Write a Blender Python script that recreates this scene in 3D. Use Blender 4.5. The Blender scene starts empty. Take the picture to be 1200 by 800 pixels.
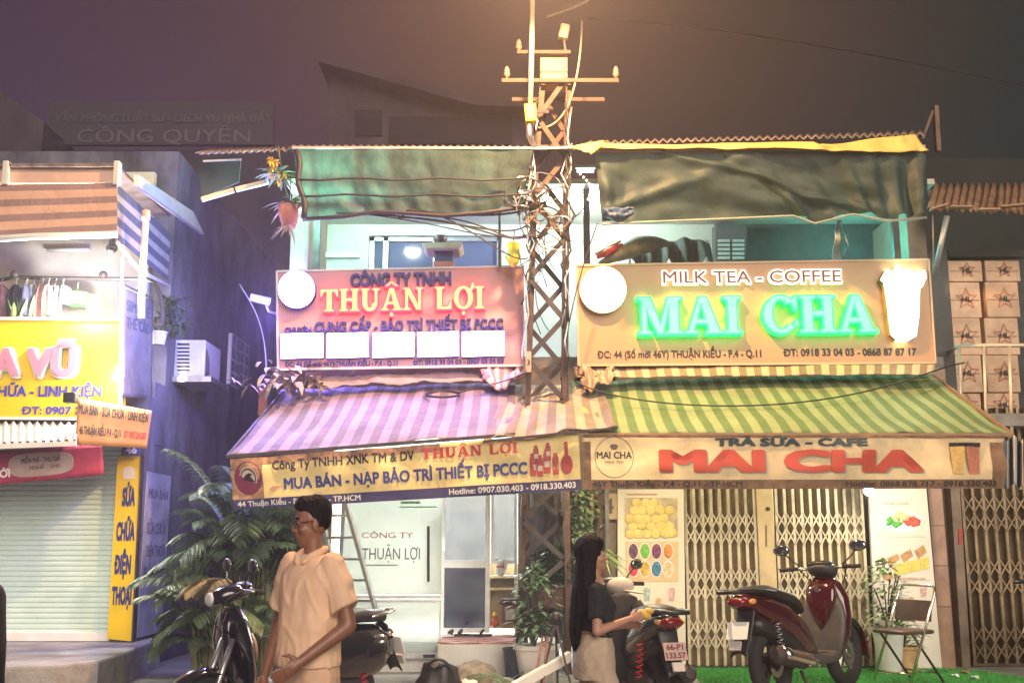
import bpy, bmesh, math, random
from mathutils import Vector, Matrix, noise
R = math.radians
PI = math.pi
C = bpy.context.scene.collection
sc = bpy.context.scene
random.seed(11)
V = Vector

# ---------------------------------------------------------------- camera
FPX = 1268.0
PITCH = R(10.7)
CAMZ = 1.45
cd = bpy.data.cameras.new('camera'); cam = bpy.data.objects.new('camera', cd); C.objects.link(cam)
cam.location = (0, 0, CAMZ); cam.rotation_euler = (R(90) + PITCH, 0, 0)
cd.sensor_width = 36; cd.lens = 36 * FPX / 1200; cd.clip_start = .05; cd.clip_end = 500
sc.camera = cam
_cp, _sp = math.cos(PITCH), math.sin(PITCH)
def ray(px, py):
    u = (px - 600) / FPX; v = (400 - py) / FPX
    return V((u, _cp - v * _sp, _sp + v * _cp))
def P(px, py, Y):
    d = ray(px, py); return V((0, 0, CAMZ)) + d * (Y / d.y)
def PX(px, py, X):
    d = ray(px, py); return V((0, 0, CAMZ)) + d * (X / d.x)
def PZ(px, py, Z):
    d = ray(px, py); return V((0, 0, CAMZ)) + d * ((Z - CAMZ) / d.z)

# ---------------------------------------------------------------- world, sun, exposure
w = bpy.data.worlds.new('World'); sc.world = w; w.use_nodes = True
nt = w.node_tree; nt.nodes.clear()
wo = nt.nodes.new('ShaderNodeOutputWorld'); bg = nt.nodes.new('ShaderNodeBackground')
wt = nt.nodes.new('ShaderNodeTexCoord'); ws = nt.nodes.new('ShaderNodeSeparateXYZ')
wr = nt.nodes.new('ShaderNodeValToRGB')           # city glow: violet brown on one side, green grey on the other
wm = nt.nodes.new('ShaderNodeMapRange'); wm.inputs[1].default_value = -.5; wm.inputs[2].default_value = .5
wr.color_ramp.elements[0].color = (.026, .014, .030, 1); wr.color_ramp.elements[1].color = (.003, .010, .011, 1)
e = wr.color_ramp.elements.new(.5); e.color = (.030, .016, .014, 1)
nt.links.new(wt.outputs['Generated'], ws.inputs[0]); nt.links.new(ws.outputs[0], wm.inputs[0])
nt.links.new(wm.outputs[0], wr.inputs[0]); nt.links.new(wr.outputs[0], bg.inputs[0])
bg.inputs[1].default_value = .85; nt.links.new(bg.outputs[0], wo.inputs[0])
sd = bpy.data.lights.new('sun', 'SUN'); sun = bpy.data.objects.new('sun', sd); C.objects.link(sun)
sd.energy = 1.2; sd.angle = R(40); sd.color = (1, .84, .70)
sun.rotation_euler = (R(70), 0, R(14))
sc.view_settings.view_transform = 'Standard'; sc.view_settings.look = 'None'
sc.view_settings.exposure = 1.36; sc.view_settings.gamma = 1; sc.view_settings.use_curve_mapping = False
sc.render.engine = 'CYCLES'
cy = sc.cycles
cy.use_denoising = True; cy.denoiser = 'OPENIMAGEDENOISE'
cy.max_bounces = 6; cy.diffuse_bounces = 3; cy.glossy_bounces = 3; cy.transmission_bounces = 6
cy.transparent_max_bounces = 12; cy.volume_bounces = 0
cy.sample_clamp_indirect = 3; cy.caustics_reflective = False; cy.caustics_refractive = False
cy.use_adaptive_sampling = True; cy.adaptive_threshold = .012

# the sodium street lamp, just above the picture on its arm from the lattice pole
LAMP = V((.35, 8.75, 6.95))
ld = bpy.data.lights.new('sodium_lamp', 'SPOT'); lamp_light = bpy.data.objects.new('sodium_lamp', ld); C.objects.link(lamp_light)
ld.energy = 950; ld.color = (1, .56, .26); ld.shadow_soft_size = .10; ld.spot_size = R(172); ld.spot_blend = .25
lamp_light.location = LAMP + V((0, 0, -.06)); lamp_light.rotation_euler = (0, 0, 0)

# ---------------------------------------------------------------- helpers
def basis(a, b):
    t = (b - a).normalized()
    h = V((0, 0, 1)) if abs(t.z) < .95 else V((1, 0, 0))
    x = t.cross(h).normalized(); return t, x, x.cross(t).normalized()
class MB:
    def __init__(s): s.v = []; s.f = []; s.uv = None
    def add(s, vs, fs):
        o = len(s.v); s.v += [V(p) for p in vs]; s.f += [tuple(i + o for i in f) for f in fs]; return o
    def box(s, c, d, M=None):
        c = V(c); x, y, z = [k / 2 for k in d]
        vs = [V((sx * x, sy * y, sz * z)) for sz in (-1, 1) for sy in (-1, 1) for sx in (-1, 1)]
        if M is not None: vs = [M @ p for p in vs]
        s.add([p + c for p in vs], [(0, 2, 3, 1), (4, 5, 7, 6), (0, 1, 5, 4), (2, 6, 7, 3), (0, 4, 6, 2), (1, 3, 7, 5)]); return s
    def span(s, a, b):
        a, b = V(a), V(b); return s.box((a + b) / 2, [abs(b[i] - a[i]) for i in range(3)])
    def bar(s, a, b, w, h):
        a, b = V(a), V(b); t, x, y = basis(a, b)
        vs = [p + x * sx * w / 2 + y * sy * h / 2 for p in (a, b) for sx, sy in ((-1, -1), (1, -1), (1, 1), (-1, 1))]
        s.add(vs, [(3, 2, 1, 0), (4, 5, 6, 7), (0, 1, 5, 4), (1, 2, 6, 5), (2, 3, 7, 6), (3, 0, 4, 7)]); return s
    def rings(s, rs, cap=True, closed=False):
        n = len(rs[0]); o = len(s.v)
        for r in rs: s.v += [V(p) for p in r]
        m = len(rs)
        for i in range(m if closed else m - 1):
            for j in range(n):
                a = o + i * n + j; b = o + i * n + (j + 1) % n; k = ((i + 1) % m) * n
                s.f.append((a, b, o + k + (j + 1) % n, o + k + j))
        if cap and not closed:
            s.f.append(tuple(o + j for j in reversed(range(n)))); s.f.append(tuple(o + (m - 1) * n + j for j in range(n)))
        return s
    def tube(s, pts, r, n=8, cap=True, closed=False):
        pts = [V(p) for p in pts]; m = len(pts)
        rr = r if isinstance(r, (list, tuple)) else [r] * m
        rs = []; x = None
        for i, p in enumerate(pts):
            if closed: t = pts[(i + 1) % m] - pts[i - 1]
            else: t = pts[min(i + 1, m - 1)] - pts[max(i - 1, 0)]
            if t.length < 1e-9: t = V((0, 0, 1))
            t.normalize()
            if x is None:
                h = V((0, 0, 1)) if abs(t.z) < .9 else V((1, 0, 0)); x = t.cross(h).normalized()
            else:
                x = (x - t * x.dot(t)).normalized()
            y = t.cross(x)
            rs.append([p + x * math.cos(k * 2 * PI / n) * rr[i] + y * math.sin(k * 2 * PI / n) * rr[i] for k in range(n)])
        return s.rings(rs, cap, closed)
    def lathe(s, prof, M, n=24, cap=True):
        rs = [[M @ V((r * math.cos(k * 2 * PI / n), r * math.sin(k * 2 * PI / n), z)) for k in range(n)] for r, z in prof]
        return s.rings(rs, cap)
    def ball(s, c, r, M=None, n=16, m=10):
        c = V(c); r = (r, r, r) if not isinstance(r, (tuple, list)) else r
        rs = []
        for i in range(m + 1):
            th = PI * (i + .02) / (m + .04); rs.append([])
            for k in range(n):
                p = V((r[0] * math.sin(th) * math.cos(-k * 2 * PI / n), r[1] * math.sin(th) * math.sin(-k * 2 * PI / n), r[2] * math.cos(th)))
                rs[-1].append(c + (M @ p if M is not None else p))
        return s.rings(rs)
    def cap(s, a, b, ra, rb, n=14):
        a, b = V(a), V(b); t, x, y = basis(a, b); rs = []
        for i in range(5):
            an = PI / 2 * (1 - i / 4); q = a - t * math.sin(an) * ra; r = max(math.cos(an) * ra, .0004)
            rs.append([q + (x * math.cos(k * 2 * PI / n) + y * math.sin(k * 2 * PI / n)) * r for k in range(n)])
        for i in range(5):
            an = PI / 2 * i / 4; q = b + t * math.sin(an) * rb; r = max(math.cos(an) * rb, .0004)
            rs.append([q + (x * math.cos(k * 2 * PI / n) + y * math.sin(k * 2 * PI / n)) * r for k in range(n)])
        return s.rings(rs)
    def cone(s, a, b, ra, rb, n=16):
        a, b = V(a), V(b); t, x, y = basis(a, b)
        return s.rings([[q + (x * math.cos(k * 2 * PI / n) + y * math.sin(k * 2 * PI / n)) * r for k in range(n)] for q, r in ((a, ra), (b, rb))])
    def sheet(s, fn, nu, nv):
        o = len(s.v); 
        if s.uv is None: s.uv = {}
        for j in range(nv + 1):
            for i in range(nu + 1):
                s.uv[len(s.v)] = (i / nu, j / nv); s.v.append(V(fn(i / nu, j / nv)))
        for j in range(nv):
            for i in range(nu):
                a = o + j * (nu + 1) + i; s.f.append((a, a + 1, a + nu + 2, a + nu + 1))
        return s
    def prism(s, poly, tf, d0, d1):
        n = len(poly)
        a = sum(poly[i][0] * poly[(i + 1) % n][1] - poly[(i + 1) % n][0] * poly[i][1] for i in range(n))
        if a < 0: poly = poly[::-1]
        vs = [tf(x, y, d0) for x, y in poly] + [tf(x, y, d1) for x, y in poly]
        s.add(vs, [tuple(reversed(range(n))), tuple(range(n, 2 * n))] + [(i, (i + 1) % n, n + (i + 1) % n, n + i) for i in range(n)]); return s
    def data(s, name, m, smooth=False, mats=None):
        me = bpy.data.meshes.new(name); me.from_pydata([tuple(p) for p in s.v], [], s.f)
        if s.uv:
            l = me.uv_layers.new(name='uv')
            for lp in me.loops: l.data[lp.index].uv = s.uv.get(lp.vertex_index, (0, 0))
        me.materials.append(m)
        if smooth: me.polygons.foreach_set('use_smooth', [True] * len(me.polygons))
        me.update(); return me
    def build(s, name, m, parent=None, smooth=False, bevel=0, angle=None, thick=0):
        o = bpy.data.objects.new(name, s.data(name, m, smooth)); C.objects.link(o)
        if parent is not None: attach(o, parent)
        if thick:
            md = o.modifiers.new('solidify', 'SOLIDIFY'); md.thickness = thick; md.offset = 0
        if bevel:
            md = o.modifiers.new('bevel', 'BEVEL'); md.width = bevel; md.segments = 2; md.limit_method = 'ANGLE'; md.angle_limit = R(40)
        if angle: 
            bm = bmesh.new(); bm.from_mesh(o.data)
            for ed in bm.edges: ed.smooth = (not ed.is_manifold) or ed.calc_face_angle(0) < R(angle)
            bm.to_mesh(o.data); bm.free()
        return o
def wm_of(o):
    M = Matrix.LocRotScale(o.location, o.rotation_euler, o.scale)
    return (wm_of(o.parent) @ M) if o.parent else M
LOCAL = set()
def attach(o, parent):                       # meshes are written in world space unless the thing is built in its own space
    o.parent = parent
    top = parent
    while top.parent: top = top.parent
    if top.name not in LOCAL: o.matrix_parent_inverse = wm_of(top).inverted() if parent is top else Matrix()
    return o
def tag(o, label, cat, group=None, kind=None):
    o['label'] = label; o['category'] = cat
    if group: o['group'] = group
    if kind: o['kind'] = kind
    return o
def thing(name, label, cat, loc=(0, 0, 0), group=None, rz=0, local=False, scale=1):
    o = bpy.data.objects.new(name, None); C.objects.link(o); o.empty_display_size = .1
    o.location = loc; o.rotation_euler = (0, 0, rz); o.scale = (scale,) * 3
    if local: LOCAL.add(o.name)
    return tag(o, label, cat, group)
def struct(o): o['kind'] = 'structure'; return o
def copy_tree(o, parent=None):
    c = o.copy(); C.objects.link(c); c.parent = parent
    if parent is not None: c.matrix_parent_inverse = o.matrix_parent_inverse.copy()
    if o.name in LOCAL: LOCAL.add(c.name)
    for ch in list(o.children): copy_tree(ch, c)
    return c
def bez(p, n=14):
    p = [V(q) for q in p]; out = []
    for i in range(n + 1):
        t = i / n; q = list(p)
        while len(q) > 1: q = [q[k].lerp(q[k + 1], t) for k in range(len(q) - 1)]
        out.append(q[0])
    return out
def sring(c, ux, uy, a, b, n=20, e=2.4):
    c, ux, uy = V(c), V(ux), V(uy); out = []
    for k in range(n):
        t = k * 2 * PI / n; cs, sn = math.cos(t), math.sin(t)
        out.append(c + ux * a * math.copysign(abs(cs) ** (2 / e), cs) + uy * b * math.copysign(abs(sn) ** (2 / e), sn))
    return out

# ---------------------------------------------------------------- materials
def mat(name, col, rough=.6, metal=0, var=.18, scale=6, bump=.0, bscale=60, emit=None, es=0, coat=0, col2=None, stretch=None, spec=.5):
    m = bpy.data.materials.new(name); m.use_nodes = True; t = m.node_tree; b = t.nodes['Principled BSDF']
    b.inputs['Roughness'].default_value = rough; b.inputs['Metallic'].default_value = metal
    b.inputs['Coat Weight'].default_value = coat; b.inputs['Specular IOR Level'].default_value = spec
    tc = t.nodes.new('ShaderNodeTexCoord'); mp = t.nodes.new('ShaderNodeMapping')
    t.links.new(tc.outputs['Object'], mp.inputs[0])
    if stretch: mp.inputs['Scale'].default_value = stretch
    if var or col2:
        n = t.nodes.new('ShaderNodeTexNoise'); n.inputs['Scale'].default_value = scale; n.inputs['Detail'].default_value = 6
        n.inputs['Roughness'].default_value = .65
        t.links.new(mp.outputs[0], n.inputs[0])
        r = t.nodes.new('ShaderNodeMapRange'); r.inputs[1].default_value = .3; r.inputs[2].default_value = .7
        t.links.new(n.outputs[0], r.inputs[0])
        mx = t.nodes.new('ShaderNodeMix'); mx.data_type = 'RGBA'
        lo = col2 or tuple(c * (1 - var * 1.3) for c in col); hi = col if col2 else tuple(min(1, c * (1 + var)) for c in col)
        mx.inputs[6].default_value = (*lo, 1); mx.inputs[7].default_value = (*hi, 1)
        t.links.new(r.outputs[0], mx.inputs[0]); t.links.new(mx.outputs[2], b.inputs['Base Color'])
        m['mix'] = mx.name
    else: b.inputs['Base Color'].default_value = (*col, 1)
    if bump:
        n2 = t.nodes.new('ShaderNodeTexNoise'); n2.inputs['Scale'].default_value = bscale; n2.inputs['Detail'].default_value = 4
        t.links.new(mp.outputs[0], n2.inputs[0])
        bp = t.nodes.new('ShaderNodeBump'); bp.inputs['Strength'].default_value = bump; bp.inputs['Distance'].default_value = .02
        t.links.new(n2.outputs[0], bp.inputs['Height']); t.links.new(bp.outputs[0], b.inputs['Normal'])
    if emit:
        b.inputs['Emission Color'].default_value = (*emit, 1); b.inputs['Emission Strength'].default_value = es
    return m
def stripes(name, c1, c2, n, axis=0, rough=.75, dirt=.25, duty=.5, transl=0, wave=.0):
    """woven cloth striped along its own u or v, with grime"""
    m = bpy.data.materials.new(name); m.use_nodes = True; t = m.node_tree; b = t.nodes['Principled BSDF']; b.inputs['Roughness'].default_value = rough
    uv = t.nodes.new('ShaderNodeUVMap'); uv.uv_map = 'uv'; sp = t.nodes.new('ShaderNodeSeparateXYZ'); t.links.new(uv.outputs[0], sp.inputs[0])
    def mth(op, a, bb):
        k = t.nodes.new('ShaderNodeMath'); k.operation = op
        for i, q in enumerate((a, bb)):
            if isinstance(q, (int, float)): k.inputs[i].default_value = q
            elif q is not None: t.links.new(q, k.inputs[i])
        return k.outputs[0]
    f = mth('FRACT', mth('MULTIPLY', sp.outputs[axis], n), None); g = mth('LESS_THAN', f, duty)
    mx = t.nodes.new('ShaderNodeMix'); mx.data_type = 'RGBA'; mx.inputs[6].default_value = (*c1, 1); mx.inputs[7].default_value = (*c2, 1); t.links.new(g, mx.inputs[0])
    tc = t.nodes.new('ShaderNodeTexCoord'); no = t.nodes.new('ShaderNodeTexNoise'); no.inputs['Scale'].default_value = 2.2; no.inputs['Detail'].default_value = 8; no.inputs['Roughness'].default_value = .7
    t.links.new(tc.outputs['Object'], no.inputs[0])
    mr = t.nodes.new('ShaderNodeMapRange'); mr.inputs[1].default_value = .35; mr.inputs[2].default_value = .7; mr.inputs[3].default_value = 1; mr.inputs[4].default_value = 1 - dirt * 1.6
    t.links.new(no.outputs[0], mr.inputs[0])
    m2 = t.nodes.new('ShaderNodeMix'); m2.data_type = 'RGBA'; m2.blend_type = 'MULTIPLY'; m2.inputs[0].default_value = 1
    t.links.new(mx.outputs[2], m2.inputs[6]); t.links.new(mr.outputs[0], m2.inputs[7]); t.links.new(m2.outputs[2], b.inputs['Base Color'])
    n2 = t.nodes.new('ShaderNodeTexNoise'); n2.inputs['Scale'].default_value = 5; n2.inputs['Detail'].default_value = 3; n2.inputs['Distortion'].default_value = 1.2
    t.links.new(tc.outputs['Object'], n2.inputs[0])
    bp = t.nodes.new('ShaderNodeBump'); bp.inputs['Strength'].default_value = .35; bp.inputs['Distance'].default_value = .05
    t.links.new(n2.outputs[0], bp.inputs['Height']); t.links.new(bp.outputs[0], b.inputs['Normal'])
    if transl: add_transl(m, b, m2.outputs[2], transl)
    return m
def add_transl(m, b, colsock, k):
    t = m.node_tree; tr = t.nodes.new('ShaderNodeBsdfTranslucent'); ms = t.nodes.new('ShaderNodeMixShader'); ms.inputs[0].default_value = k
    out = t.nodes['Material Output']; 
    if colsock: t.links.new(colsock, tr.inputs[0])
    t.links.new(b.outputs[0], ms.inputs[1]); t.links.new(tr.outputs[0], ms.inputs[2]); t.links.new(ms.outputs[0], out.inputs[0])
def transl(m, k):
    t = m.node_tree; b = t.nodes['Principled BSDF']
    s = t.nodes[m['mix']].outputs[2] if 'mix' in m else None
    add_transl(m, b, s, k); return m
def emis(name, col, s, surf=None):
    return mat(name, surf or (.8, .8, .8), rough=.4, var=0, emit=col, es=s)
def glass(name, tint=(.8, .85, .9), alpha=.25, rough=.05):
    m = bpy.data.materials.new(name); m.use_nodes = True; t = m.node_tree; b = t.nodes['Principled BSDF']
    b.inputs['Base Color'].default_value = (*tint, 1); b.inputs['Roughness'].default_value = rough; b.inputs['Alpha'].default_value = alpha
    n = t.nodes.new('ShaderNodeTexNoise'); n.inputs['Scale'].default_value = 3; mr = t.nodes.new('ShaderNodeMapRange'); mr.inputs[3].default_value = alpha * .8; mr.inputs[4].default_value = min(1, alpha * 1.2)
    t.links.new(n.outputs[0], mr.inputs[0]); t.links.new(mr.outputs[0], b.inputs['Alpha'])
    return m

# ---------------------------------------------------------------- lettering
_tc = {}
def _raw(s, fine):
    cu = bpy.data.curves.new('t', 'FONT'); cu.body = s; cu.size = 1; cu.extrude = .5; cu.resolution_u = 3
    o = bpy.data.objects.new('t', cu); C.objects.link(o)
    dg = bpy.context.evaluated_depsgraph_get(); me = bpy.data.meshes.new_from_object(o.evaluated_get(dg))
    if fine and len(me.vertices):
        bm = bmesh.new(); bm.from_mesh(me); bmesh.ops.triangulate(bm, faces=bm.faces[:])
        for L in (.3, .16, .09):
            es = [e for e in bm.edges if abs(e.verts[0].co.z - e.verts[1].co.z) < .1 and e.calc_length() > L]
            bmesh.ops.subdivide_edges(bm, edges=es, cuts=1); bmesh.ops.triangulate(bm, faces=bm.faces[:])
        bm.to_mesh(me); bm.free()
    vs = [v.co.copy() for v in me.vertices]; fs = [tuple(p.vertices) for p in me.polygons]
    bpy.data.objects.remove(o); bpy.data.curves.remove(cu); bpy.data.meshes.remove(me)
    return vs, fs
def _wid(s): vs, _ = _raw(s, False); return max(v.x for v in vs) - min(v.x for v in vs)
CAP = max(v.y for v in _raw('H', False)[0]); _HH = _wid('HH')
# letters with a horn or a bar overlap themselves in the font: they are put together from the plain letter and the mark
HORN = dict(zip('ƠơỢợỚớỜờỞởƯưỮữỬửỪừỨứỰự', 'OoỌọÓóÒòỎỏUuŨũỦủÙùÚúỤụ'))
def glyph(ch, fine):
    k = (ch, fine)
    if k in _tc: return _tc[k]
    base = HORN.get(ch, {'Đ': 'D', 'đ': 'd'}.get(ch, ch))
    adv = _wid('H' + base + 'H') - _HH
    vs, fs = _raw(base, fine) if base != ' ' else ([], [])
    vs = list(vs); fs = list(fs)
    def addp(poly):
        o = len(vs); n = len(poly); vs.extend([V((x, y, -.5)) for x, y in poly] + [V((x, y, .5)) for x, y in poly])
        fs.extend([tuple(o + i for i in reversed(range(n))), tuple(o + n + i for i in range(n))] + [(o + i, o + (i + 1) % n, o + n + (i + 1) % n, o + n + i) for i in range(n)])
    if ch == 'Đ': addp([(-.02, .33), (.30, .33), (.30, .40), (-.02, .40)])
    if ch == 'đ': addp([(.25, .59), (.60, .59), (.60, .65), (.25, .65)])
    if ch in HORN:
        r = max(v.x for v in vs); t = CAP if ch.isupper() else .54
        if base.upper() in 'OỌÓÒỎ': addp([(r - .14, t - .10), (r - .05, t - .13), (r + .05, t + .0), (r + .06, t + .09), (r - .02, t + .09), (r - .04, t + .01)])
        else: addp([(r - .08, t - .07), (r + .0, t - .08), (r + .12, t + .0), (r + .14, t + .10), (r + .06, t + .10), (r + .04, t + .03), (r - .08, t + .0)])
    _tc[k] = (vs, fs, adv); return _tc[k]
def tmesh(s, bold, fine=False):
    k = (s, bold, fine)
    if k in _tc: return _tc[k]
    ov, of = [], []; x = 0
    sh = [(0, 0)] if bold < .004 else [(i * bold, j * bold) for i, j in ((-1, -1), (1, -1), (-1, 1), (1, 1))]
    if bold > .028: sh += [(i * bold, j * bold) for i, j in ((0, 0), (0, 1.15), (0, -1.15), (1.15, 0), (-1.15, 0))]
    for ch in s:
        vs, fs, adv = glyph(ch, fine)
        for q, (dx, dy) in enumerate(sh):
            o = len(ov); ov += [V((v.x + x + dx, v.y + dy, v.z, )) for v in vs]; of += [tuple(i + o for i in f) for f in fs]
            for i in range(o, len(ov)): ov[i].z += q * .012 if ov[i].z > 0 else 0
        x += adv
    _tc[k] = (ov, of); return ov, of
def text(mb, s, x0, x1, cap, tf, d0=.002, ext=.003, bold=.012, yb=0, fine=None):
    ext = max(ext, .002)
    vs, fs = tmesh(s, bold, x1 - x0 <= 1.0 and fine is not False)
    a = min(v.x for v in vs); b = max(v.x for v in vs); k = (x1 - x0) / (b - a); q = cap / CAP
    mb.add([tf(x0 + (v.x - a) * k, yb + v.y * q, d0 + (v.z + .5) * ext) for v in vs], fs)
def vplane(p0, p1, n=None):
    """frame on an upright surface running from p0 to p1; d is towards the viewer's side"""
    p0, p1 = V(p0), V(p1); ux = (p1 - p0); W = ux.length; ux.normalize(); n = n or V((ux.y, -ux.x, 0)).normalized(); uz = n.cross(ux)
    if uz.z < 0: uz = -uz
    return (lambda x, y, d: p0 + ux * x + uz * y + n * d), W
def ptext(mb, s, px0, px1, pyb, cap, Y, d0=.002, ext=.003, bold=.012, pyb1=None, warp=None):
    a = P(px0, pyb, Y); b = P(px1, pyb if pyb1 is None else pyb1, Y); tf, W = vplane(a, b)
    h = P(px0, pyb - cap, Y).z - a.z
    if warp: f0 = tf; tf = lambda x, y, d: warp(f0(x, y, d))
    text(mb, s, 0, W, h, tf, d0, ext, bold, 0, False)
def rect(x0, y0, x1, y1, g=0): return [(x0 - g, y0 - g), (x1 + g, y0 - g), (x1 + g, y1 + g), (x0 - g, y1 + g)]
def grow(poly, g):
    if not g: return poly
    n = len(poly); a = sum(poly[i][0] * poly[(i + 1) % n][1] - poly[(i + 1) % n][0] * poly[i][1] for i in range(n)); sg = 1 if a > 0 else -1
    out = []
    for i in range(n):
        p0, p1, p2 = V(poly[i - 1]), V(poly[i]), V(poly[(i + 1) % n])
        n1 = V(((p1 - p0).y, -(p1 - p0).x)).normalized() * sg; n2 = V(((p2 - p1).y, -(p2 - p1).x)).normalized() * sg
        bb = (n1 + n2); bb = bb / max(.35, bb.length_squared) * 2; out.append(tuple(p1 + bb * g))
    return out
S_ = .10
def serif(x0, x1, y, up): 
    return [(x0, y), (x1, y), (x1, y + S_ * up * .55), (x1 - .09, y + S_ * up), (x0 + .09, y + S_ * up), (x0, y + S_ * up * .55)]
def ringpolys(cx, cy, rx, ry, tx, ty, a0, a1, n=22):
    out = []
    for i in range(n):
        t0 = a0 + (a1 - a0) * i / n; t1 = a0 + (a1 - a0) * (i + 1) / n
        o = lambda t: (cx + rx * math.cos(t), cy + ry * math.sin(t)); q = lambda t: (cx + (rx - tx) * math.cos(t), cy + (ry - ty) * math.sin(t))
        out.append((o(t0), o(t1), q(t1), q(t0)))
    return out
_W = .25
GL = {
 'T': (.88, [rect(.315, 0, .565, 1), rect(.03, .88, .85, 1), [(.03, .66), (.09, .66), (.2, .9), (.03, .9)], [(.85, .66), (.79, .66), (.68, .9), (.85, .9)], serif(.2, .68, 0, 1)]),
 'H': (1.0, [rect(.12, 0, .36, 1), rect(.64, 0, .88, 1), rect(.34, .45, .66, .58), serif(.03, .46, 0, 1), serif(.54, .97, 0, 1), serif(.03, .46, 1, -1), serif(.54, .97, 1, -1)]),
 'U': (.98, [rect(.11, .32, .35, 1), rect(.68, .32, .82, 1), serif(.02, .46, 1, -1), serif(.57, .95, 1, -1)]),
 'A': (1.0, [[(.40, 1), (.60, 1), (.94, 0), (.66, 0)], [(.40, 1), (.52, 1), (.22, 0), (.07, 0)], rect(.24, .27, .72, .39), serif(.0, .36, 0, 1), serif(.56, 1.02, 0, 1)]),
 'N': (1.0, [rect(.13, 0, .27, 1), rect(.74, 0, .88, 1), [(.08, 1), (.34, 1), (.88, 0), (.66, 0)], serif(.03, .40, 0, 1), serif(.03, .28, 1, -1), serif(.62, .98, 1, -1)]),
 'L': (.86, [rect(.12, 0, .36, 1), rect(.12, 0, .80, .12), serif(.03, .47, 1, -1), [(.80, .36), (.74, .36), (.62, .1), (.80, .1)]]),
 'I': (.52, [rect(.14, 0, .38, 1), serif(.03, .49, 0, 1), serif(.03, .49, 1, -1)]),
 'M': (1.22, [rect(.12, 0, .25, 1), rect(.83, 0, 1.08, 1), [(.08, 1), (.36, 1), (.68, 0), (.53, 0)], [(.9, 1), (.8, 1), (.53, 0), (.66, 0)], serif(.02, .38, 0, 1), serif(.74, 1.18, 0, 1), serif(.02, .3, 1, -1), serif(.84, 1.18, 1, -1)]),
 'O': (1.0, []), 'C': (.96, []), ' ': (.5, []), '-': (.5, [rect(.08, .4, .42, .52)]),
}
def glyphs(ch, g):
    """polygons of a bold slab letter, cap height 1, grown by g"""
    base = {'Ậ': 'A', 'Ợ': 'O'}.get(ch, ch); adv, ps = GL[base]; out = [grow(p, g) for p in ps]
    if base == 'U': out += ringpolys(.465, .34, .355 + g, .36 + g, .24 + 2 * g, .15 + 2 * g, PI, 2 * PI)
    if base == 'O': out += ringpolys(.5, .5, .46 + g, .52 + g, .24 + 2 * g, .12 + 2 * g, 0, 2 * PI, 32)
    if base == 'C': out += ringpolys(.5, .5, .46 + g, .52 + g, .24 + 2 * g, .12 + 2 * g, R(42), R(318), 30) + [grow([(.86, .62), (.92, .62), (.92, 1.0), (.86, 1.0), (.76, .86)], g), grow([(.80, .14), (.93, .2), (.93, .33), (.86, .33)], g)]
    if ch == 'Ậ': out += [grow([(.5, 1.33), (.5, 1.22), (.3, 1.07), (.2, 1.09)], g), grow([(.5, 1.33), (.5, 1.22), (.70, 1.07), (.80, 1.09)], g)]
    if ch in 'ẬỢ': out += [[(.5 + (.085 + g) * math.cos(t * PI / 6), -.19 + (.085 + g) * math.sin(t * PI / 6)) for t in range(12)]]
    if ch == 'Ợ': out += [grow([(.80, .86), (.90, .80), (1.02, .98), (1.0, 1.14), (.9, 1.16), (.88, 1.02)], g)]
    return adv, out
def slab(mb, s, x0, x1, cap, tf, d0, d1, g=0):
    tot = sum(glyphs(c, 0)[0] for c in s); k = (x1 - x0) / tot; x = x0
    for c in s:
        adv, ps = glyphs(c, g)
        for i, p in enumerate(ps):
            e = (i % 12) * .0004
            mb.prism([(x + a * k, b * cap) for a, b in p], tf, d0, d1 + e)
        x += adv * k
def pslab(mb, s, px0, px1, pyb, cap, Y, d0, d1, g=0, pyb1=None, warp=None):
    a = P(px0, pyb, Y); b = P(px1, pyb if pyb1 is None else pyb1, Y); tf, W = vplane(a, b); h = P(px0, pyb - cap, Y).z - a.z
    if warp: f0 = tf; tf = lambda x, y, d: warp(f0(x, y, d))
    slab(mb, s, 0, W, h, tf, d0, d1, g)
def pquad(mb, pts, Y, d0, d1):
    """flat plate with the outline pts (pixels) on the upright plane Y"""
    mb.prism([(P(x, y, Y).x, P(x, y, Y).z) for x, y in pts], lambda a, b, d: V((a, Y - d, b)), d0, d1); return mb
def pdisc(mb, px, py, rx, ry, Y, d0, d1, n=40): return pquad(mb, [(px + rx * math.cos(i * 2 * PI / n), py + ry * math.sin(i * 2 * PI / n)) for i in range(n)], Y, d0, d1)
def prect(mb, x0, y0, x1, y1, Y, d0, d1): return pquad(mb, [(x0, y0), (x1, y0), (x1, y1), (x0, y1)], Y, d0, d1)
# ---------------------------------------------------------------- shared materials
m_asphalt = mat('asphalt', (.06, .058, .056), .85, bump=.5, bscale=90, scale=3, var=.3)
m_concrete = mat('worn_concrete', (.36, .35, .33), .8, bump=.35, bscale=40, scale=2.5, var=.35)
m_concrete_d = mat('dirty_concrete', (.20, .195, .19), .9, bump=.4, bscale=25, scale=1.6, var=.4)
m_wallcream = mat('cream_plaster', (.62, .60, .52), .85, scale=1.6, var=.18, bump=.12, bscale=20)
m_wallgrey = mat('stained_grey_plaster', (.125, .12, .15), .9, scale=2.0, var=.6, bump=.35, bscale=14, stretch=(1, 1, .55))
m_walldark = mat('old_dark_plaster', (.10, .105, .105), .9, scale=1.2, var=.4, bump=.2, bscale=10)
m_far = mat('far_facade', (.035, .026, .034), .9, scale=1.5, var=.5, stretch=(1, 1, .4))
m_far2 = mat('far_facade_pale', (.048, .036, .042), .9, scale=1.5, var=.5, stretch=(1, 1, .4))
m_farglass = mat('far_window', (.012, .010, .013), .9, var=0)
m_steel = mat('galvanised_steel', (.55, .56, .57), .38, metal=.9, scale=9, var=.2)
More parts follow.
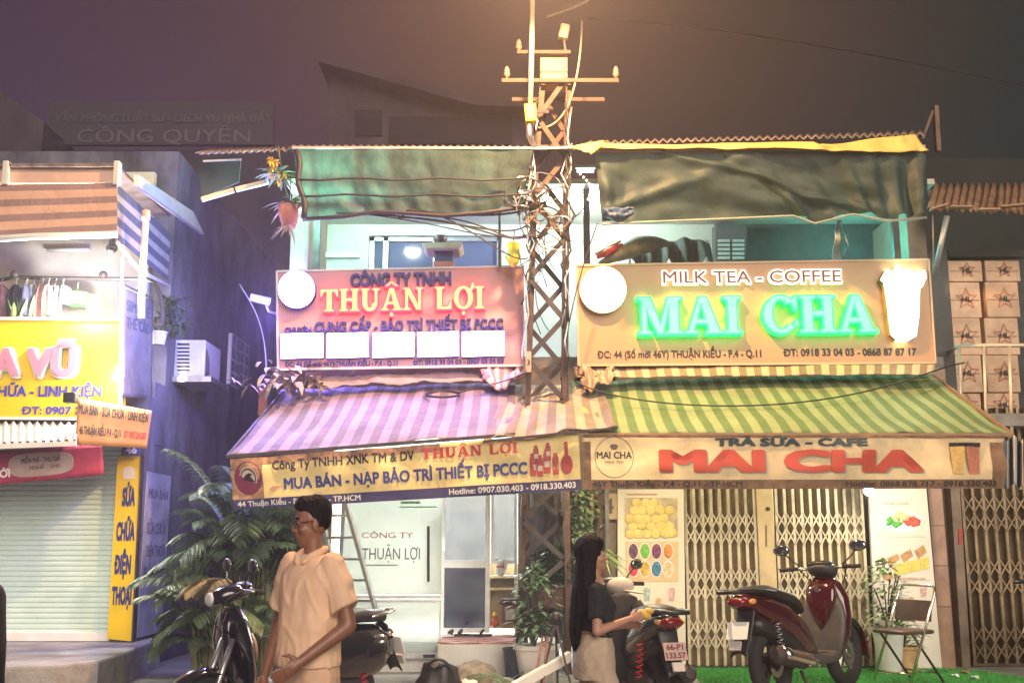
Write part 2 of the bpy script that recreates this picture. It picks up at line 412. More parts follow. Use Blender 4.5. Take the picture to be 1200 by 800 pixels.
m_alu = mat('aluminium', (.72, .73, .74), .35, metal=.85, scale=12, var=.1)
m_whitepaint = mat('white_paint', (.78, .78, .75), .5, scale=4, var=.08)
m_rust = mat('rusty_steel', (.15, .10, .075), .75, metal=.35, scale=14, var=.5, bump=.5, bscale=70, col2=(.10, .06, .045))
m_darksteel = mat('dark_steel', (.07, .06, .06), .6, metal=.5, scale=10, var=.4)
m_black = mat('black_plastic', (.018, .018, .02), .42, var=.2)
m_rubber = mat('black_rubber', (.02, .02, .02), .8, var=.3, bump=.3, bscale=120)
m_cable = mat('cable_rubber', (.025, .022, .022), .6, var=0)
m_wood = mat('red_brown_wood', (.22, .075, .045), .5, scale=5, var=.35, stretch=(1, 1, 8))
m_corr = mat('corrugated_sheet', (.26, .20, .17), .6, metal=.5, scale=5, var=.5)
m_corr_l = mat('pale_corrugated_sheet', (.62, .60, .55), .5, metal=.3, scale=5, var=.25)
m_teal = mat('roller_shutter_slats', (.62, .78, .71), .55, scale=1.2, var=.10)
m_gate = mat('ochre_gate_paint', (.62, .53, .38), .5, metal=.25, scale=6, var=.22)
m_gateback = mat('brown_gate_leaf', (.46, .37, .25), .55, metal=.2, scale=5, var=.3)
m_marble = mat('red_veined_marble', (.42, .25, .16), .35, scale=5, var=.4, col2=(.22, .12, .08))
m_granite = mat('dark_granite', (.12, .11, .115), .3, scale=30, var=.4)
m_tile = mat('pale_step_tiles', (.62, .61, .57), .35, scale=3, var=.12)
m_glass = glass('door_glass', (.30, .34, .42), .35)
m_glassdark = mat('dark_window_glass', (.05, .055, .09), .12, var=.2)
m_frost = mat('frosted_door_film', (.68, .71, .68), .5, scale=1.5, var=.08)
transl(m_frost, .5)
m_bulb = emis('lit_bulb', (1, .98, .92), 28)
m_tube = emis('lit_tube', (.75, 1, .88), 4)
m_red = mat('red_paint', (.50, .03, .03), .5, var=.1)
m_blue = mat('navy_print', (.03, .035, .16), .6, var=.1)
m_ink = mat('black_print', (.02, .02, .022), .6, var=0)
m_white = mat('white_print', (.8, .8, .8), .5, var=0)

# ---------------------------------------------------------------- ground
mb = MB(); mb.span((-60, -30, -.5), (60, 60, 0)); struct(mb.build('road', m_asphalt))
mb = MB(); mb.span((-40, 7.4, -.3), (40, 18, .13)); o = struct(mb.build('pavement', m_concrete_d, bevel=.02))
mb = MB(); mb.span((-2.9, 9.35, -.2), (40, 18, .245)); struct(mb.build('shop_forecourt', m_concrete, bevel=.015))
# raised apron of the phone shop with a broken front edge
mb = MB()
prof = [(-9, 9.5), (-4.4, 9.6), (-3.95, 9.75), (-3.72, 10.1), (-3.78, 11), (-3.95, 12.6), (-9, 12.6)]
mb.prism(prof, lambda a, b, d: V((a, b, d)), -.2, .44)
mb2 = MB(); mb2.prism([(-9, 8.9), (-4.6, 9.05), (-4.0, 9.35), (-4.05, 9.62), (-9, 9.62)], lambda a, b, d: V((a, b, d)), -.2, .30)
o = struct(mb.build('shop_apron', m_concrete, bevel=.025)); struct(mb2.build('apron_step', m_concrete_d, bevel=.02))

# ---------------------------------------------------------------- far buildings
fb = thing('office_building', 'dark far office block with a faint two-line sign high on its wall', 'building', (-9, 22, 0))
mb = MB(); mb.span((-16, 22, 0), (P(372, 150, 22).x, 30, P(300, 176, 22).z)); mb.build('wall', m_far, fb)
bd = MB(); prect(bd, 60, 122, 322, 172, 21.95, 0, .12); bo = bd.build('sign_board', mat('far_sign_board', (.026, .02, .026), .7, var=.1), fb)
mb = MB(); ptext(mb, 'VĂN PHÒNG LUẬT SƯ - DỊCH VỤ NHÀ ĐẤT', 64, 318, 143, 9, 21.8, bold=.02)
mb.build('lettering', mat('far_letters_dim', (.055, .043, .046), .6, var=0), bo)
mb = MB(); ptext(mb, 'CÔNG QUYỀN', 90, 293, 167, 15, 21.8, bold=.0); mb.build('lettering', mat('far_letters', (.085, .066, .07), .6, var=0), bo)
mb = MB(); mb.prism([(-18, 0), (-18, P(0, 105, 24).z), (P(0, 118, 24).x, P(0, 118, 24).z), (P(120, 205, 24).x, P(120, 205, 24).z), (P(120, 205, 24).x, 0)], lambda a, b, d: V((a, 24 - d, b)), -4, 3.2)
tag(mb.build('gable_wall', m_far2), 'plain sloping gable wall rising behind the striped balcony roof', 'building')
hb = thing('house', 'pale far house with a sloping roof and two dark windows above the green mesh', 'building', (-2, 20, 0))
x0 = P(384, 130, 20).x; x1 = P(640, 130, 20).x
mb = MB(); mb.prism([(x0, 0), (x0, P(0, 84, 20).z), (P(555, 128, 20).x, P(0, 128, 20).z), (x1, P(0, 132, 20).z), (x1, 0)], lambda a, b, d: V((a, 20 - d, b)), -5, 0); mb.build('wall', m_far2, hb)
mb = MB(); mb.prism([(P(*p, 19.8).x, P(*p, 19.8).z) for p in ((376, 80), (384, 76), (556, 122), (640, 127), (640, 134), (555, 130))], lambda a, b, d: V((a, 20 - d, b)), -5, .5); mb.build('roof', m_far, hb)
for q in ((416, 130, 448, 160), (456, 138, 600, 170)):
    mb = MB(); prect(mb, *q, 20, .01, .06); mb.build('window', m_farglass, hb)
mb = MB(); mb.span((2.6, 22, 0), (18, 29, P(0, 186, 22).z)); tag(mb.build('warehouse', mat('far_warehouse', (.022, .028, .026), .9, scale=.6, var=.3)), 'unlit dark block behind the roofs beyond the tea shop', 'building')

# ---------------------------------------------------------------- phone repair shop
XS = -4.08
sh = thing('phone_shop', 'two-storey phone repair shop with pale roller shutter and open balcony', 'building', (-6, 12.1, .44))
zb = P(60, 556, 12.1).z
mb = MB(); mb.span((-11, 12.25, 0), (XS, 12.6, 3.3)); mb.span((-11, 12.6, 0), (XS, 19.5, 6.2)); mb.build('wall', m_wallgrey, sh)
mb = MB(); mb.span((-11, 12.5, 3.4), (XS - .25, 12.59, 5.9)); mb.build('balcony_wall', m_wallcream, sh)
zs = P(60, 497, 11.3).z
mb = MB(); mb.span((-11, 11.33, zs - .12), (XS + .01, 12.6, zs + .05)); mb.build('balcony_slab', m_wallgrey, sh)
mb = MB()
a = P(130, 748, 12.05); n = 46; zt = 3.0; zb0 = .46
pts = []
for i in range(n):
    z = zb0 + (zt - zb0) * i / n; hgt = (zt - zb0) / n
    pts += [(0, z), (.016, z + hgt * .25), (.016, z + hgt * .75), (0, z + hgt * .98)]
vs = [V((X, 12.08 - d, z)) for X in (-11, P(132, 700, 12.05).x) for d, z in pts]; k = len(pts)
mb.add(vs, [(i, k + i, k + i + 1, i + 1) for i in range(k - 1)])
rs = mb.build('roller_shutter', m_teal, sh)
mb = MB(); mb.span((-11, 12.03, .445), (P(132, 700, 12.05).x, 12.09, .54)); mb.build('bottom_bar', m_whitepaint, rs, bevel=.008)
mb = MB(); mb.span((P(134, 700, 12.05).x, 11.98, .44), (XS + .02, 12.27, 3.1)); mb.build('door_post', m_wallgrey, sh)
# roof, fascia, slab edges of the balcony
ft = P(60, 197, 10.85); fbz = P(60, 214, 10.85)
fpeach = mat('peach_sheet', (.62, .42, .32), .7, scale=3, var=.15)
mb = MB(); mb.span((-11, 10.86, fbz.z), (P(136, 200, 10.85).x, 10.93, ft.z)); mb.build('roof_fascia', fpeach, sh)
mb = MB(); mb.span((-11, 10.80, ft.z - .0), (P(138, 200, 10.85).x, 13.2, ft.z + .035)); mb.build('roof', m_corr, sh)
for px in (6, 136):
    q = P(px, 205, 10.8); mb = MB(); mb.span((q.x - .03, 10.78, fbz.z - .04), (q.x + .03, 10.88, ft.z + .06)); mb.build('fascia_bracket', m_wallcream, sh, bevel=.01)
# sloping pale board on the roof's side
mb = MB(); a = [PX(157, 205, XS), PX(157, 218, XS), PX(235, 275, XS), PX(222, 248, XS)]
mb.add([p for p in a] + [p + V((.05, 0, 0)) for p in a], [(0, 1, 2, 3), (7, 6, 5, 4), (0, 4, 5, 1), (1, 5, 6, 2), (2, 6, 7, 3), (3, 7, 4, 0)]); mb.build('roof_side_board', m_wallcream, sh)
# window of the side wall, seen very obliquely
wn = None
for (pa, pb) in (((268, 390), (276, 456)), ((278, 398), (286, 456))):
    a = PX(pa[0], pa[1], XS); b = PX(pb[0], pb[1], XS)
    mb = MB(); mb.span((XS, a.y, b.z), (XS + .05, b.y, a.z)); wn = mb.build('window', m_whitepaint, sh)
    g = MB()
    for i in range(2):
        for j in range(4):
            dy = (b.y - a.y) / 2; dz = (a.z - b.z) / 4
            g.span((XS + .05, a.y + dy * (i + .14), b.z + dz * (j + .1)), (XS + .056, a.y + dy * (i + .86), b.z + dz * (j + .9)))
    g.build('pane', mat('side_window_glass', (.16, .17, .30), .2, var=.2), wn)
# end of the alley
mb = MB(); mb.span((-4.5, 18.6, 0), (-1.0, 18.9, 5.2)); tag(mb.build('alley_wall', m_wallgrey), 'stained wall closing the dark alley beside the palm', 'wall')

# striped roll-down blinds of the balcony
def sag(a, b, c, d, amp=.02, f=3):
    a, b, c, d = V(a), V(b), V(c), V(d)
    def fn(u, v):
        p = a.lerp(b, u).lerp(d.lerp(c, u), v); k = noise.noise(V((u * f, v * f * 1.3, amp * 91))) * amp
        return p + V((0, -k, 0)) + V((k * .6, 0, 0))
    return fn
mb = MB(); mb.sheet(sag(P(-70, 218, 10.83), P(137, 214, 10.83), P(137, 272, 10.75), P(-70, 285, 10.75)), 40, 14)
o = thing('balcony_blind', 'peach and brown striped blind hanging across the balcony front', 'blind', P(30, 275, 10.8))
b_ = mb.build('cloth', stripes('peach_brown_stripes', (.64, .40, .28), (.30, .20, .18), 3.6, axis=1, dirt=.15, duty=.46), o, smooth=True)
mb = MB(); mb.tube([P(-70, 284, 10.74), P(40, 277, 10.74), P(137, 275, 10.74)], .035, 10); mb.build('bottom_roller', m_whitepaint, o, smooth=True)
mb = MB(); mb.sheet(sag(PX(138, 216, -4.12), PX(213, 287, -4.12), PX(205, 337, -4.12), PX(137, 280, -4.12)), 30, 14)
o = thing('balcony_blind', 'blue grey striped blind closing the balcony side above the alley', 'blind', PX(170, 300, -4.12))
mb.build('cloth', stripes('grey_blue_stripes', (.42, .38, .38), (.10, .11, .17), 3.4, axis=1, dirt=.25, duty=.55), o, smooth=True)
mb = MB(); mb.tube([PX(137, 284, -4.12), PX(163, 316, -4.12), PX(205, 339, -4.12)], .02, 8); mb.build('bottom_roller', m_whitepaint, o, smooth=True)

mb = MB(); mb.tube([P(171, 250, 11.0), P(166, 345, 11.0), P(166, 372, 11.0)], .035, 12)
o = thing('balcony_post', 'white round pipe post at the balcony corner', 'post', P(166, 372, 11.0)); mb.build('pipe', m_whitepaint, o, smooth=True)
mb = MB(); mb.tube([P(171, 247, 11.0), P(171, 258, 11.0)], .045, 12); mb.build('collar', fpeach, o, smooth=True)
mb = MB(); mb.tube([P(144, 282, 11.1), P(142, 372, 11.1)], .016, 8); tag(mb.build('thin_pipe', m_whitepaint, smooth=True), 'thin white pipe running up from the end of the yellow sign', 'pipe')

# clothes rail and hanging clothes
YR = 11.6
rl = thing('clothes_rail', 'dark bent pipe rail carrying washing across the balcony', 'rail', P(90, 328, YR))
mb = MB(); mb.tube([P(-60, 330, YR), P(0, 328, YR), P(18, 325, YR), P(60, 326, YR), P(160, 327, YR)] + bez([P(165, 327, YR), P(184, 328, YR), P(190, 338, YR), P(191, 380, YR)], 8), .022, 8); mb.build('pipe', m_darksteel, rl, smooth=True)
for px in (17, 121):
    mb = MB(); mb.ball(P(px, 322, YR), .045); mb.build('finial', m_darksteel, rl, smooth=True)
mb = MB(); mb.tube([P(55, 293, 12.4), P(105, 293, 12.4)], .025, 8); tag(mb.build('tube_fixture', m_whitepaint, smooth=True), 'unlit tube lamp on the cream balcony wall', 'lamp')
clothes = [(2, 'plum', (.18, .10, .16), 11, 46, 'plum shirt at the far end of the washing'), (19, 'navy', (.03, .035, .07), 10, 58, 'navy blue shirt hanging above the snake plants'),
           (31, 'indigo', (.05, .05, .10), 8, 40, 'indigo top squeezed beside the navy shirt'), (40, 'grey', (.26, .27, .32), 6, 50, 'slate grey vest on the washing rail'), (50, 'pink', (.50, .26, .26), 9, 56, 'long dusty pink dress on the washing rail'),
           (57, 'white', (.60, .58, .60), 6, 40, 'pale white top beside the pink dress'), (65, 'stripe', (.45, .40, .48), 8, 52, 'lilac shirt hanging nearest the green basket'), (74, 'blue', (.33, .40, .55), 9, 26, 'small light blue top over the green basket')]
for i, (px, nm, col, wd, ln, lb) in enumerate(clothes):
    YY = YR - .03 - (i % 3) * .04
    t = thing('hanging_garment', lb, 'clothes', P(px, 330 + ln, YY), 'clothes drying on the balcony')
    c = P(px, 334, YY); s = (P(px + wd, 334, YY) - P(px, 334, YY)).x; L = c.z - P(px, 330 + ln, YY).z
    rr = []
    for k in range(9):
        v = k / 8; ww = s * (.28 + .72 * min(1, v * 5)) * (1 + .12 * math.sin(v * 5 + i)); ring = []
        for j in range(18):
            th = j * 2 * PI / 18
            ring.append(V((c.x + ww * math.cos(th), YY + .035 * math.sin(th) * (1 + .7 * math.sin(th * 4 + i)), c.z - v * L + .012 * math.sin(th * 5 + i) * (k == 8))))
        rr.append(ring)
    mb = MB(); mb.rings(rr); mb.build('cloth', mat('cloth_' + nm, col, .9, var=.25, scale=12, bump=.4, bscale=18), t, smooth=True)
    mb = MB(); mb.tube([V((c.x, YY, c.z + .01)), V((c.x, YY, c.z + .05)), V((c.x + .01, YY, c.z + .075))], .005, 6); mb.tube([V((c.x - s * .5, YY, c.z - .02)), V((c.x, YY, c.z + .012)), V((c.x + s * .5, YY, c.z - .02))], .006, 6)
    mb.build('hanger', m_steel, t)
# basket, snake plants, bulbs
q = P(90, 352, 11.8); bs = thing('basket', 'lime green plastic clothes basket hung under the rail', 'basket', q)
mb = MB(); mb.rings([sring(q + V((0, 0, z)), (1, 0, 0), (0, 1, 0), a, .12, 20, 4) for a, z in ((.10, -.06), (.13, .06))]); mb.build('tub', mat('lime_plastic', (.18, .52, .16), .45, var=.1), bs, bevel=.008)
mb = MB(); mb.tube(sring(q + V((0, 0, .065)), (1, 0, 0), (0, 1, 0), .135, .125, 24, 4), .012, 6, closed=True); mb.tube([q + V((0, 0, .07)), q + V((0, 0, .2))], .006, 6); mb.build('rim', mat('lime_rim', (.25, .6, .2), .45, var=0), bs)
m_leafpale = mat('variegated_leaf', (.30, .40, .12), .5, scale=10, var=.3, col2=(.10, .22, .06)); transl(m_leafpale, .25)
m_leaf = mat('leaf_green', (.055, .12, .035), .45, scale=9, var=.45); transl(m_leaf, .25)
m_leafdk = mat('leaf_dark', (.03, .075, .03), .45, scale=9, var=.4); transl(m_leafdk, .25)
m_terra = mat('terracotta', (.36, .13, .075), .8, scale=8, var=.25)
m_potwhite = mat('white_glazed_pot', (.72, .71, .68), .4, scale=4, var=.12)
m_soil = mat('soil', (.05, .035, .025), .95, bump=.6, bscale=60)
def blade(mb, p, d, L, wd, droop=.3, n=6, fold=.25):
    p = V(p); d = V(d).normalized(); sx = d.cross(V((0, 0, 1)))
    sx = V((1, 0, 0)) if sx.length < .05 else sx.normalized(); o = len(mb.v); pts = []
    for i in range(n + 1):
        t = i / n; ww = wd * (math.sin(PI * min(1, .12 + t * .88)) ** .7 + .02); q = p + d * L * t - V((0, 0, 1)) * droop * L * t * t; up = sx.cross(d).normalized() * ww * fold
        pts += [q - sx * ww + up, q, q + sx * ww + up]
    mb.add(pts, [(i * 3, i * 3 + 1, i * 3 + 4, i * 3 + 3) for i in range(n)] + [(i * 3 + 1, i * 3 + 2, i * 3 + 5, i * 3 + 4) for i in range(n)])
def pot(t, c, r0, r1, h, m, soil=True):
    mb = MB(); M = Matrix.Translation(c)
    mb.lathe([(r0, 0), (r1 * .96, h * .86), (r1 * 1.05, h * .88), (r1 * 1.07, h), (r1 * .93, h), (r1 * .9, h * .9)], M, 28); mb.build('pot', m, t, smooth=True, angle=35)
    if soil: mb = MB(); mb.lathe([(r1 * .93, h * .87), (.01, h * .91)], M, 24); mb.build('soil', m_soil, t)
t = thing('snake_plant', 'yellow edged snake plant in a pot on the balcony edge', 'plant', P(24, 376, 11.45)); c = P(24, 378, 11.45); pot(t, c - V((0, 0, .12)), .1, .14, .16, m_terra)
mb = MB()
for i in range(9): blade(mb, c + V((random.uniform(-.09, .09), random.uniform(-.05, .05), 0)), (random.uniform(-.35, .35), -.1, 1), random.uniform(.2, .38), .028, 0)
mb.build('leaves', m_leafpale, t)
def bulb(c, label, r=.05, power=60, col=(1, .97, .9)):
    t = thing('light_bulb', label, 'lamp', c)
    mb = MB(); mb.ball(c, r); mb.build('globe', m_bulb, t, smooth=True)
    mb = MB(); mb.cone(c + V((0, .0, r * .8)), c + V((0, 0, r * .8 + .06)), r * .45, r * .4); mb.build('socket', m_whitepaint, t)
    l = bpy.data.lights.new('bulb_light', 'POINT'); l.energy = power; l.color = col; l.shadow_soft_size = r; lo = bpy.data.objects.new('bulb_light', l); C.objects.link(lo); lo.location = c + V((0, -r * 1.6, 0)); return t
bulb(P(108, 358, 11.25), 'bare lit bulb hanging among the washing', .055, 130)
bulb(P(138, 441, 11.1), 'bare lit bulb on the end of the yellow sign', .055, 28)

# ---------------------------------------------------------------- signs of the phone shop
YSg = 11.25
t = thing('shop_sign', 'yellow phone shop signboard with raised pink letters and blue lines', 'sign', P(60, 490, YSg))
m_yel = mat('yellow_sign_panel', (.80, .56, .015), .4, scale=2, var=.06)
mb = MB(); mb.prism([(P(*p, YSg).x, P(*p, YSg).z) for p in ((-70, 373), (143, 374), (141, 491), (-70, 489))], lambda a, b, d: V((a, YSg - d, b)), -.15, 0); bo = mb.build('panel', m_yel, t)
mb = MB()
for p0, p1 in (((-70, 373), (143, 374)), ((143, 374), (141, 491)), ((141, 491), (-70, 489))): mb.bar(P(*p0, YSg - .005), P(*p1, YSg - .005), .03, .03)
mb.build('frame', m_whitepaint, t)
mb = MB(); ptext(mb, 'A VŨ', -8, 92, 440, 28, YSg, .0, .075, .05); mb.build('letters', mat('pink_letter', (.62, .28, .42), .5, var=.05), t)
mb = MB(); ptext(mb, 'A VŨ', -8.6, 92.6, 440.5, 29, YSg, .0, .066, .075); mb.build('letter_edges', m_whitepaint, t)
mb = MB(); ptext(mb, 'CHỮA - LINH KIỆN', -14, 119, 464, 11.5, YSg, .002, .008, .025); ptext(mb, 'ĐT: 0907 254 203', 25, 136, 485, 8.5, YSg, .002, .006, .02); mb.build('lettering', mat('blue_letter', (.05, .05, .42), .5, var=0), t)

t = thing('hanging_banner', 'orange tilted two-line banner below the end of the yellow sign', 'banner', P(132, 520, 11.0))
A, B_, D_, E_ = P(91, 466, 10.9), P(178, 481, 11.25), P(172, 525, 11.25), P(88, 521, 10.9)
bf = sag(A, B_, D_, E_, .006); mb = MB(); mb.sheet(bf, 16, 8)
m_or = mat('orange_vinyl', (.58, .28, .10), .4, scale=4, var=.12); mb.build('vinyl', m_or, t, smooth=True, thick=.006)
tfb = lambda x, y, d: bf(x, 1 - y) + V((0, -.008 - d, 0))
mb = MB(); text(mb, 'MUA BÁN - SỬA CHỮA - LINH KIỆN', .03, .97, .20, tfb, .002, .002, .02, .68); text(mb, '46 THUẬN KIỀU P.4 - Q.11', .05, .62, .17, tfb, .002, .002, .02, .24); mb.build('lettering', m_ink, t)
mb = MB(); text(mb, 'ĐT 0907.254.203', .66, .97, .16, tfb, .002, .002, .02, .24); mb.build('phone_number', m_red, t)
t = thing('floodlight', 'small black floodlight fixed above the orange banner', 'lamp', P(83, 466, 10.9)); q = P(83, 466, 10.9)
mb = MB(); mb.box(q, (.13, .1, .11)); mb.build('housing', m_black, t, bevel=.015); mb = MB(); mb.bar(q + V((0, .05, 0)), q + V((.05, .33, .0)), .02, .02); mb.build('bracket', m_black, t)
q = P(131, 291, 10.95); t = thing('security_camera', 'black dome camera under the balcony blind corner', 'camera', q)
mb = MB(); mb.ball(q, (.06, .06, .05)); mb.build('dome', m_black, t, smooth=True); mb = MB(); mb.cone(q + V((0, 0, .03)), q + V((0, 0, .12)), .03, .03); mb.build('bracket', m_black, t)

t = thing('red_banner', 'faded red cloth banner with a beige pill under the tin canopy', 'banner', P(50, 560, 11.1)); Yb = 11.15
rb = sag(P(-70, 532, Yb), P(120, 520, Yb), P(122, 556, Yb), P(-70, 574, Yb), .005); mb = MB(); mb.sheet(rb, 40, 8); mb.build('cloth', mat('crimson_cloth', (.36, .03, .07), .7, scale=3, var=.3), t, smooth=True, thick=.006)
pill = [(.62 + .20 * math.copysign(abs(math.cos(a)) ** .5, math.cos(a)), .5 + .36 * math.copysign(abs(math.sin(a)) ** .7, math.sin(a))) for a in [i * 2 * PI / 40 for i in range(40)]]
tfr = lambda x, y, d: rb(x, 1 - y) + V((0, -.008 - d, 0))
mb = MB(); mb.prism([(x + .0, y) for x, y in pill], tfr, .0, .004); mb.build('badge', mat('beige_print', (.42, .30, .26), .6, var=.1), t)
mb = MB(); text(mb, 'MIỄN PHÍ - THU GIÁ', .50, .74, .14, tfr, .006, .002, .02, .56); text(mb, 'NGHỀ', .55, .64, .10, tfr, .006, .002, .01, .36); text(mb, 'CHO', .68, .74, .10, tfr, .006, .002, .01, .36); mb.build('lettering', m_ink, t)
mb = MB(); text(mb, 'ỚI', .365, .43, .22, tfr, .003, .002, .03, .2); mb.build('white_lettering', m_white, t)
# tin canopy strip
t = thing('tin_canopy', 'white corrugated strip canopy under the yellow sign', 'canopy', P(20, 510, 11))
a, b, c, d = P(-70, 494, 11.25), P(92, 496, 11.25), P(90, 516, 10.75), P(-70, 522, 10.75)
mb = MB(); mb.sheet(lambda u, v: a.lerp(b, u).lerp(d.lerp(c, u), v) + V((0, 0, .018 * math.sin(u * 110))), 220, 2); mb.build('sheet', m_corr_l, t, smooth=True)
mb = MB(); mb.bar(d + V((0, -.01, -.03)), c + V((0, -.01, -.03)), .03, .05); mb.build('edge_bar', m_whitepaint, t)
# upright yellow sign
t = thing('upright_sign', 'tall yellow upright board reading phone repair beside the roller shutter', 'sign', P(140, 750, 11.95)); Yv = 11.93
mb = MB(); pquad(mb, [(138, 534), (166.5, 534), (155, 751), (125.5, 748)], Yv, -.06, 0); mb.build('board', m_yel, t)
mb = MB(); pquad(mb, [(165.2, 533), (167.6, 533), (156.2, 752), (154, 752)], Yv, -.05, .012); mb.build('edge', m_darksteel, t)
mb = MB()
for s, y, x0, x1, cp in (('SỬA', 591.5, 143, 158, 19), ('CHỮA', 632, 136, 157.5, 19.5), ('ĐIỆN', 671, 133.5, 153, 20), ('THOẠI', 707, 130.5, 153.5, 19)): ptext(mb, s, x0, x1, y, cp, Yv, .002, .004, .045)
mb.build('lettering', m_blue, t)
mb = MB(); pquad(mb, [(144, 551), (147, 547), (151, 546), (155, 547), (158, 551), (158, 561), (144, 561)], Yv, .001, .003); mb.build('badge', mat('pale_badge', (.7, .66, .45), .6, var=.05), t)
t = thing('number_plate', 'small blue house number plate above the upright yellow board', 'sign', P(154, 526, 11.9)); mb = MB(); prect(mb, 145, 521, 164, 532, 11.9, 0, .02); mb.build('plate', mat('blue_enamel', (.04, .10, .35), .35, var=.1), t)
mb = MB(); ptext(mb, '46', 148, 161, 531, 8, 11.9, .021, .003, .03); mb.build('digits', m_white, t)
# notice on the side wall + translucent banner by the balcony post
t = thing('wall_notice', 'tall pale notice with blurred dark lettering on the alley wall', 'sign', PX(184, 745, XS)); a, b = PX(171, 552, XS + .01), PX(199, 552, XS + .01); c = PX(171, 744, XS + .01)
mb = MB(); mb.span((XS, a.y, c.z), (XS + .03, b.y, a.z)); mb.build('panel', mat('grey_notice', (.33, .33, .40), .6, scale=3, var=.3), t)
mb = MB(); nf = lambda x, y, d: V((XS + .03 + d, a.y + x, c.z + y))
W_ = b.y - a.y
for s, y, cp in (('MUA BÁN', .84, .10), ('SỬA CHỮA', .62, .12), ('ĐIỆN THOẠI', .48, .12), ('BÁN LẺ', .34, .14)): text(mb, s, W_ * .1, W_ * .9, cp, nf, .001, .002, .02, (a.z - c.z) * y)
mb.build('lettering', mat('notice_ink', (.12, .12, .17), .6, var=0), t)
t = thing('side_banner', 'grey see-through vertical banner beside the yellow sign', 'banner', P(160, 466, 11.5))
a, b, c, d = P(145, 337, 11.15), P(179, 352, 12.2), P(178, 467, 12.2), P(143, 465, 11.15); sb = sag(a, b, c, d, .01)
mb = MB(); mb.sheet(sb, 12, 20); mm = mat('grey_banner_film', (.30, .28, .30), .5, scale=3, var=.3); transl(mm, .3); mb.build('vinyl', mm, t, smooth=True, thick=.005)
tfs = lambda x, y, d: sb(x, 1 - y) + V((.006 + d, -.006 - d, 0))
mb = MB(); text(mb, 'SIM THẺ', .1, .9, .10, tfs, .0, .002, .02, .80); text(mb, 'THẺ CÀO', .1, .9, .10, tfs, .0, .002, .02, .64); mb.build('lettering', mat('banner_ink', (.10, .11, .18), .6, var=0), t)
mb = MB(); mb.bar(a + V((0, -.02, .02)), b + V((0, -.02, .02)), .025, .025); mb.build('top_bar', m_steel, t)

# air conditioner of the side wall
q0 = PX(207, 398, XS); t = thing('air_conditioner', 'white outdoor air conditioning unit bracketed to the alley wall', 'air conditioner', q0)
a = P(205, 398, 12.9); b = P(239, 441, 12.9); 
mb = MB(); mb.span((a.x, 12.9, b.z), (b.x, 13.6, a.z)); mb.build('casing', mat('ac_casing', (.62, .63, .62), .5, scale=4, var=.1), t, bevel=.015)
mb = MB(); prect(mb, 208, 402, 222, 437, 12.9, .001, .006); g = mb.build('grille', m_black, t)
mb = MB()
for i in range(8): y = 405 + i * 4.3; prect(mb, 208, y, 222, y + 2.0, 12.9, .006, .02)
mb.build('slats', m_whitepaint, g)
mb = MB(); mb.span((a.x - .1, 12.85, b.z - .07), (b.x + .1, 13.7, b.z - .005)); mb.bar(V((a.x - .08, 12.88, b.z)), V((a.x - .08, 12.88, a.z - .1)), .03, .03); mb.build('bracket', m_steel, t)
mb = MB(); mb.tube(bez([P(232, 400, 12.95), P(246, 405, 12.95), P(243, 440, 12.95)]), .02, 8); mb.build('pipe', m_cable, t, smooth=True)
# climbing plant at the balcony corner
t = thing('balcony_plant', 'dark trailing plant at the corner of the balcony rail', 'plant', P(200, 395, 12.4)); c = P(186, 392, 12.3); pot(t, c - V((0, 0, .12)), .07, .1, .15, m_potwhite)
mb = MB()
for i in range(130):
    q = P(random.gauss(203, 11), random.uniform(345, 390), 12.4 + random.uniform(-.2, .2)); blade(mb, q, (random.uniform(-1, 1), random.uniform(-1, 1), random.uniform(-1, .5)), random.uniform(.06, .14), .018, .3, 3)
mb.build('leaves', m_leafdk, t)
mb = MB()
for i in range(5): mb.tube(bez([c, c + V((.1, 0, .3 + i * .03)), P(195 + i * 6, 350 + i * 4, 12.4)]), .006, 5)
mb.build('stems', m_darksteel, t)

q = P(306, 352, 12.4); t = thing('security_camera', 'white tube camera on a bracket at the alley side of the salmon sign', 'camera', q); mb = MB(); mb.cone(q + V((-.12, -.05, .03)), q + V((.10, .03, -.01)), .045, .05, 16); mb.build('housing', m_whitepaint, t, smooth=True, angle=40); mb = MB(); mb.cone(q + V((-.125, -.052, .031)), q + V((-.12, -.05, .03)), .03, .035, 14); mb.build('lens', m_black, t)
mb = MB(); mb.tube([q + V((.05, .01, -.03)), q + V((.08, .05, -.12)), q + V((.18, .1, -.14))], .018, 8); mb.build('bracket', m_steel, t, smooth=True)
mb = MB(); mb.tube(bez([P(281, 333, 12.2), P(290, 350, 12.1), P(305, 365, 12.4), P(313, 400, 12.3), P(312, 440, 12)], 16), .008, 6); tag(mb.build('cable', mat('grey_cable', (.2, .2, .22), .6, var=0), smooth=True), 'pale cable drooping past the white tube camera', 'cable')
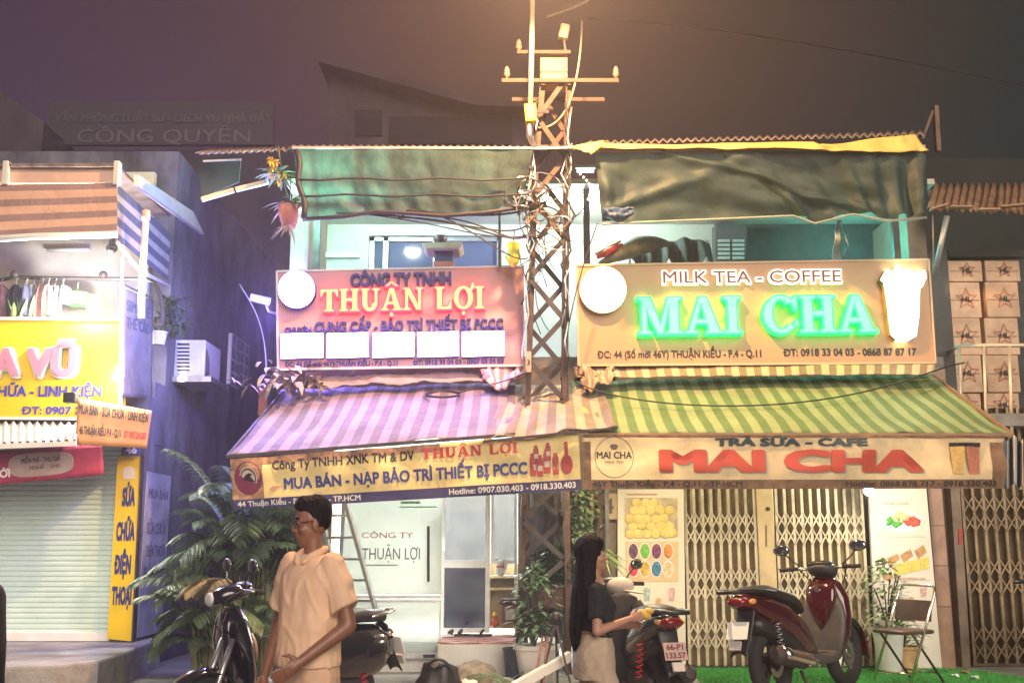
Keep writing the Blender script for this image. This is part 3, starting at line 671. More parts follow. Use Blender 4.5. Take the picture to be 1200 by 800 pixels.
# ---------------------------------------------------------------- twin shop house
FY = 11.3
XL = P(322, 600, FY).x; XR = P(1116, 700, FY).x
hs = thing('shop_house', 'two-storey shop house with a balcony recess behind mesh tarps', 'building', (.9, FY, .25))
z1 = P(600, 440, 11.2).z          # first-floor slab
xm = P(700, 600, FY).x; xk = P(722, 600, FY).x
mb = MB()
mb.span((XL, FY, z1 - .55), (XR + .1, FY + .25, z1 + .1))                    # lintel over the shop fronts
mb.span((XL, FY, .2), (P(386, 700, FY).x, FY + .25, z1)); mb.span((P(676, 700, FY).x, FY, .2), (P(726, 700, FY).x, FY + .25, z1))
mb.span((XL, FY + .25, 0), (XL + .2, 17, 5.4)); mb.span((XR - .1, FY + .25, 0), (XR + .1, 17, 5.2))
mb.build('wall', mat('brown_plaster', (.30, .22, .16), .85, scale=2, var=.3), hs)
mb = MB(); mb.span((XL, FY + .02, z1 + .1), (XR + .1, 13.4, z1 + .22)); mb.build('balcony_slab', m_concrete_d, hs)
YW = 12.7
mb = MB(); xa = P(357, 290, YW).x; xb = P(432, 290, YW).x; xc = P(588, 290, YW).x; xd = P(838, 290, YW).x; zl = P(0, 276, YW).z
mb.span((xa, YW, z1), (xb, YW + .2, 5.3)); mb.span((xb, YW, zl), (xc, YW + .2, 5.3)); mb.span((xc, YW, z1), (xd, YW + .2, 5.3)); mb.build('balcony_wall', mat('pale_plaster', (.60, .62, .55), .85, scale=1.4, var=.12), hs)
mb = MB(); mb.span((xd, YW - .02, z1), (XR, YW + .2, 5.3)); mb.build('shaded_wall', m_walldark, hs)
mb = MB(); mb.span((xa, YW - .07, P(0, 297, YW).z), (xb - .1, YW, P(0, 303, YW).z)); mb.build('wall_ledge', m_whitepaint, hs)
mb = MB(); mb.span((xb, YW + .12, z1), (xc, YW + .15, zl)); gl = mb.build('sliding_glass', mat('blue_lit_glass', (.10, .12, .24), .12, var=.15, scale=2), hs)
mb = MB()
for x in (xb + .03, xb + .2, (xb + xc) / 2, xc - .03): mb.span((x - .03, YW + .06, z1), (x + .03, YW + .12, zl))
mb.span((xb, YW + .06, zl - .05), (xc, YW + .12, zl)); mb.build('glass_frame', m_alu, gl)
mb = MB(); mb.span((XL, FY - .1, 5.3), (XR + .1, YW + .2, 5.36)); mb.build('balcony_ceiling', m_wallcream, hs)
mb = MB(); mb.span((P(607, 600, 11.5).x, 11.5, .53), (P(676, 600, 11.5).x, 11.515, 2.95)); mb.build('side_glass', mat('dusky_side_glass', (.12, .13, .16), .25, scale=1.5, var=.5), hs)
# corrugated roof, sloping forward
def corr(mb, a, b, c, d, n, amp=.018, seg=6):
    a, b, c, d = V(a), V(b), V(c), V(d); mb.sheet(lambda u, v: a.lerp(b, u).lerp(d.lerp(c, u), v) + V((0, 0, amp * math.sin(u * n * 2 * PI))), n * seg, 2)
mb = MB(); YE = 10.35
corr(mb, P(342, 172, YE), P(692, 174, YE), P(692, 171, 13.4), P(342, 171, 13.4), 40); corr(mb, P(690, 168, YE), P(1085, 158, YE), P(1085, 153, 13.4), P(690, 166, 13.4), 42)
mb.build('roof', m_corr, hs, smooth=True, thick=.006)
mb = MB(); mb.bar(P(342, 173, YE - .01), P(640, 174, YE - .01), .02, .022); mb.bar(P(640, 174, YE - .01), P(692, 172, YE - .01), .02, .022); mb.bar(P(698, 176, YE - .01), P(1084, 173, YE - .01), .03, .05); mb.build('eaves_rail', mat('pale_eaves_metal', (.42, .34, .32), .5, scale=4, var=.2), hs)
for px in (357, 693, 1078):
    mb = MB()
    q = P(px, 300, 10.75); mb.span((q.x - .035, 11.36, z1 + .2), (q.x + .035, 11.43, 5.3)); mb.build('balcony_post', m_darksteel, hs)
# small tin roof over the alley with its lit lower edge
t = thing('alley_roof', 'small tin roof over the alley beside the flower pots', 'roof', P(285, 190, 11))
mb = MB(); corr(mb, P(228, 180, 10.9), P(345, 176, 10.6), P(345, 172, 13), P(250, 176, 13), 14); mb.build('sheet', m_corr, t, smooth=True, thick=.006)
mb = MB(); mb.bar(P(238, 189, 10.9), P(283, 187, 10.9), .012, .02); mb.build('gutter', m_alu, t)
mb = MB(); mb.prism([(P(*p, 11.2).x, P(*p, 11.2).z) for p in ((232, 190), (282, 187), (280, 213), (236, 232))], lambda a_, b_, d: V((a_, 11.2 - d, b_)), -.02, 0); mb.build('side_sheet', m_walldark, t)
t = thing('batten_board', 'cream batten board sticking out at a slant over the alley', 'board', P(275, 222, 10.7)); mb = MB(); mb.bar(P(236, 234, 10.7), P(274, 223, 10.7), .05, .05); mb.bar(P(276, 222.5, 10.7), P(314, 213, 10.7), .05, .05); mb.build('batten', mat('cream_batten', (.80, .72, .52), .5, var=.05), t, bevel=.01)
mb = MB(); mb.bar(P(275, 223, 10.72), P(276, 222, 10.72), .035, .035); mb.build('joint', m_darksteel, t)

# tarps
def drape(pts_top, pts_bot, Yt, Yb, amp, seed, nu=70, nv=26, roll=0, folds=0):
    def ev(pts, u):
        k = u * (len(pts) - 1); i = min(int(k), len(pts) - 2); f = k - i; f = f * f * (3 - 2 * f); return (pts[i][0] + (pts[i + 1][0] - pts[i][0]) * (k - i), pts[i][1] + (pts[i + 1][1] - pts[i][1]) * f)
    def fn(u, v):
        a = P(*ev(pts_top, u), Yt); b = P(*ev(pts_bot, u), Yb); p = a.lerp(b, v)
        k = noise.noise(V((u * 13, v * .9, seed))) * amp * 1.6 + noise.noise(V((u * 26, v * 2.6, seed + 5))) * amp * .45 + noise.noise(V((u * 5 + v * 2, v * 4 - u * 6, seed + 9))) * amp * .8
        if folds: k += folds * max(0, u - .68) * 3 * abs(math.sin(u * 46 + v * 1.2)) ** 1.5 + folds * .5 * math.exp(-((u * 1.6 - v * .9 - .35) / .05) ** 2) + folds * .4 * math.exp(-((u * 1.3 + v * .8 - .75) / .06) ** 2)
        return p + V((0, -k * 1.2 * (.25 + v), k * .1))
    return fn
mg = mat('green_shade_net', (.07, .115, .092), .8, scale=4, var=.45, bump=.3, bscale=45, stretch=(1, 1, .5)); transl(mg, .5)
t = thing('mesh_tarp', 'translucent green shade net glowing over the extinguisher shop balcony', 'tarp', P(480, 255, 10.4))
tt = [(344, 175), (420, 176), (500, 174), (625, 174)]; tb_ = [(355, 256), (410, 252), (455, 250), (510, 252), (570, 248), (612, 240)]
mb = MB(); mb.sheet(drape(tt, tb_, 10.34, 10.42, .028, 3), 80, 30); mb.build('net', mg, t, smooth=True)
mb = MB(); mb.tube([P(347 + i * 1.0, 176 + i * 8, 10.3) + V((.02 * math.sin(i), 0, 0)) for i in range(11)], .03, 8); mb.tube([P(355, 257, 10.36), P(400, 254, 10.34), P(440, 248, 10.36), P(480, 250, 10.36), P(520, 253, 10.36), P(570, 249, 10.34), P(640, 239, 10.4)], .022, 8); mb.build('hem', m_cable, t, smooth=True)
mb = MB()
for y, k in ((210, .4), (229, .9)): mb.tube([P(350 + i * 27, y + 1.5 * math.sin(i * 1.7 + k), 10.28) for i in range(11)], .01, 6)
mb.build('tie_line', m_cable, t, smooth=True)
for y in (197, 222, 240): mb = MB(); mb.bar(P(350, y, 10.62), P(626, y - 1, 10.62), .03, .05); mb.build('frame_bar', m_darksteel, t)
for px in (372, 405, 432, 470, 507, 540, 575, 606): mb = MB(); mb.bar(P(px, 176, 10.60), P(px + 2, 252, 10.60), .035 + .02 * (px % 3), .03); mb.build('frame_bar', m_darksteel, t)
md = mat('grey_green_tarp', (.032, .056, .046), .6, scale=4, var=.2, bump=.45, bscale=9); transl(md, .18)
t = thing('dark_tarp', 'dark grey green tarp hanging in folds over the tea shop balcony', 'tarp', P(890, 255, 10.4))
mb = MB(); mb.sheet(drape([(697, 172), (800, 173), (930, 174), (1082, 177)], [(705, 262), (740, 260), (838, 256), (930, 252), (955, 261), (1000, 250), (1040, 258), (1086, 254)], 10.34, 10.45, .05, 17, folds=.11), 110, 34); mb.build('sheet', md, t, smooth=True)
mb = MB(); mb.tube([P(*p, 10.33) for p in ((705, 263), (740, 261), (838, 257), (930, 253), (955, 262), (1000, 251), (1040, 259), (1086, 255))], .012, 6); mb.build('hem', mat('pale_hem', (.32, .34, .28), .7, var=.1), t, smooth=True)
mb = MB(); mb.sheet(lambda u, v: P(706 + 36 * u, 243 + 17 * v * (1 - .5 * (2 * u - 1) ** 2), 10.33) + V((0, -.05 * noise.noise(V((u * 4, v * 3, 2))) - .06 * math.sin(v * 3), .02 * noise.noise(V((u * 7, v * 5, 8))))), 26, 14); mb.build('blue_patch', mat('blue_sheet', (.045, .085, .17), .5, scale=8, var=.3, bump=.6, bscale=12), t, smooth=True)
my = mat('yellow_tarp', (.72, .47, .12), .6, scale=4, var=.12, bump=.3, bscale=14)
t = thing('roof_tarp', 'yellow folded tarp laid along the edge of the tea shop roof', 'tarp', P(950, 170, 10.3))
top = [(700, 168), (790, 170), (860, 168), (950, 166), (965, 170), (1050, 160), (1073, 158)]
bot = [(700, 174), (790, 173), (860, 174), (950, 175), (1000, 177), (1050, 178), (1088, 176)]
mb = MB(); mb.sheet(drape(top, bot, 10.32, 10.26, .03, 31), 60, 6); mb.build('sheet', my, t, smooth=True, thick=.01)
mb = MB(); mb.sheet(drape([(668, 172), (690, 168), (708, 165)], [(672, 174), (693, 180), (706, 172)], 10.3, 10.25, .03, 7), 14, 6); mb.build('flap', my, t, smooth=True, thick=.01)

# balcony contents
t = thing('fluorescent_lamp', 'lit lamp shining through the green net by the flower pots', 'lamp', P(384, 236, 11.2)); q = P(384, 236, 11.1)
mb = MB(); mb.ball(q, (.07, .05, .035)); mb.build('tube', emis('net_lamp', (.55, 1, .85), 40), t, smooth=True); mb = MB(); mb.box(q + V((0, 0, .06)), (.24, .08, .04)); mb.tube([q + V((0, 0, .07)), q + V((0, 0, .55))], .008, 6); mb.build('fixture', m_whitepaint, t)
def lampl(c, power, col, r=.1, name='balcony_light'):
    l = bpy.data.lights.new(name, 'POINT'); l.energy = power; l.color = col; l.shadow_soft_size = r; o = bpy.data.objects.new(name, l); C.objects.link(o); o.location = c
lampl(q + V((0, -.1, -.06)), 55, (.35, 1, .75))
t = thing('ceiling_lamp', 'bright tube lamp on the balcony ceiling behind the pole', 'lamp', P(688, 192, 11.2)); q = P(686, 200, 11.4)
mb = MB(); mb.tube([q - V((.09, 0, 0)), q + V((.09, 0, 0))], .022, 10); mb.build('tube', m_tube, t, smooth=True); mb = MB(); mb.span(q + V((-.11, -.03, .024)), q + V((.11, .03, .05))); mb.build('fixture', m_whitepaint, t)
lampl(q + V((0, .2, -.35)), 55, (.82, 1, .9))
t = thing('tube_light', 'faint green glow tube high behind the net', 'lamp', P(458, 195, 11.3)); q = P(458, 196, 11.2); mb = MB(); mb.tube([q - V((.16, 0, 0)), q + V((.16, 0, 0))], .02, 10); mb.build('tube', m_tube, t, smooth=True); mb = MB(); mb.span(q + V((-.2, -.04, .022)), q + V((.2, .04, .1))); mb.build('fixture', m_whitepaint, t)
lampl(q + V((0, .55, -.15)), 55, (.9, 1, .95))
t = thing('spirit_house', 'small red wooden altar on a post standing on the balcony', 'altar', P(520, 312, 11.6)); Y = 11.6
mb = MB(); prect(mb, 509, 292, 531, 306, Y, -.2, 0); mb.build('box', mat('altar_dark', (.05, .05, .11), .5, var=.1), t, bevel=.006); mb = MB(); prect(mb, 508, 306, 532, 316, Y, -.2, .0); mb.build('post', mat('altar_red', (.50, .13, .10), .5, var=.1), t)
mb = MB(); pquad(mb, [(495, 287), (541, 286), (543, 289), (538, 294), (500, 294), (496, 290)], Y, -.3, .1); mb.build('shelf', mat('altar_shelf', (.58, .36, .28), .5, var=.15), t, bevel=.01)
mb = MB(); M = Matrix.Translation(P(516, 287, Y - .02)); mb.lathe([(.05, 0), (.075, .05), (.08, .09), (.07, .1), (.03, .1)], M, 16); mb.build('incense_pot', mat('incense_pot', (.12, .06, .07), .4, var=.1), t, smooth=True); mb = MB(); prect(mb, 526, 284, 537, 287, Y, -.1, .0); mb.build('cup', m_darksteel, t)
# flower pots of the corner post
def spiky(t, c, n, L, wd, m, up=.4, drp=.5):
    mb = MB()
    for i in range(n):
        a = random.uniform(0, 2 * PI); blade(mb, c, (math.cos(a), math.sin(a), random.uniform(up - .5, up + .9)), L * random.uniform(.6, 1.1), wd, drp, 5)
    mb.build('leaves', m, t)
c = P(339, 250, 10.6); t = thing('hanging_flowerpot', 'pink pot with spiky leaves hanging below the net corner', 'plant', c)
mb = MB(); mb.lathe([(.07, -.14), (.11, 0), (.12, .07), (.10, .08)], Matrix.Translation(c), 20); mb.build('pot', mat('pink_pot', (.60, .22, .18), .5, var=.2), t, smooth=True)
spiky(t, c + V((0, 0, .08)), 46, .30, .014, mat('dusty_leaf', (.30, .30, .18), .6, var=.3), .5, .6); spiky(t, c + V((0, 0, -.12)), 24, .22, .01, mat('dusty_leaf_low', (.34, .33, .2), .6, var=.3), -.3, .4)
mb = MB(); mb.tube([c + V((0, 0, .07)), P(341, 205, 10.6)], .006, 6); mb.build('hanger', m_cable, t)
c = P(325, 205, 10.5); t = thing('orchid', 'yellow flowering plant tied to the corner of the roof', 'plant', c)
spiky(t, c, 34, .26, .022, mat('olive_leaf', (.20, .24, .10), .5, var=.35), .3, .4)
mb = MB()
for i in range(9):
    q = P(random.uniform(312, 334), random.uniform(186, 214), 10.42)
    for k in range(6): a = k * PI / 3 + i; blade(mb, q, (math.cos(a), -.6, math.sin(a)), random.uniform(.04, .065), .013, .4, 4)
mb.build('petals', mat('yellow_petal', (.80, .55, .06), .6, var=.1), t, smooth=True)
mb = MB(); mb.tube(bez([P(338, 235, 10.55), P(330, 215, 10.5), P(326, 172, 10.5)]), .012, 6); mb.build('stem', m_darksteel, t)
# things on the balcony of the tea shop
c = P(790, 312, 11.7); t = thing('covered_rack', 'clothes rack under dark cloth on the tea shop balcony', 'rack', c); mb = MB(); a0, a1 = P(735, 283, 11.7), P(832, 281, 11.7); zz = P(780, 318, 11.7).z
mb.sheet(lambda u, v: a0.lerp(a1, u) + V((0, -.25 * v - .04 * math.sin(u * 30), -(v ** 1.4) * .5 * (.5 + .5 * abs(math.sin(u * 7))) + .03 * math.sin(u * 11))), 60, 10); mb.build('cover', mat('black_green_cloth', (.022, .045, .04), .8, scale=6, var=.4), t, smooth=True)
mb = MB()
for x in (738, 829): mb.bar(P(x, 282, 11.74), P(x, 330, 11.74), .025, .025)
mb.bar(P(738, 285, 11.74), P(829, 283, 11.74), .025, .025)
mb.build('frame', m_steel, t)
t = thing('beach_umbrella', 'closed red and yellow umbrella lying behind the tea shop sign', 'umbrella', P(720, 310, 11.4)); mb = MB(); aa = [P(702 + i * 6, 309 - 24 * math.sin(i / 14 * 1.9), 11.4) for i in range(15)]; mb.tube(aa, [.02 + .09 * math.sin(i / 14 * PI) for i in range(15)], 12); mb.build('canopy', mat('olive_umbrella', (.16, .17, .12), .6, scale=5, var=.5), t, smooth=True)
mb = MB(); mb.tube([p + V((-.03, -.07, .05)) for p in aa[:6]], [.02, .035, .045, .045, .035, .02], 8); mb.build('red_panel', m_red, t, smooth=True); mb = MB(); mb.tube([p + V((-.05, -.08, .085)) for p in aa[:6]], .015, 8); mb.build('yellow_panel', my, t, smooth=True)
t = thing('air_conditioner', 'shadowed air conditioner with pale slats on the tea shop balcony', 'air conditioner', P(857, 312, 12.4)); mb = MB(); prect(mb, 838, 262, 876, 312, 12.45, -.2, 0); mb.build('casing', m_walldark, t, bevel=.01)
mb = MB()
for i in range(5):
    for x in (841, 858): prect(mb, x, 281 + i * 5, x + 14, 284 + i * 5, 12.45, .002, .02)
mb.build('slats', mat('pale_slat', (.5, .52, .48), .5, var=.1), t)
t = thing('hanging_cloth', 'pale blue rag hanging under the dark tarp', 'cloth', P(972, 300, 11.2)); a, b = P(980, 258, 11.2), P(984, 258, 11.2); mb = MB(); mb.sheet(lambda u, v: P(981 - 9 * v * (1 - .4 * v) + u * (4 + 7 * v), 258 + 46 * v, 11.2) + V((0, .03 * math.sin(v * 9), 0)), 6, 14); mb.build('cloth', mat('pale_rag', (.50, .60, .66), .8, var=.2), t, smooth=True, thick=.006); mb = MB(); mb.tube([P(985, 258, 11.25), P(994, 288, 11.25), P(988, 300, 11.25)], .01, 6); mb.build('hook', m_steel, t)

# ---------------------------------------------------------------- THUẬN LỢI signboard
YA = 11.0; t = thing('shop_sign', 'salmon signboard with glowing yellow letters and five white light boxes', 'sign', P(468, 430, YA))
m_salmon = mat('salmon_panel', (.66, .32, .32), .42, scale=2.5, var=.06)
mb = MB(); pquad(mb, [(324.5, 318), (614, 312), (614, 428), (326, 433)], YA, -.16, 0); mb.build('panel', m_salmon, t)
mb = MB()
for a, b in (((324.5, 318), (614, 312)), ((614, 428), (326, 433)), ((326, 433), (324.5, 318))): mb.bar(P(*a, YA - .003), P(*b, YA - .003), .025, .02)
mb.build('frame', m_whitepaint, t)
m_led = emis('violet_white_led', (.46, .26, 1.0), 20)
mb = MB(); pdisc(mb, 349.5, 341.5, 21, 21.5, YA, .0, .10, 48); dsc = mb.build('logo_disc', m_led, t)
mb = MB(); pdisc(mb, 349.5, 341.5, 21.8, 22.3, YA, .0, .09, 48); mb.build('disc_side', m_blue, dsc)
for x0, x1 in ((330.5, 379.5), (384.5, 432.5), (437.5, 485.5), (490, 537.5), (542, 591)):
    k = (x0 - 330) * -.011; mb = MB(); pquad(mb, [(x0, 392.5 + k), (x1, 391.5 + k), (x1, 419.5 + k), (x0, 421 + k)], YA, .0, .06); lb = mb.build('light_box', m_led, t)
    mb = MB(); pquad(mb, [(x0 - .8, 391.7 + k), (x1 + .8, 390.7 + k), (x1 + .8, 420.3 + k), (x0 - .8, 421.8 + k)], YA, .0, .05); mb.build('box_side', m_blue, lb)
m_nav = mat('indigo_letter', (.05, .03, .22), .5, var=.05)
mb = MB(); ptext(mb, 'CÔNG TY TNHH', 411, 529, 336.5, 14, YA, .0, .05, .035, pyb1=334); mb.build('letters', m_nav, t)
m_redled = emis('red_led', (1, .03, .06), 1.3, (.4, .03, .03)); m_yelled = emis('yellow_led', (1, .68, .22), .52, (.5, .35, .08))
mb = MB(); pslab(mb, 'THUẬN LỢI', 376, 569, 367, 26, YA, .0, .07, .035, pyb1=363); mb.build('letter_glow', m_redled, t)
mb = MB(); pslab(mb, 'THUẬN LỢI', 376, 569, 367, 26, YA, .07, .078, -.012, pyb1=363); mb.build('letter_faces', m_yelled, t)
mb = MB(); ptext(mb, 'CHUYÊN', 334, 365, 391, 6.5, YA, .0, .03, .03, pyb1=390.4); ptext(mb, 'CUNG CẤP - BẢO TRÌ THIẾT BỊ PCCC', 369, 590, 389.5, 11, YA, .0, .035, .026, pyb1=385); mb.build('letters', m_nav, t)
mb = MB(); ptext(mb, 'ĐC: 44 (Số mới 46Y) THUẬN KIỀU - P.4 - Q.11', 334, 466, 429.5, 5.2, YA, .0, .012, .03, pyb1=428); ptext(mb, 'ĐT: 0918 33 04 03 - 0907 03 04 03', 484, 590, 427.5, 5.2, YA, .0, .012, .03, pyb1=425.5); mb.build('letters', m_nav, t)

lampl(P(318, 372, YA + .35), 120, (.24, .18, 1), .12, 'added_tint_light')      # added unseen lamp that turns the alley wall violet

# ---------------------------------------------------------------- MAI CHA signboard
YB = 10.95; t = thing('shop_sign', 'orange brown signboard with glowing green letters and a lit cup', 'sign', P(885, 428, YB))
m_tan = mat('tan_panel', (.50, .275, .13), .42, scale=2.5, var=.06)
mb = MB(); pquad(mb, [(676, 311), (1088, 304), (1096, 425), (678, 428)], YB, -.16, 0); mb.build('panel', m_tan, t)
mb = MB()
for a, b in (((676, 311), (1088, 304)), ((1088, 304), (1096, 425)), ((1096, 425), (678, 428)), ((678, 428), (676, 311))): mb.bar(P(*a, YB - .003), P(*b, YB - .003), .022, .02)
mb.build('frame', mat('tan_frame', (.66, .46, .28), .45, var=.05), t)
m_ledw = emis('white_led', (.45, 1.0, .42), 9)
mb = MB(); pdisc(mb, 706, 341.5, 26.5, 26.5, YB, .0, .09, 48); dsc = mb.build('logo_disc', m_ledw, t); mb = MB(); pdisc(mb, 706, 341.5, 27.3, 27.3, YB, 0, .08, 48); mb.build('disc_side', m_tan, dsc)
cup = [(1033, 333), (1029, 330), (1036, 318), (1042, 322), (1048, 313), (1056, 320), (1062, 318), (1068, 324), (1080, 319), (1082, 327), (1077, 338), (1074, 340), (1073, 372), (1070, 395), (1062, 400), (1048, 400), (1041, 394), (1037, 360)]
mb = MB(); pquad(mb, cup, YB, .0, .09); cp_ = mb.build('cup', emis('cup_led', (.66, 1.0, .78), 8), t); mb = MB(); pquad(mb, [(x + (1 if x > 1055 else -1), y) for x, y in cup], YB, .0, .08); mb.build('cup_side', m_tan, cp_)
m_halo = emis('white_halo', (1, .86, .66), .55)
mb = MB(); ptext(mb, 'MILK TEA - COFFEE', 775, 986, 333.5, 14.5, YB, .0, .045, .06, pyb1=332); mb.build('letter_glow', m_halo, t)
mb = MB(); ptext(mb, 'MILK TEA - COFFEE', 776.5, 984.5, 333, 13.5, YB, .046, .006, .006, pyb1=331.5); mb.build('letter_faces', mat('maroon_face', (.30, .06, .05), .5, var=.05), t)
m_grn = emis('green_led', (.0, .80, .08), 1.9, (.02, .4, .1)); m_cyan = emis('cyan_led', (.17, 1.0, .50), .44, (.1, .35, .25))
mb = MB(); pslab(mb, 'MAI CHA', 746, 1024, 394, 43, YB, .0, .10, .03, pyb1=391); mb.build('letter_glow', m_grn, t)
mb = MB(); pslab(mb, 'MAI CHA', 746, 1024, 394, 43, YB, .10, .108, -.018, pyb1=391); mb.build('letter_faces', m_cyan, t)
mb = MB(); ptext(mb, 'ĐC: 44 (Số mới 46Y) THUẬN KIỀU - P.4 - Q.11', 700, 892, 419.5, 8, YB, .001, .006, .018, pyb1=418); ptext(mb, 'ĐT: 0918 33 04 03 - 0868 87 87 17', 918, 1074, 417, 8, YB, .001, .006, .018, pyb1=416); mb.build('letters', m_ink, t)

lampl(P(1000, 292, YB + .75), 15, (.06, .8, .7), .12, 'added_tint_light')  # added unseen lamp that colours the balcony teal

# ---------------------------------------------------------------- awnings
def lin(a, b, c, d, amp=.02, fx=4, fy=3, seed=1, droop=.04, fold=0):
    a, b, c, d = V(a), V(b), V(c), V(d)
    def fn(u, v):
        p = a.lerp(b, u).lerp(d.lerp(c, u), v)
        k = noise.noise(V((u * fx, v * fy, seed))) * amp + noise.noise(V((u * fx * 3.2, v * fy * .9, seed + 3))) * amp * .5
        return p + V((0, 0, k - droop * math.sin(PI * v) * (.6 + .4 * math.sin(u * 9)) + fold * math.sin(u * 40) * v * (1 - v)))
    return fn
t = thing('awning', 'striped cloth awning tinted and lit mauve below the salmon signboard', 'awning', P(430, 520, 9.8))
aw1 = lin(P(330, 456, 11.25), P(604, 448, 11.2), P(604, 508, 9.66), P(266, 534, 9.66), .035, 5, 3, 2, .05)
mb = MB(); mb.sheet(aw1, 90, 26); mb.build('cloth', stripes('violet_tinted_stripes', (.33, .25, .34), (.185, .135, .195), 14.5, dirt=.3), t, smooth=True, thick=.004)  # part of the sign's violet light is put into both stripe colours
mb = MB(); mb.bar(P(266, 535, 9.66), P(604, 509, 9.66), .03, .03); mb.bar(P(332, 458, 11.25), P(266, 535, 9.66), .025, .025); mb.build('frame', m_darksteel, t)
mb = MB(); mb.sheet(lin(P(372, 441, 11.1), P(566, 436, 11.1), P(566, 446, 10.95), P(372, 452, 10.95), .05, 7, 2, 8, .03), 40, 6); mb.build('rolled_hem', mat('rose_grey_cloth', (.42, .30, .31), .8, scale=5, var=.25), t, smooth=True, thick=.01)
t = thing('middle_awning', 'short beige striped flap between the two awnings in front of the pole', 'awning', P(645, 508, 9.7))
mb = MB(); mb.sheet(lin(P(594, 452, 11.15), P(704, 448, 11.15), P(724, 499, 9.58), P(566, 516, 9.60), .05, 4, 3, 5, .03, .02), 50, 22); mb.build('cloth', stripes('beige_stripes', (.40, .33, .26), (.23, .175, .14), 6.5, dirt=.25), t, smooth=True, thick=.004)
mb = MB(); mb.bar(P(566, 517, 9.58), P(724, 501, 9.57), .02, .02); mb.build('front_bar', m_darksteel, t)
t = thing('awning', 'green and cream striped awning below the orange brown signboard', 'awning', P(930, 505, 9.7))
mb = MB(); mb.sheet(lin(P(668, 446, 11.15), P(1092, 438, 11.15), P(1187, 508, 9.66), P(672, 507, 9.66), .03, 6, 3, 12, .05), 110, 26); mb.build('cloth', stripes('green_cream_stripes', (.29, .36, .17), (.125, .20, .07), 23, dirt=.18), t, smooth=True, thick=.004)
mb = MB(); mb.bar(P(690, 509, 9.66), P(1187, 509.5, 9.66), .04, .03); mb.bar(P(1092, 439, 11.15), P(1187, 509, 9.66), .025, .025); mb.build('frame', mat('brown_bar', (.30, .18, .11), .6, var=.2), t)
mb = MB(); mb.sheet(lin(P(672, 430, 11.05), P(1096, 427, 10.9), P(1094, 438, 10.75), P(676, 442, 10.8), .02, 8, 2, 3, .02), 80, 5); mb.build('rolled_hem', stripes('brown_hem_stripes', (.60, .47, .30), (.28, .20, .13), 24, dirt=.2), t, smooth=True, thick=.01)
mb = MB(); mb.sheet(lambda u, v: P(1176 + u * 23, 513 + v * 57 + 3 * math.sin(u * 9), 9.66 - .05 * math.sin(u * 14)), 24, 8); mb.build('side_flap', stripes('blue_white_stripes', (.60, .56, .48), (.06, .13, .24), 3, dirt=.25), t, smooth=True, thick=.004)

# rags on top of the awnings
def rag(label, px, py, Y, sx, sy, m, seed, cat='cloth', name='rag'):
    mb = MB(); c = P(px, py, Y)
    mb.sheet(lambda u, v: c + V(((u - .5) * sx * (1 + .2 * math.sin(v * 5 + seed)), (v - .5) * sy * .6, .10 * noise.noise(V((u * 3, v * 3, seed))) + .07 * math.sin(u * 5 + seed) * (1 - v) + .06 * noise.noise(V((u * 8, v * 8, seed))) - (v - .5) * -.16)), 26, 18)
    return tag(mb.build(name, m, smooth=True, thick=.012), label, cat)
rag('pink striped cloth flap crumpled at the top of the mauve awning', 590, 441, 10.9, .42, .5, stripes('pink_check', (.66, .44, .46), (.42, .20, .26), 5, dirt=.1), 3)
rag('tan cloth scrap crumpled at the foot of the tea shop sign', 700, 441, 10.75, .32, .4, stripes('tan_check', (.5, .36, .25), (.32, .2, .13), 4, dirt=.2), 9)
tag((lambda mb: (mb.sheet(lambda u, v: P(865 + 17 * u, 441 + 4 * v + 1.5 * math.sin(u * 4), 10.95), 6, 3), mb.build('leaf', mat('fallen_leaf', (.30, .45, .12), .6, var=.1), smooth=True, thick=.004))[1])(MB()), 'fallen pale green leaf lying on the green striped awning', 'leaf')
t = thing('dried_plant', 'heap of dry leaves and cloth at the outer top corner of the mauve awning', 'plant', P(332, 448, 11.1)); mb = MB()
for i in range(120): blade(mb, P(random.gauss(342, 22), random.gauss(443, 8), random.uniform(10.8, 11.2)), (random.uniform(-1, 1), random.uniform(-1, .4), random.uniform(-.5, 1)), random.uniform(.08, .2), .03, .5, 4)
mb.build('leaves', mat('dry_leaf', (.36, .28, .22), .8, scale=14, var=.5), t)
mb = MB(); mb.bar(P(309, 455, 11.3), P(307, 486, 11.3), .03, .08); mb.bar(P(312, 455, 11.3), P(312, 478, 11.3), .06, .02); mb.build('stake', m_terra, t)
# wire coil on the awning + cable across
t = thing('wire_coil', 'loop of dark wire lying on the mauve awning', 'cable', P(519, 466, 10.9)); mb = MB(); c = P(519, 466, 10.85)
for k in range(3): mb.tube([c + V((.165 * math.cos(a) * (1 + .03 * k), .14 * math.sin(a), .048 * math.sin(a) + .03 + .006 * k)) for a in [i * 2 * PI / 30 for i in range(30)]], .006, 6, closed=True)
mb.build('coil', m_cable, t, smooth=True); mb = MB(); mb.tube(bez([c + V((.15, 0, .05)), P(570, 452, 10.8), P(600, 446, 10.7), P(625, 432, 10.6)]), .007, 6); mb.build('tail', m_cable, t, smooth=True)
mb = MB(); mb.tube(bez([P(672, 446, 10.7), P(720, 475, 10.3), P(850, 487, 10.1), P(960, 480, 10.2), P(1040, 462, 10.5), P(1085, 432, 10.7), P(1130, 425, 11)], 40), .008, 6); tag(mb.build('cable', m_cable, smooth=True), 'black cable sagging across the green striped awning', 'cable')

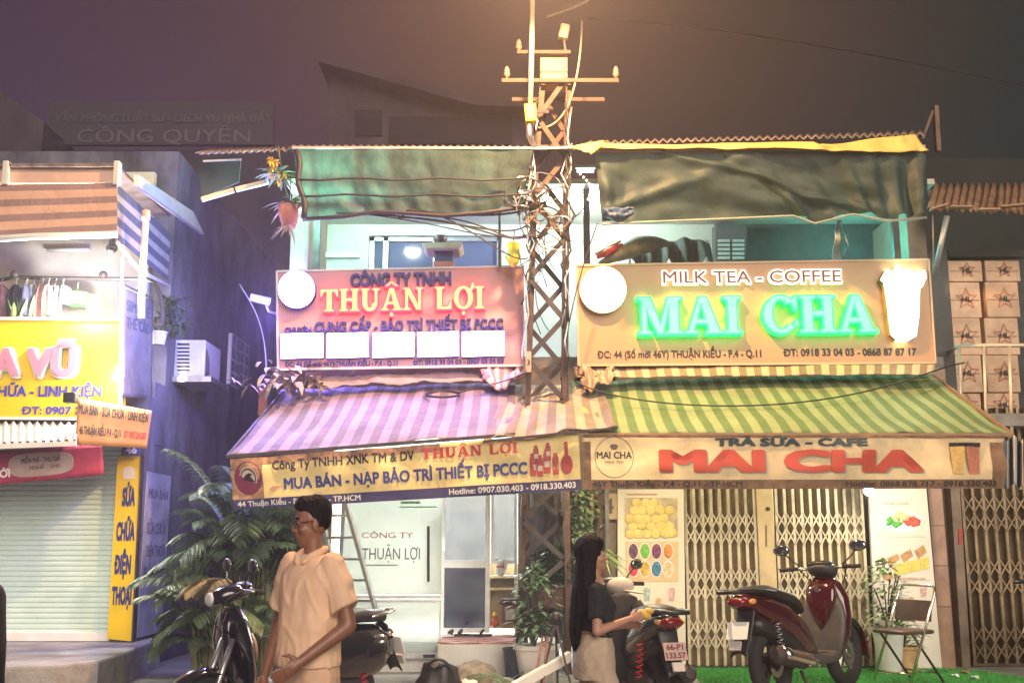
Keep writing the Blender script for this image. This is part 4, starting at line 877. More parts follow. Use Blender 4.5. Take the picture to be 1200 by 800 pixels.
# ---------------------------------------------------------------- hanging banners
def banner(A, B_, Cc, D, amp, seed):
    A, B_, Cc, D = V(A), V(B_), V(Cc), V(D)
    def fn(u, v):
        p = A.lerp(B_, u).lerp(D.lerp(Cc, u), v)
        k = amp * (noise.noise(V((u * 14, v * 1.5, seed))) * (1.1 - v) + .6 * noise.noise(V((u * 5, v * 2.4, seed + 2))))
        return p + V((0, k, 0))
    return fn
YN = 9.62
bf = banner(P(270, 538, YN), P(678, 507, YN), P(681, 574, YN), P(274, 597, YN), .05, 4)
t = thing('banner', 'yellow printed cloth banner with fire extinguishers hung from the mauve awning', 'banner', P(475, 590, YN))
mb = MB(); mb.sheet(bf, 120, 16); mb.build('cloth', mat('yellow_cloth', (.78, .63, .26), .65, scale=4, var=.18), t, smooth=True, thick=.003)
WBn = (P(681, 574, YN) - P(274, 597, YN)).length; HBn = .43
def tfban(x, y, d): return bf(x, 1 - y) + V((0, -.006 - d, 0))
def patch(mb, f, x0, y0, x1, y1, d=.001, nu=60, nv=4): mb.sheet(lambda u, v: f(x0 + (x1 - x0) * u, y1 + (y0 - y1) * v, d), nu, nv)
mb = MB(); patch(mb, tfban, .0, 0, 1, .19); mb.build('blue_strip', mat('navy_cloth', (.035, .035, .12), .65, var=.15), t, smooth=True)
mb = MB(); patch(mb, tfban, .0, .2, .09, 1, nu=12, nv=8); patch(mb, tfban, .0, .86, .6, 1, .0014, 50, 3); mb.build('brown_edge', mat('brown_cloth', (.42, .24, .13), .7, scale=14, var=.5), t, smooth=True)
def disc(mb, f, cx, cy, rx, ry, d0, d1, r0=0, n=30):
    for i in range(n):
        a, b = i * 2 * PI / n, (i + 1) * 2 * PI / n
        mb.add([f(cx + rx * r0 * math.cos(a), cy + ry * r0 * math.sin(a), d1), f(cx + rx * math.cos(a), cy + ry * math.sin(a), d1), f(cx + rx * math.cos(b), cy + ry * math.sin(b), d1), f(cx + rx * r0 * math.cos(b), cy + ry * r0 * math.sin(b), d1)], [(0, 1, 2, 3)])
mb = MB(); disc(mb, tfban, .048, .60, .040, .33, 0, .004); mb.build('emblem', mat('maroon_print', (.20, .03, .06), .6, var=.1), t)
mb = MB(); disc(mb, tfban, .048, .60, .026, .215, 0, .006, .0); mb.build('emblem_center', mat('cream_print', (.60, .52, .40), .6, var=.1), t)
mb = MB(); disc(mb, tfban, .048, .60, .023, .19, 0, .008, .86); mb.prism([(.030, .55), (.040, .66), (.052, .70), (.062, .66), (.054, .64), (.060, .58), (.066, .53), (.052, .50), (.040, .52)], tfban, .007, .009); mb.build('emblem_bird', m_ink, t)
mb = MB(); text(mb, 'Công Ty TNHH XNK TM & DV', .118, .525, .17, tfban, .003, .001, .016, .735); mb.build('lettering', m_ink, t)
mb = MB()
_st = lambda x, y, d: tfban(x, .735 + y, d)
slab(mb, 'THUẬN LỢI', .545, .825, .185, _st, .003, .004, 0); mb.build('lettering', mat('red_print', (.52, .05, .06), .6, var=0), t)
mb = MB(); text(mb, 'MUA BÁN - NẠP BẢO TRÌ THIẾT BỊ PCCC', .148, .848, .20, tfban, .003, .001, .03, .345); mb.build('lettering', mat('blue_print', (.035, .05, .22), .6, var=0), t)
mb = MB(); text(mb, '44 Thuận Kiều - P.4 - Q.11 - TP.HCM', .012, .365, .10, tfban, .003, .001, .02, .05); text(mb, 'Hotline: 0907.030.403 - 0918.330.403', .62, .985, .10, tfban, .003, .001, .02, .05); mb.build('lettering', mat('white_cloth_print', (.66, .66, .62), .6, var=0), t)
m_ext = mat('extinguisher_print', (.38, .06, .06), .6, var=.2, scale=40)
mb = MB(); mbl = MB()
for x, y, s in ((.865, .30, 1), (.885, .28, .95), (.905, .33, 1.05), (.93, .30, .95), (.875, .52, .8), (.91, .55, .8)):
    pts = [(-.009, 0), (.009, 0), (.0095, .30), (.006, .36), (.006, .40), (-.006, .40), (-.006, .36), (-.0095, .30)]
    mb.prism([(x + a * s, y + b * s) for a, b in pts], tfban, .003, .004); mbl.prism([(x + a * s, y + b * s) for a, b in rect(-.007, .10, .007, .2)], tfban, .005, .0055)
disc(mb, tfban, .962, .46, .017, .17, 0, .004); mb.prism(rect(.957, .6, .967, .86), tfban, .003, .004)
pr = mb.build('extinguisher_picture', m_ext, t); mbl.build('picture_labels', mat('pale_print', (.55, .45, .36), .6, var=0), pr)
mb = MB(); mb.prism([(.105, .36), (.118, .42), (.145, .40), (.13, .37), (.118, .33)], tfban, .003, .004); mb.build('brush_mark', mat('pink_print', (.55, .25, .22), .6, var=0), t)

cf = banner(P(683, 509, YN), P(1178, 510, YN), P(1180, 572, YN), P(684, 573, YN), .045, 14)
t = thing('banner', 'cream cloth banner with red tea shop name hung from the green awning', 'banner', P(930, 572, YN))
m_cream = mat('cream_cloth', (.80, .68, .46), .65, scale=4, var=.15)
transl(m_cream, .35)
mb = MB(); mb.sheet(cf, 130, 14); mb.build('cloth', m_cream, t, smooth=True, thick=.003)
tfc = lambda x, y, d: cf(x, 1 - y) + V((0, -.006 - d, 0))
m_brc = mat('brown_border_cloth', (.22, .13, .072), .7, scale=10, var=.4)
mb = MB(); patch(mb, tfc, 0, 0, 1, .17); patch(mb, tfc, 0, .945, 1, 1, .001); patch(mb, tfc, 0, .17, .018, .87, .001, 4, 8); patch(mb, tfc, .965, .17, 1, .87, .001, 6, 8); mb.build('border', m_brc, t, smooth=True)
m_teal_p = mat('teal_black_print', (.02, .05, .06), .6, var=0)
mb = MB(); text(mb, 'TRÀ SỮA - CAFE', .312, .672, .13, tfc, .003, .001, .05, .80); mb.build('lettering', m_teal_p, t)
mb = MB(); text(mb, 'MAI CHA', .178, .803, .36, tfc, .009, .002, .05, .335); mb.build('lettering', mat('orange_red_print', (.52, .07, .035), .6, var=.0), t)
mb = MB(); text(mb, 'MAI CHA', .181, .808, .36, tfc, .0022, .001, .05, .31); mb.build('lettering_edge', mat('grey_print', (.34, .34, .27), .6, var=0), t)
mb = MB(); text(mb, '46Y Thuận Kiều - P.4 - Q.11 - TP.HCM', .02, .375, .095, tfc, .003, .001, .02, .045); text(mb, 'Hotline: 0868.878.717 - 0918.330.403', .62, .975, .095, tfc, .003, .001, .02, .045); text(mb, 'MAI CHA', .032, .115, .12, tfc, .003, .001, .02, .56); text(mb, 'MILK TEA', .052, .095, .04, tfc, .003, .001, .01, .47); mb.build('lettering', m_ink, t)
mb = MB(); disc(mb, tfc, .073, .58, .046, .38, 0, .003, .965, 40); disc(mb, tfc, .073, .78, .010, .045, 0, .003, 0, 14); mb.prism([(.064, .80), (.082, .80), (.079, .72), (.067, .72)], tfc, .003, .004); mb.build('emblem', mat('taupe_print', (.20, .14, .09), .6, var=0), t)
for x, col in ((.885, (.60, .40, .12)), (.922, (.42, .15, .08))):
    mb = MB(); mb.prism([(x - .017, .80), (x + .017, .80), (x + .012, .27), (x - .012, .27)], tfc, .003, .004); cpo = mb.build('cup_picture', mat('drink_print', col, .6, scale=30, var=.2), t)
    mb = MB(); mb.prism([(x - .019, .86), (x + .019, .86), (x + .018, .78), (x - .018, .78)], tfc, .0045, .0055); disc(mb, tfc, x, .52, .010, .10, 0, .006, .8, 18); mb.build('lid_print', m_ink, cpo)
# ---------------------------------------------------------------- lattice pole
YP = 10.5
def lerp2(pts, y):
    for (x0, y0), (x1, y1) in zip(pts, pts[1:]):
        if y <= y1: return x0 + (x1 - x0) * (y - y0) / (y1 - y0)
    return pts[-1][0]
lgL = [(634, 92), (625, 200), (617, 440), (604, 790)]; lgR = [(664, 92), (662, 200), (660, 440), (664, 790)]
pl = thing('lattice_pole', 'rusty lattice power pole rising between the two signboards', 'pole', P(634, 785, YP))
for pts, dy in ((lgL, 0), (lgR, 0), (lgL, .32), (lgR, .32)):
    mb = MB(); q = [P(x, y, YP) + V((0, dy, 0)) for x, y in pts]
    for a, b in zip(q, q[1:]):
        mb.bar(a, b + (b - a).normalized() * .01, .058, .012); mb.bar(a + V((.023, .028, 0)), b + V((.023, .028, 0)), .012, .055)
    mb.build('leg', m_rust, pl)
ys = [92 + 47 * i for i in range(15)]
for i, (y0, y1) in enumerate(zip(ys, ys[1:])):
    for dy, fl in ((-.018, 0), (.345, 1)):
        s = (i + fl) % 2; a = P(lerp2(lgL if s else lgR, y0), y0, YP) + V((0, dy, 0)); b = P(lerp2(lgR if s else lgL, y1), y1, YP) + V((0, dy, 0))
        mb = MB(); mb.bar(a, b, .012, .05); mb.bar(a + V((0, .02, .02)), b + V((0, .02, .02)), .04, .01); mb.build('brace', m_darksteel if y0 > 240 else m_rust, pl)
    for lg in (lgL, lgR):
        a = P(lerp2(lg, y0), y0, YP); b = P(lerp2(lg, y1), y1, YP); d = V((0, .32, 0)); mb = MB(); mb.bar(a + d * (i % 2), b + d * (1 - i % 2), .01, .04); mb.build('brace', m_rust, pl)
for (x0, x1, y, h, dy) in ((588, 724, 98, .04, -.06), (600, 712, 99, .04, .40), (606, 668, 65, .035, -.06)):
    mb = MB(); a = P(x0, y, YP) + V((0, dy, 0)); b = P(x1, y, YP) + V((0, dy, 0)); mb.bar(a, b, .05, h); mb.build('crossarm', m_rust, pl)
mb = MB(); prect(mb, 633, 68, 665, 94, YP, -.3, .02); bx = mb.build('junction_cabinet', mat('rust_orange_box', (.42, .23, .13), .7, scale=8, var=.35), pl, bevel=.01)
mb = MB(); prect(mb, 633, 84, 665, 86, YP, .02, .03); mb.build('seam', m_darksteel, bx)
for px, y in ((594, 96), (608, 64), (722, 96)):
    mb = MB(); q = P(px, y, YP - .06); mb.lathe([(.012, 0), (.012, .05), (.03, .06), (.035, .09), (.02, .1), (.032, .12), (.02, .15), (.008, .17)], Matrix.Translation(q), 14); mb.build('insulator', mat('porcelain', (.25, .16, .11), .3, var=.2), pl, smooth=True)
t = thing('meter_tag', 'small beige number tag fixed on the pole beside the salmon sign', 'sign', P(619, 425, YP - .06)); mb = MB(); prect(mb, 616, 412, 622.5, 436, YP - .06, 0, .02); mb.build('plate', mat('beige_tag', (.62, .38, .28), .6, var=.1), t); mb = MB(); ptext(mb, '3', 617.5, 621, 428, 6, YP - .06, .021, .002, .02); mb.build('digit', m_ink, t)
# conduit and yellow box
t = thing('cable_conduit', 'pale conduit with a yellow cap running up the pole to the lamp', 'pipe', P(622, 150, YP - .2)); mb = MB()
top = P(624, 0, YP - .2); mb.tube([P(621.5, 128, YP - .2), P(623, 60, YP - .2), top, top + V((0, 0, .9))] + bez([top + V((0, 0, .9)), top + V((.02, -.1, 1.25)), LAMP + V((0, .25, .10))], 10), .026, 10); mb.build('pipe', mat('pale_pvc', (.80, .66, .38), .5, var=.08), t, smooth=True)
mb = MB(); pquad(mb, [(614, 121), (628, 121), (629, 141), (616, 142)], YP - .28, -.12, 0); mb.build('cap_box', mat('yellow_plastic', (.85, .75, .02), .45, var=.05), t, bevel=.012)
mb = MB(); mb.tube([P(620, 142, YP - .22), P(620, 158, YP - .22), P(626, 172, YP - .15)], .03, 10); mb.build('elbow', m_steel, t, smooth=True)
for y in (131, 172):
    mb = MB(); mb.bar(P(626, y, YP - .16), P(642, y, YP - .05), .03, .03); mb.build('clamp', m_steel, t)
# street lamp (above the picture)
t = thing('street_lamp', 'sodium street lamp on its arm above the pole', 'lamp', LAMP); mb = MB()
mb.rings([sring(LAMP + V((0, y, z)), (1, 0, 0), (0, 0, 1), a, b, 16) for y, z, a, b in ((-.35, .06, .04, .02), (-.28, .06, .11, .05), (0, .06, .14, .07), (.2, .08, .09, .06), (.3, .09, .04, .04))]); mb.build('housing', m_steel, t, smooth=True)
mb = MB(); mb.rings([sring(LAMP + V((0, y, 0)), (1, 0, 0), (0, 0, 1), a, .015, 16) for y, a in ((-.26, .05), (-.1, .10), (.1, .10), (.2, .04))]); mb.build('lens', emis('sodium_lens', (1, .6, .25), 30), t, smooth=True)
# floodlight at the top and stray cables
t = thing('floodlight', 'small pale floodlight on top of the lattice pole', 'lamp', P(662, 52, YP)); q = P(661, 38, YP - .05); M = Matrix.Rotation(R(12), 3, 'Y')
mb = MB(); mb.box(q, (.10, .1, .16), M); mb.build('housing', mat('flood_housing', (.72, .62, .35), .5, var=.1), t, bevel=.02); mb = MB(); mb.bar(q - V((0, 0, .08)), P(664, 66, YP), .02, .02); mb.build('bracket', m_steel, t)
def cab(pts, r, label, m=m_cable, n=30, name='cable'):
    mb = MB(); mb.tube(bez([P(*p) for p in pts], n), r, 6); return tag(mb.build(name, m, smooth=True), label, 'cable')
m_pcab = mat('pale_cable', (.30, .23, .16), .6, var=.1)
cab([(682, 25, YP), (681, 80, YP - .1), (672, 120, YP - .1), (664, 130, YP), (655, 152, YP), (630, 150, YP)], .012, 'pale cable looping down from the pole top', m_pcab)
cab([(640, 20, YP), (670, 12, YP), (705, 0, YP), (760, -60, YP)], .010, 'cable leaving the pole top towards the lamp side', m_pcab)
cab([(690, 22, YP), (900, 30, 12), (1140, 90, 17), (1400, 140, 22)], .010, 'thin wire crossing the night sky above the tea shop')
cab([(664, 180, YP), (666, 210, YP), (664, 260, YP), (662, 300, YP)], .008, 'thin cable strapped along the side of the lattice pole', m_pcab)
cab([(700, 262, YP), (690, 290, YP), (676, 330, YP), (664, 380, YP), (657, 445, YP - .1)], .007, 'dark cable slanting from the roof post to the pole foot')
rnd = random.Random(5)
for i in range(9):
    k = rnd.choice((0, 1)); lg = (lgL, lgR)[k]; mb = MB(); y0 = rnd.uniform(105, 190); y1 = rnd.uniform(330, 440); n_ = 14
    mb.tube([P(lerp2(lg, y0 + (y1 - y0) * j / n_) + rnd.gauss(0, 3.2) + (3 if k else -3), y0 + (y1 - y0) * j / n_, YP - .07 - .03 * rnd.random()) for j in range(n_ + 1)], rnd.uniform(.007, .014), 6); tag(mb.build('cable', rnd.choice((m_cable, m_cable, m_steel)), smooth=True), 'loose cable strapped down a leg of the lattice pole', 'cable', 'cables strapped to the pole legs')
for i in range(7):
    y = rnd.uniform(205, 300); mb = MB(); mb.tube(bez([P(lerp2(lgL, y), y, YP - .06), P(rnd.uniform(560, 620), y + rnd.uniform(10, 40), YP - .15), P(rnd.uniform(520, 600), rnd.uniform(235, 262), YP - .1), P(rnd.uniform(380, 500), rnd.uniform(246, 256), 10.4)], 24), rnd.uniform(.006, .012), 6); tag(mb.build('cable', m_cable, smooth=True), 'dark cable swagged from the pole along the lower edge of the green net', 'cable', 'cables along the green net')
t = thing('cable_tangle', 'tangle of looped wires hanging on the pole beside the green net', 'cable', P(635, 260, YP))
for i in range(13):
    c = P(rnd.gauss(634, 16), rnd.gauss(245, 20), YP - .1 - rnd.random() * .1); rr = rnd.uniform(.08, .24); mb = MB(); ph = rnd.random() * 6
    mb.tube([c + V((rr * math.cos(a + ph) * (1 + .2 * math.sin(2 * a)), .04 * math.sin(a * 2 + i), rr * .9 * math.sin(a + ph))) for a in [k * (4.5 + rnd.random() * 1.7) / 26 for k in range(27)]], rnd.uniform(.004, .008), 5); mb.build('wire', rnd.choice((m_cable, m_pcab, m_steel)), t, smooth=True)
for i in range(12):
    mb = MB(); a = (rnd.gauss(625, 14), rnd.gauss(300, 30), YP - .1); b = (a[0] + rnd.gauss(0, 20), a[1] + rnd.uniform(10, 60), YP - .1); mb.tube(bez([P(*a), P((a[0] + b[0]) / 2 + rnd.gauss(0, 15), (a[1] + b[1]) / 2, YP - .15), P(*b)], 10), .005, 5); mb.build('wire', m_cable, t, smooth=True)
t = thing('light_string', 'dotted string of small pale lights beside the roof post', 'lamp', P(690, 230, YP)); mb = MB(); cs = [P(680 + 9 * math.sin(i / 8 * PI * .9) + i * .8, 204 + i * 3.7, YP) for i in range(9)]; mb.tube(cs, .004, 5); mb.build('cord', m_cable, t)
for c in cs: mb = MB(); mb.ball(c, .013, n=8, m=6); mb.build('bulb', emis('string_bulb', (1, .85, .6), 1.2), t, smooth=True)
t = thing('plastic_bag', 'crumpled yellow bag hanging beside the pole above the salmon sign', 'bag', P(601, 310, YP + .2)); mb = MB(); c = P(601.5, 298, YP + .2)
mb.rings([[c + V((math.cos(a) * r * (1 + .25 * math.sin(a * 5 + z * 30)), math.sin(a) * r * .7 * (1 + .2 * math.cos(a * 4)), z)) for a in [k * 2 * PI / 28 for k in range(28)]] for z, r in ((.13, .03), (.10, .06), (.04, .05), (-.02, .07), (-.08, .055), (-.13, .02))]); mb.build('sheet', mat('bright_yellow_bag', (.80, .66, .06), .5, var=.15), t, smooth=True); mb = MB(); mb.tube([c + V((0, 0, .13)), P(603, 270, YP + .2)], .006, 6); mb.build('string', m_cable, t)
mb = MB(); mb.tube([P(585.5, 246, 10.8), P(585.5, 313, 10.9)], .015, 8); tag(mb.build('balcony_pipe', m_darksteel), 'thin dark upright pipe under the end of the green net', 'pipe')

# ---------------------------------------------------------------- shop front of the extinguisher shop
SF = .53
x0 = P(386, 700, 11.3).x; x1 = P(676, 700, 11.3).x
mb = MB(); mb.span((x0 - .4, 11.0, .2), (P(515, 760, 10.9).x, 15.5, SF)); mb.span((P(515, 760, 10.9).x, 10.6, .2), (P(606, 760, 10.9).x, 15.5, SF)); st = mb.build('entrance_step', m_tile, hs, bevel=.01)
mb = MB(); mb.span((x0 - .4, 15.3, SF), (x1, 15.5, 3.1)); mb.span((x0 - .42, 11.6, SF), (x0 - .3, 15.5, 3.1)); mb.span((x1, 11.56, SF), (x1 + .1, 15.5, 3.1)); mb.build('room_wall', mat('pale_room_wall', (.62, .62, .56), .8, scale=1, var=.12), hs)
mb = MB(); mb.span((x0 - .4, 11.56, 2.95), (x1, 15.5, 3.05)); mb.build('room_ceiling', m_whitepaint, hs)
lampl(V((-.7, 12.9, 2.75)), 330, (.95, 1, .98), .25, 'room_light')
mb = MB(); mb.tube([V((-1.2, 12.9, 2.88)), V((-.2, 12.9, 2.88))], .025, 8); tag(mb.build('tube_light', m_tube, smooth=True), 'lit tube lamp on the ceiling behind the frosted door', 'lamp')
def frame(mb, a, b, wd, y0, y1):
    mb.span((a.x, y0, b.z), (a.x + wd, y1, a.z)); mb.span((b.x - wd, y0, b.z), (b.x, y1, a.z)); mb.span((a.x + wd, y0, a.z - wd), (b.x - wd, y1, a.z)); mb.span((a.x + wd, y0, b.z), (b.x - wd, y1, b.z + wd))
t = thing('frosted_door', 'wide frosted glass door with shop name and long dark handle', 'door', P(460, 770, 10.95)); Yd = 10.93
a, b = P(403, 572, Yd), P(516, 770, Yd)
mb = MB(); mb.span((a.x, Yd, P(0, 696, Yd).z), (b.x, Yd + .012, a.z)); mb.build('frosted_pane', m_frost, t)
mb = MB(); mb.span((a.x, Yd, b.z), (b.x, Yd + .012, P(0, 702, Yd).z)); mb.build('clear_pane', glass('pale_lower_glass', (.52, .60, .58), .55), t)
mb = MB(); prect(mb, 403, 697, 516, 701, Yd, -.012, .004); prect(mb, 403, 703, 516, 705, Yd, -.012, .004); prect(mb, 403, 764, 516, 771, Yd, -.03, .012); mb.build('rail', m_steel, t)
mb = MB(); mb.bar(P(502, 616, Yd - .05), P(502, 681, Yd - .05), .025, .025); mb.bar(P(502, 622, Yd), P(502, 622, Yd - .05), .015, .015); mb.bar(P(502, 675, Yd), P(502, 675, Yd - .05), .015, .015); mb.build('handle', m_darksteel, t)
mb = MB(); prect(mb, 496, 766, 510, 770, Yd, .012, .02); mb.build('lock', m_black, t)
mb = MB(); ptext(mb, 'CÔNG TY', 424, 484, 630, 6.5, Yd, .001, .002, .0); mb.build('red_lettering', mat('faded_red', (.60, .18, .15), .6, var=0), t)
mb = MB(); ptext(mb, 'THUẬN LỢI', 424, 492, 655, 13, Yd, .001, .002, .0); mb.build('lettering', mat('grey_ink', (.16, .14, .15), .6, var=0), t)
mb = MB(); prect(mb, 424, 661, 466, 662.5, Yd, .001, .003); mb.build('underline', mat('grey_ink_faint', (.3, .3, .3), .6, var=0), t)
mb = MB(); prect(mb, 470, 587, 492, 590, Yd, .001, .003); prect(mb, 468, 593, 512, 594.5, Yd, .001, .003); mb.build('green_stripe', mat('green_film', (.20, .60, .35), .5, var=0), t)
t = thing('glass_door', 'white framed glass door standing shut beside the frosted door', 'door', P(545, 740, 11.6)); Yg = 11.6
a, b = P(516.5, 572, Yg), P(574, 741, Yg); mb = MB(); frame(mb, a, b, .05, Yg - .02, Yg + .03); mb.span((a.x + .05, Yg - .02, P(0, 665, Yg).z), (b.x - .05, Yg + .03, P(0, 656, Yg).z)); mb.build('frame', m_whitepaint, t, bevel=.005)
mb = MB(); mb.span((a.x + .04, Yg + .0, P(0, 657, Yg).z), (b.x - .04, Yg + .008, a.z - .04)); mb.build('upper_pane', glass('smoky_upper_glass', (.10, .11, .20), .62), t)
mb = MB(); mb.span((a.x + .04, Yg + .0, b.z + .04), (b.x - .04, Yg + .008, P(0, 664, Yg).z)); mb.build('lower_pane', glass('smoky_lower_glass', (.03, .03, .07), .86), t)
mb = MB(); mb.bar(P(520, 630, Yg - .05), P(520, 646, Yg - .05), .02, .03); mb.build('handle', m_alu, t)
t = thing('glass_panel', 'narrow glass side panel between the white door and the pole', 'door', P(590, 735, 11.6)); a, b = P(575.5, 572, Yg), P(606, 660, Yg)
mb = MB(); mb.span((a.x, Yg - .02, b.z), (a.x + .03, Yg + .03, a.z)); mb.span((b.x - .03, Yg - .02, SF), (b.x, Yg + .03, a.z)); mb.span((a.x + .03, Yg - .02, b.z), (b.x - .03, Yg + .03, b.z + .03)); mb.build('frame', m_whitepaint, t); mb = MB(); mb.span((a.x + .02, Yg, b.z + .02), (b.x - .02, Yg + .008, a.z)); mb.build('pane', glass('smoky_side_glass', (.12, .13, .22), .6), t)
# shelf with the cat figure and the household altar
Ysf = 11.72; t = thing('shelf_unit', 'small wooden shelf behind the glass panel', 'shelf', P(589, 738, Ysf)); mb = MB()
for y in (674, 688, 733): prect(mb, 573, y, 606, y + 3, Ysf, -.3, 0)
mb.build('board', mat('pale_wood', (.55, .40, .22), .5, var=.2, stretch=(1, 1, 6)), t); mb = MB(); prect(mb, 572, 660, 574, 737, Ysf, -.3, -.001); prect(mb, 606, 660, 608, 737, Ysf, -.3, -.001); prect(mb, 574, 660, 606, 737, Ysf, -.31, -.301); mb.build('case', mat('cream_wood', (.62, .52, .34), .5, var=.15), t)
c = P(586.5, 674, Ysf - .12); t = thing('cat_figure', 'white beckoning cat ornament sitting on the shelf', 'ornament', c); mb = MB()
mb.ball(c + V((0, 0, .05)), (.055, .045, .06)); mb.ball(c + V((0, -.01, .125)), (.045, .04, .04)); mb.cone(c + V((-.03, 0, .15)), c + V((-.036, 0, .185)), .016, .003, 8); mb.cone(c + V((.03, 0, .15)), c + V((.036, 0, .185)), .016, .003, 8); mb.cap(c + V((.05, -.02, .07)), c + V((.065, -.03, .15)), .016, .018); mb.cap(c + V((-.03, -.045, .06)), c + V((-.02, -.06, .02)), .014, .015); mb.build('body', m_potwhite, t, smooth=True)
mb = MB(); mb.tube(sring(c + V((0, -.008, .092)), (1, 0, 0), (0, 1, 0), .044, .038, 18, 2), .007, 6, closed=True); mb.build('collar', m_red, t)
mb = MB()
for s in (-1, 1): mb.ball(c + V((s * .016, -.048, .13)), .005, n=8, m=6)
mb.build('eyes', m_ink, t)
c = P(598, 737, Ysf - .15); t = thing('altar_cabinet', 'dark roofed altar cabinet on the lowest shelf', 'altar', c); mb = MB(); mb.span(c + V((-.09, -.08, .06)), c + V((.09, .1, .26))); mb.build('cabinet', m_wood, t, bevel=.006); mb = MB(); mb.prism([(-.12, .26), (.12, .26), (.09, .31), (-.09, .31)], lambda a_, b_, d: c + V((a_, -d, b_)), -.12, .1); mb.build('roof', mat('altar_roof', (.05, .02, .02), .5, var=.2), t); mb = MB(); mb.span(c + V((-.05, -.085, .1)), c + V((.05, -.081, .2))); mb.build('picture', mat('altar_picture', (.5, .5, .45), .6, var=.2), t)
c = P(580, 735, Ysf - .12); t = thing('figurine', 'small red and gold figurine beside the altar cabinet', 'ornament', c); mb = MB(); mb.ball(c + V((0, 0, .05)), (.04, .035, .05)); mb.ball(c + V((0, 0, .11)), .028); mb.build('body', mat('red_gold', (.55, .12, .06), .4, scale=30, var=.5), t, smooth=True); mb = MB(); mb.cone(c + V((0, 0, .125)), c + V((0, 0, .16)), .03, .012); mb.build('hat', m_yel, t)
# rug, sandals
t = thing('rug', 'red and white patterned rug on the entrance step', 'rug', P(556, 745, 11)); a, b = P(514, 755, 10.95), P(604, 755, 10.95); mr_ = stripes('red_white_rug', (.60, .50, .44), (.50, .06, .08), 4.5, axis=1, dirt=.3)
mb = MB(); mb.sheet(lambda u, v: V((a.x + (b.x - a.x) * u, 10.64 + v * .93, SF + .013 + .004 * math.sin(u * 17 + v * 5))), 30, 16); mb.build('pile', mr_, t, smooth=True); mb = MB(); mb.span((a.x, 10.61, SF + .001), (b.x, 10.66, SF + .009)); mb.build('fringe', m_cream, t)
def sandal(px, py, Y, m, label, rz):
    c = V((P(px, py, Y).x, Y, SF + .02)); t = thing('sandal', label, 'sandal', c); M = Matrix.Rotation(rz, 4, 'Z'); tf = lambda x, y, z: c + (M @ V((x, y, z)))
    mb = MB(); ol = [(.12 * math.cos(k), .042 * math.sin(k) * (1 + .15 * math.cos(k))) for k in [i * 2 * PI / 24 for i in range(24)]]; mb.prism(ol, lambda x, y, d: tf(x, y, d), 0, .022); mb.build('sole', m, t); mb = MB(); mb.tube([tf(.0, -.045, .02), tf(.02, -.03, .05), tf(.03, 0, .06), tf(.02, .03, .05), tf(0, .045, .02)], .014, 8); mb.build('strap', m_black, t, smooth=True)
sandal(527, 731, 11.4, m_whitepaint, 'white sandal on the rug by the glass door', .4); sandal(538, 731, 11.42, m_black, 'black sandal beside the white one on the rug', .2); sandal(563, 731, 11.4, m_black, 'lone black sandal at the right edge of the rug', 0)

# ---------------------------------------------------------------- tea shop front
def gate(t, xs0, xs1, Y, zb, zt, n, bands):
    mb = MB()
    for i in range(n + 1):
        x = xs0 + (xs1 - xs0) * i / n; mb.span((x - .014, Y - .02, zb), (x + .014, Y + .012, zt))
    mb.build('bars', m_gate, t)
    w_ = (xs1 - xs0) / n
    for zc, h in bands:
        mb = MB()
        for i in range(n):
            x = xs0 + w_ * i
            for s in (0, 1):
                p = [V((x + w_ * (.0 if s else 1), Y - .026 - .006 * s, zc - h)), V((x + w_ * .5, Y - .03 - .006 * s, zc)), V((x + w_ * (1 if s else 0), Y - .026 - .006 * s, zc + h))]
                mb.bar(p[0], p[2], .006, .013)
        mb.build('lattice', m_gate, t)
    mb = MB(); m2 = n * 2; vs = []
    for i in range(m2 + 1):
        x = xs0 + (xs1 - xs0) * i / m2; y = Y + .03 + (.045 if i % 2 else 0); vs += [V((x, y, zb)), V((x, y, zt))]
    mb.add(vs, [(2 * i, 2 * i + 2, 2 * i + 3, 2 * i + 1) for i in range(m2)]); mb.build('leaf', m_gateback, t)
    mb = MB(); mb.span((xs0 - .03, Y - .03, zb - .0), (xs1 + .03, Y + .08, zb + .03)); mb.build('bottom_track', m_darksteel, t)
Yt = 11.22; ZT = 3.0; ZB = .25
zz = lambda y: P(0, y, Yt).z
bands = [(zz(y), .08) for y in (609, 628, 674, 693, 733, 751)]
t = thing('folding_gate', 'closed ochre folding gate behind the red scooter seat, nearest the mochi poster', 'gate', P(845, 782, Yt)); gate(t, P(806, 700, Yt).x, P(888, 700, Yt).x, Yt, ZB, ZT, 8, bands)
t = thing('folding_gate', 'closed ochre folding gate with bare bulb at its top, beside the cake poster', 'gate', P(965, 782, Yt)); gate(t, P(914, 700, Yt).x, P(1016, 700, Yt).x, Yt, ZB, ZT, 10, bands)
t = thing('gate_post', 'pale ochre post with keyhole between the two folding gates', 'post', P(900, 782, Yt)); mb = MB(); mb.span((P(888, 700, Yt).x + .02, Yt - .035, ZB), (P(913, 700, Yt).x - .02, Yt + .05, ZT)); mb.build('column', mat('ochre_post', (.60, .45, .25), .5, metal=.2, scale=4, var=.2), t, bevel=.008)
mb = MB(); q = P(900, 596, Yt - .04); mb.ball(q, (.022, .01, .022), n=10, m=6); mb.bar(P(898, 615, Yt - .04), P(898, 640, Yt - .04), .008, .006); mb.bar(P(909, 615, Yt - .04), P(909, 640, Yt - .04), .008, .006); mb.build('lock', m_darksteel, t)
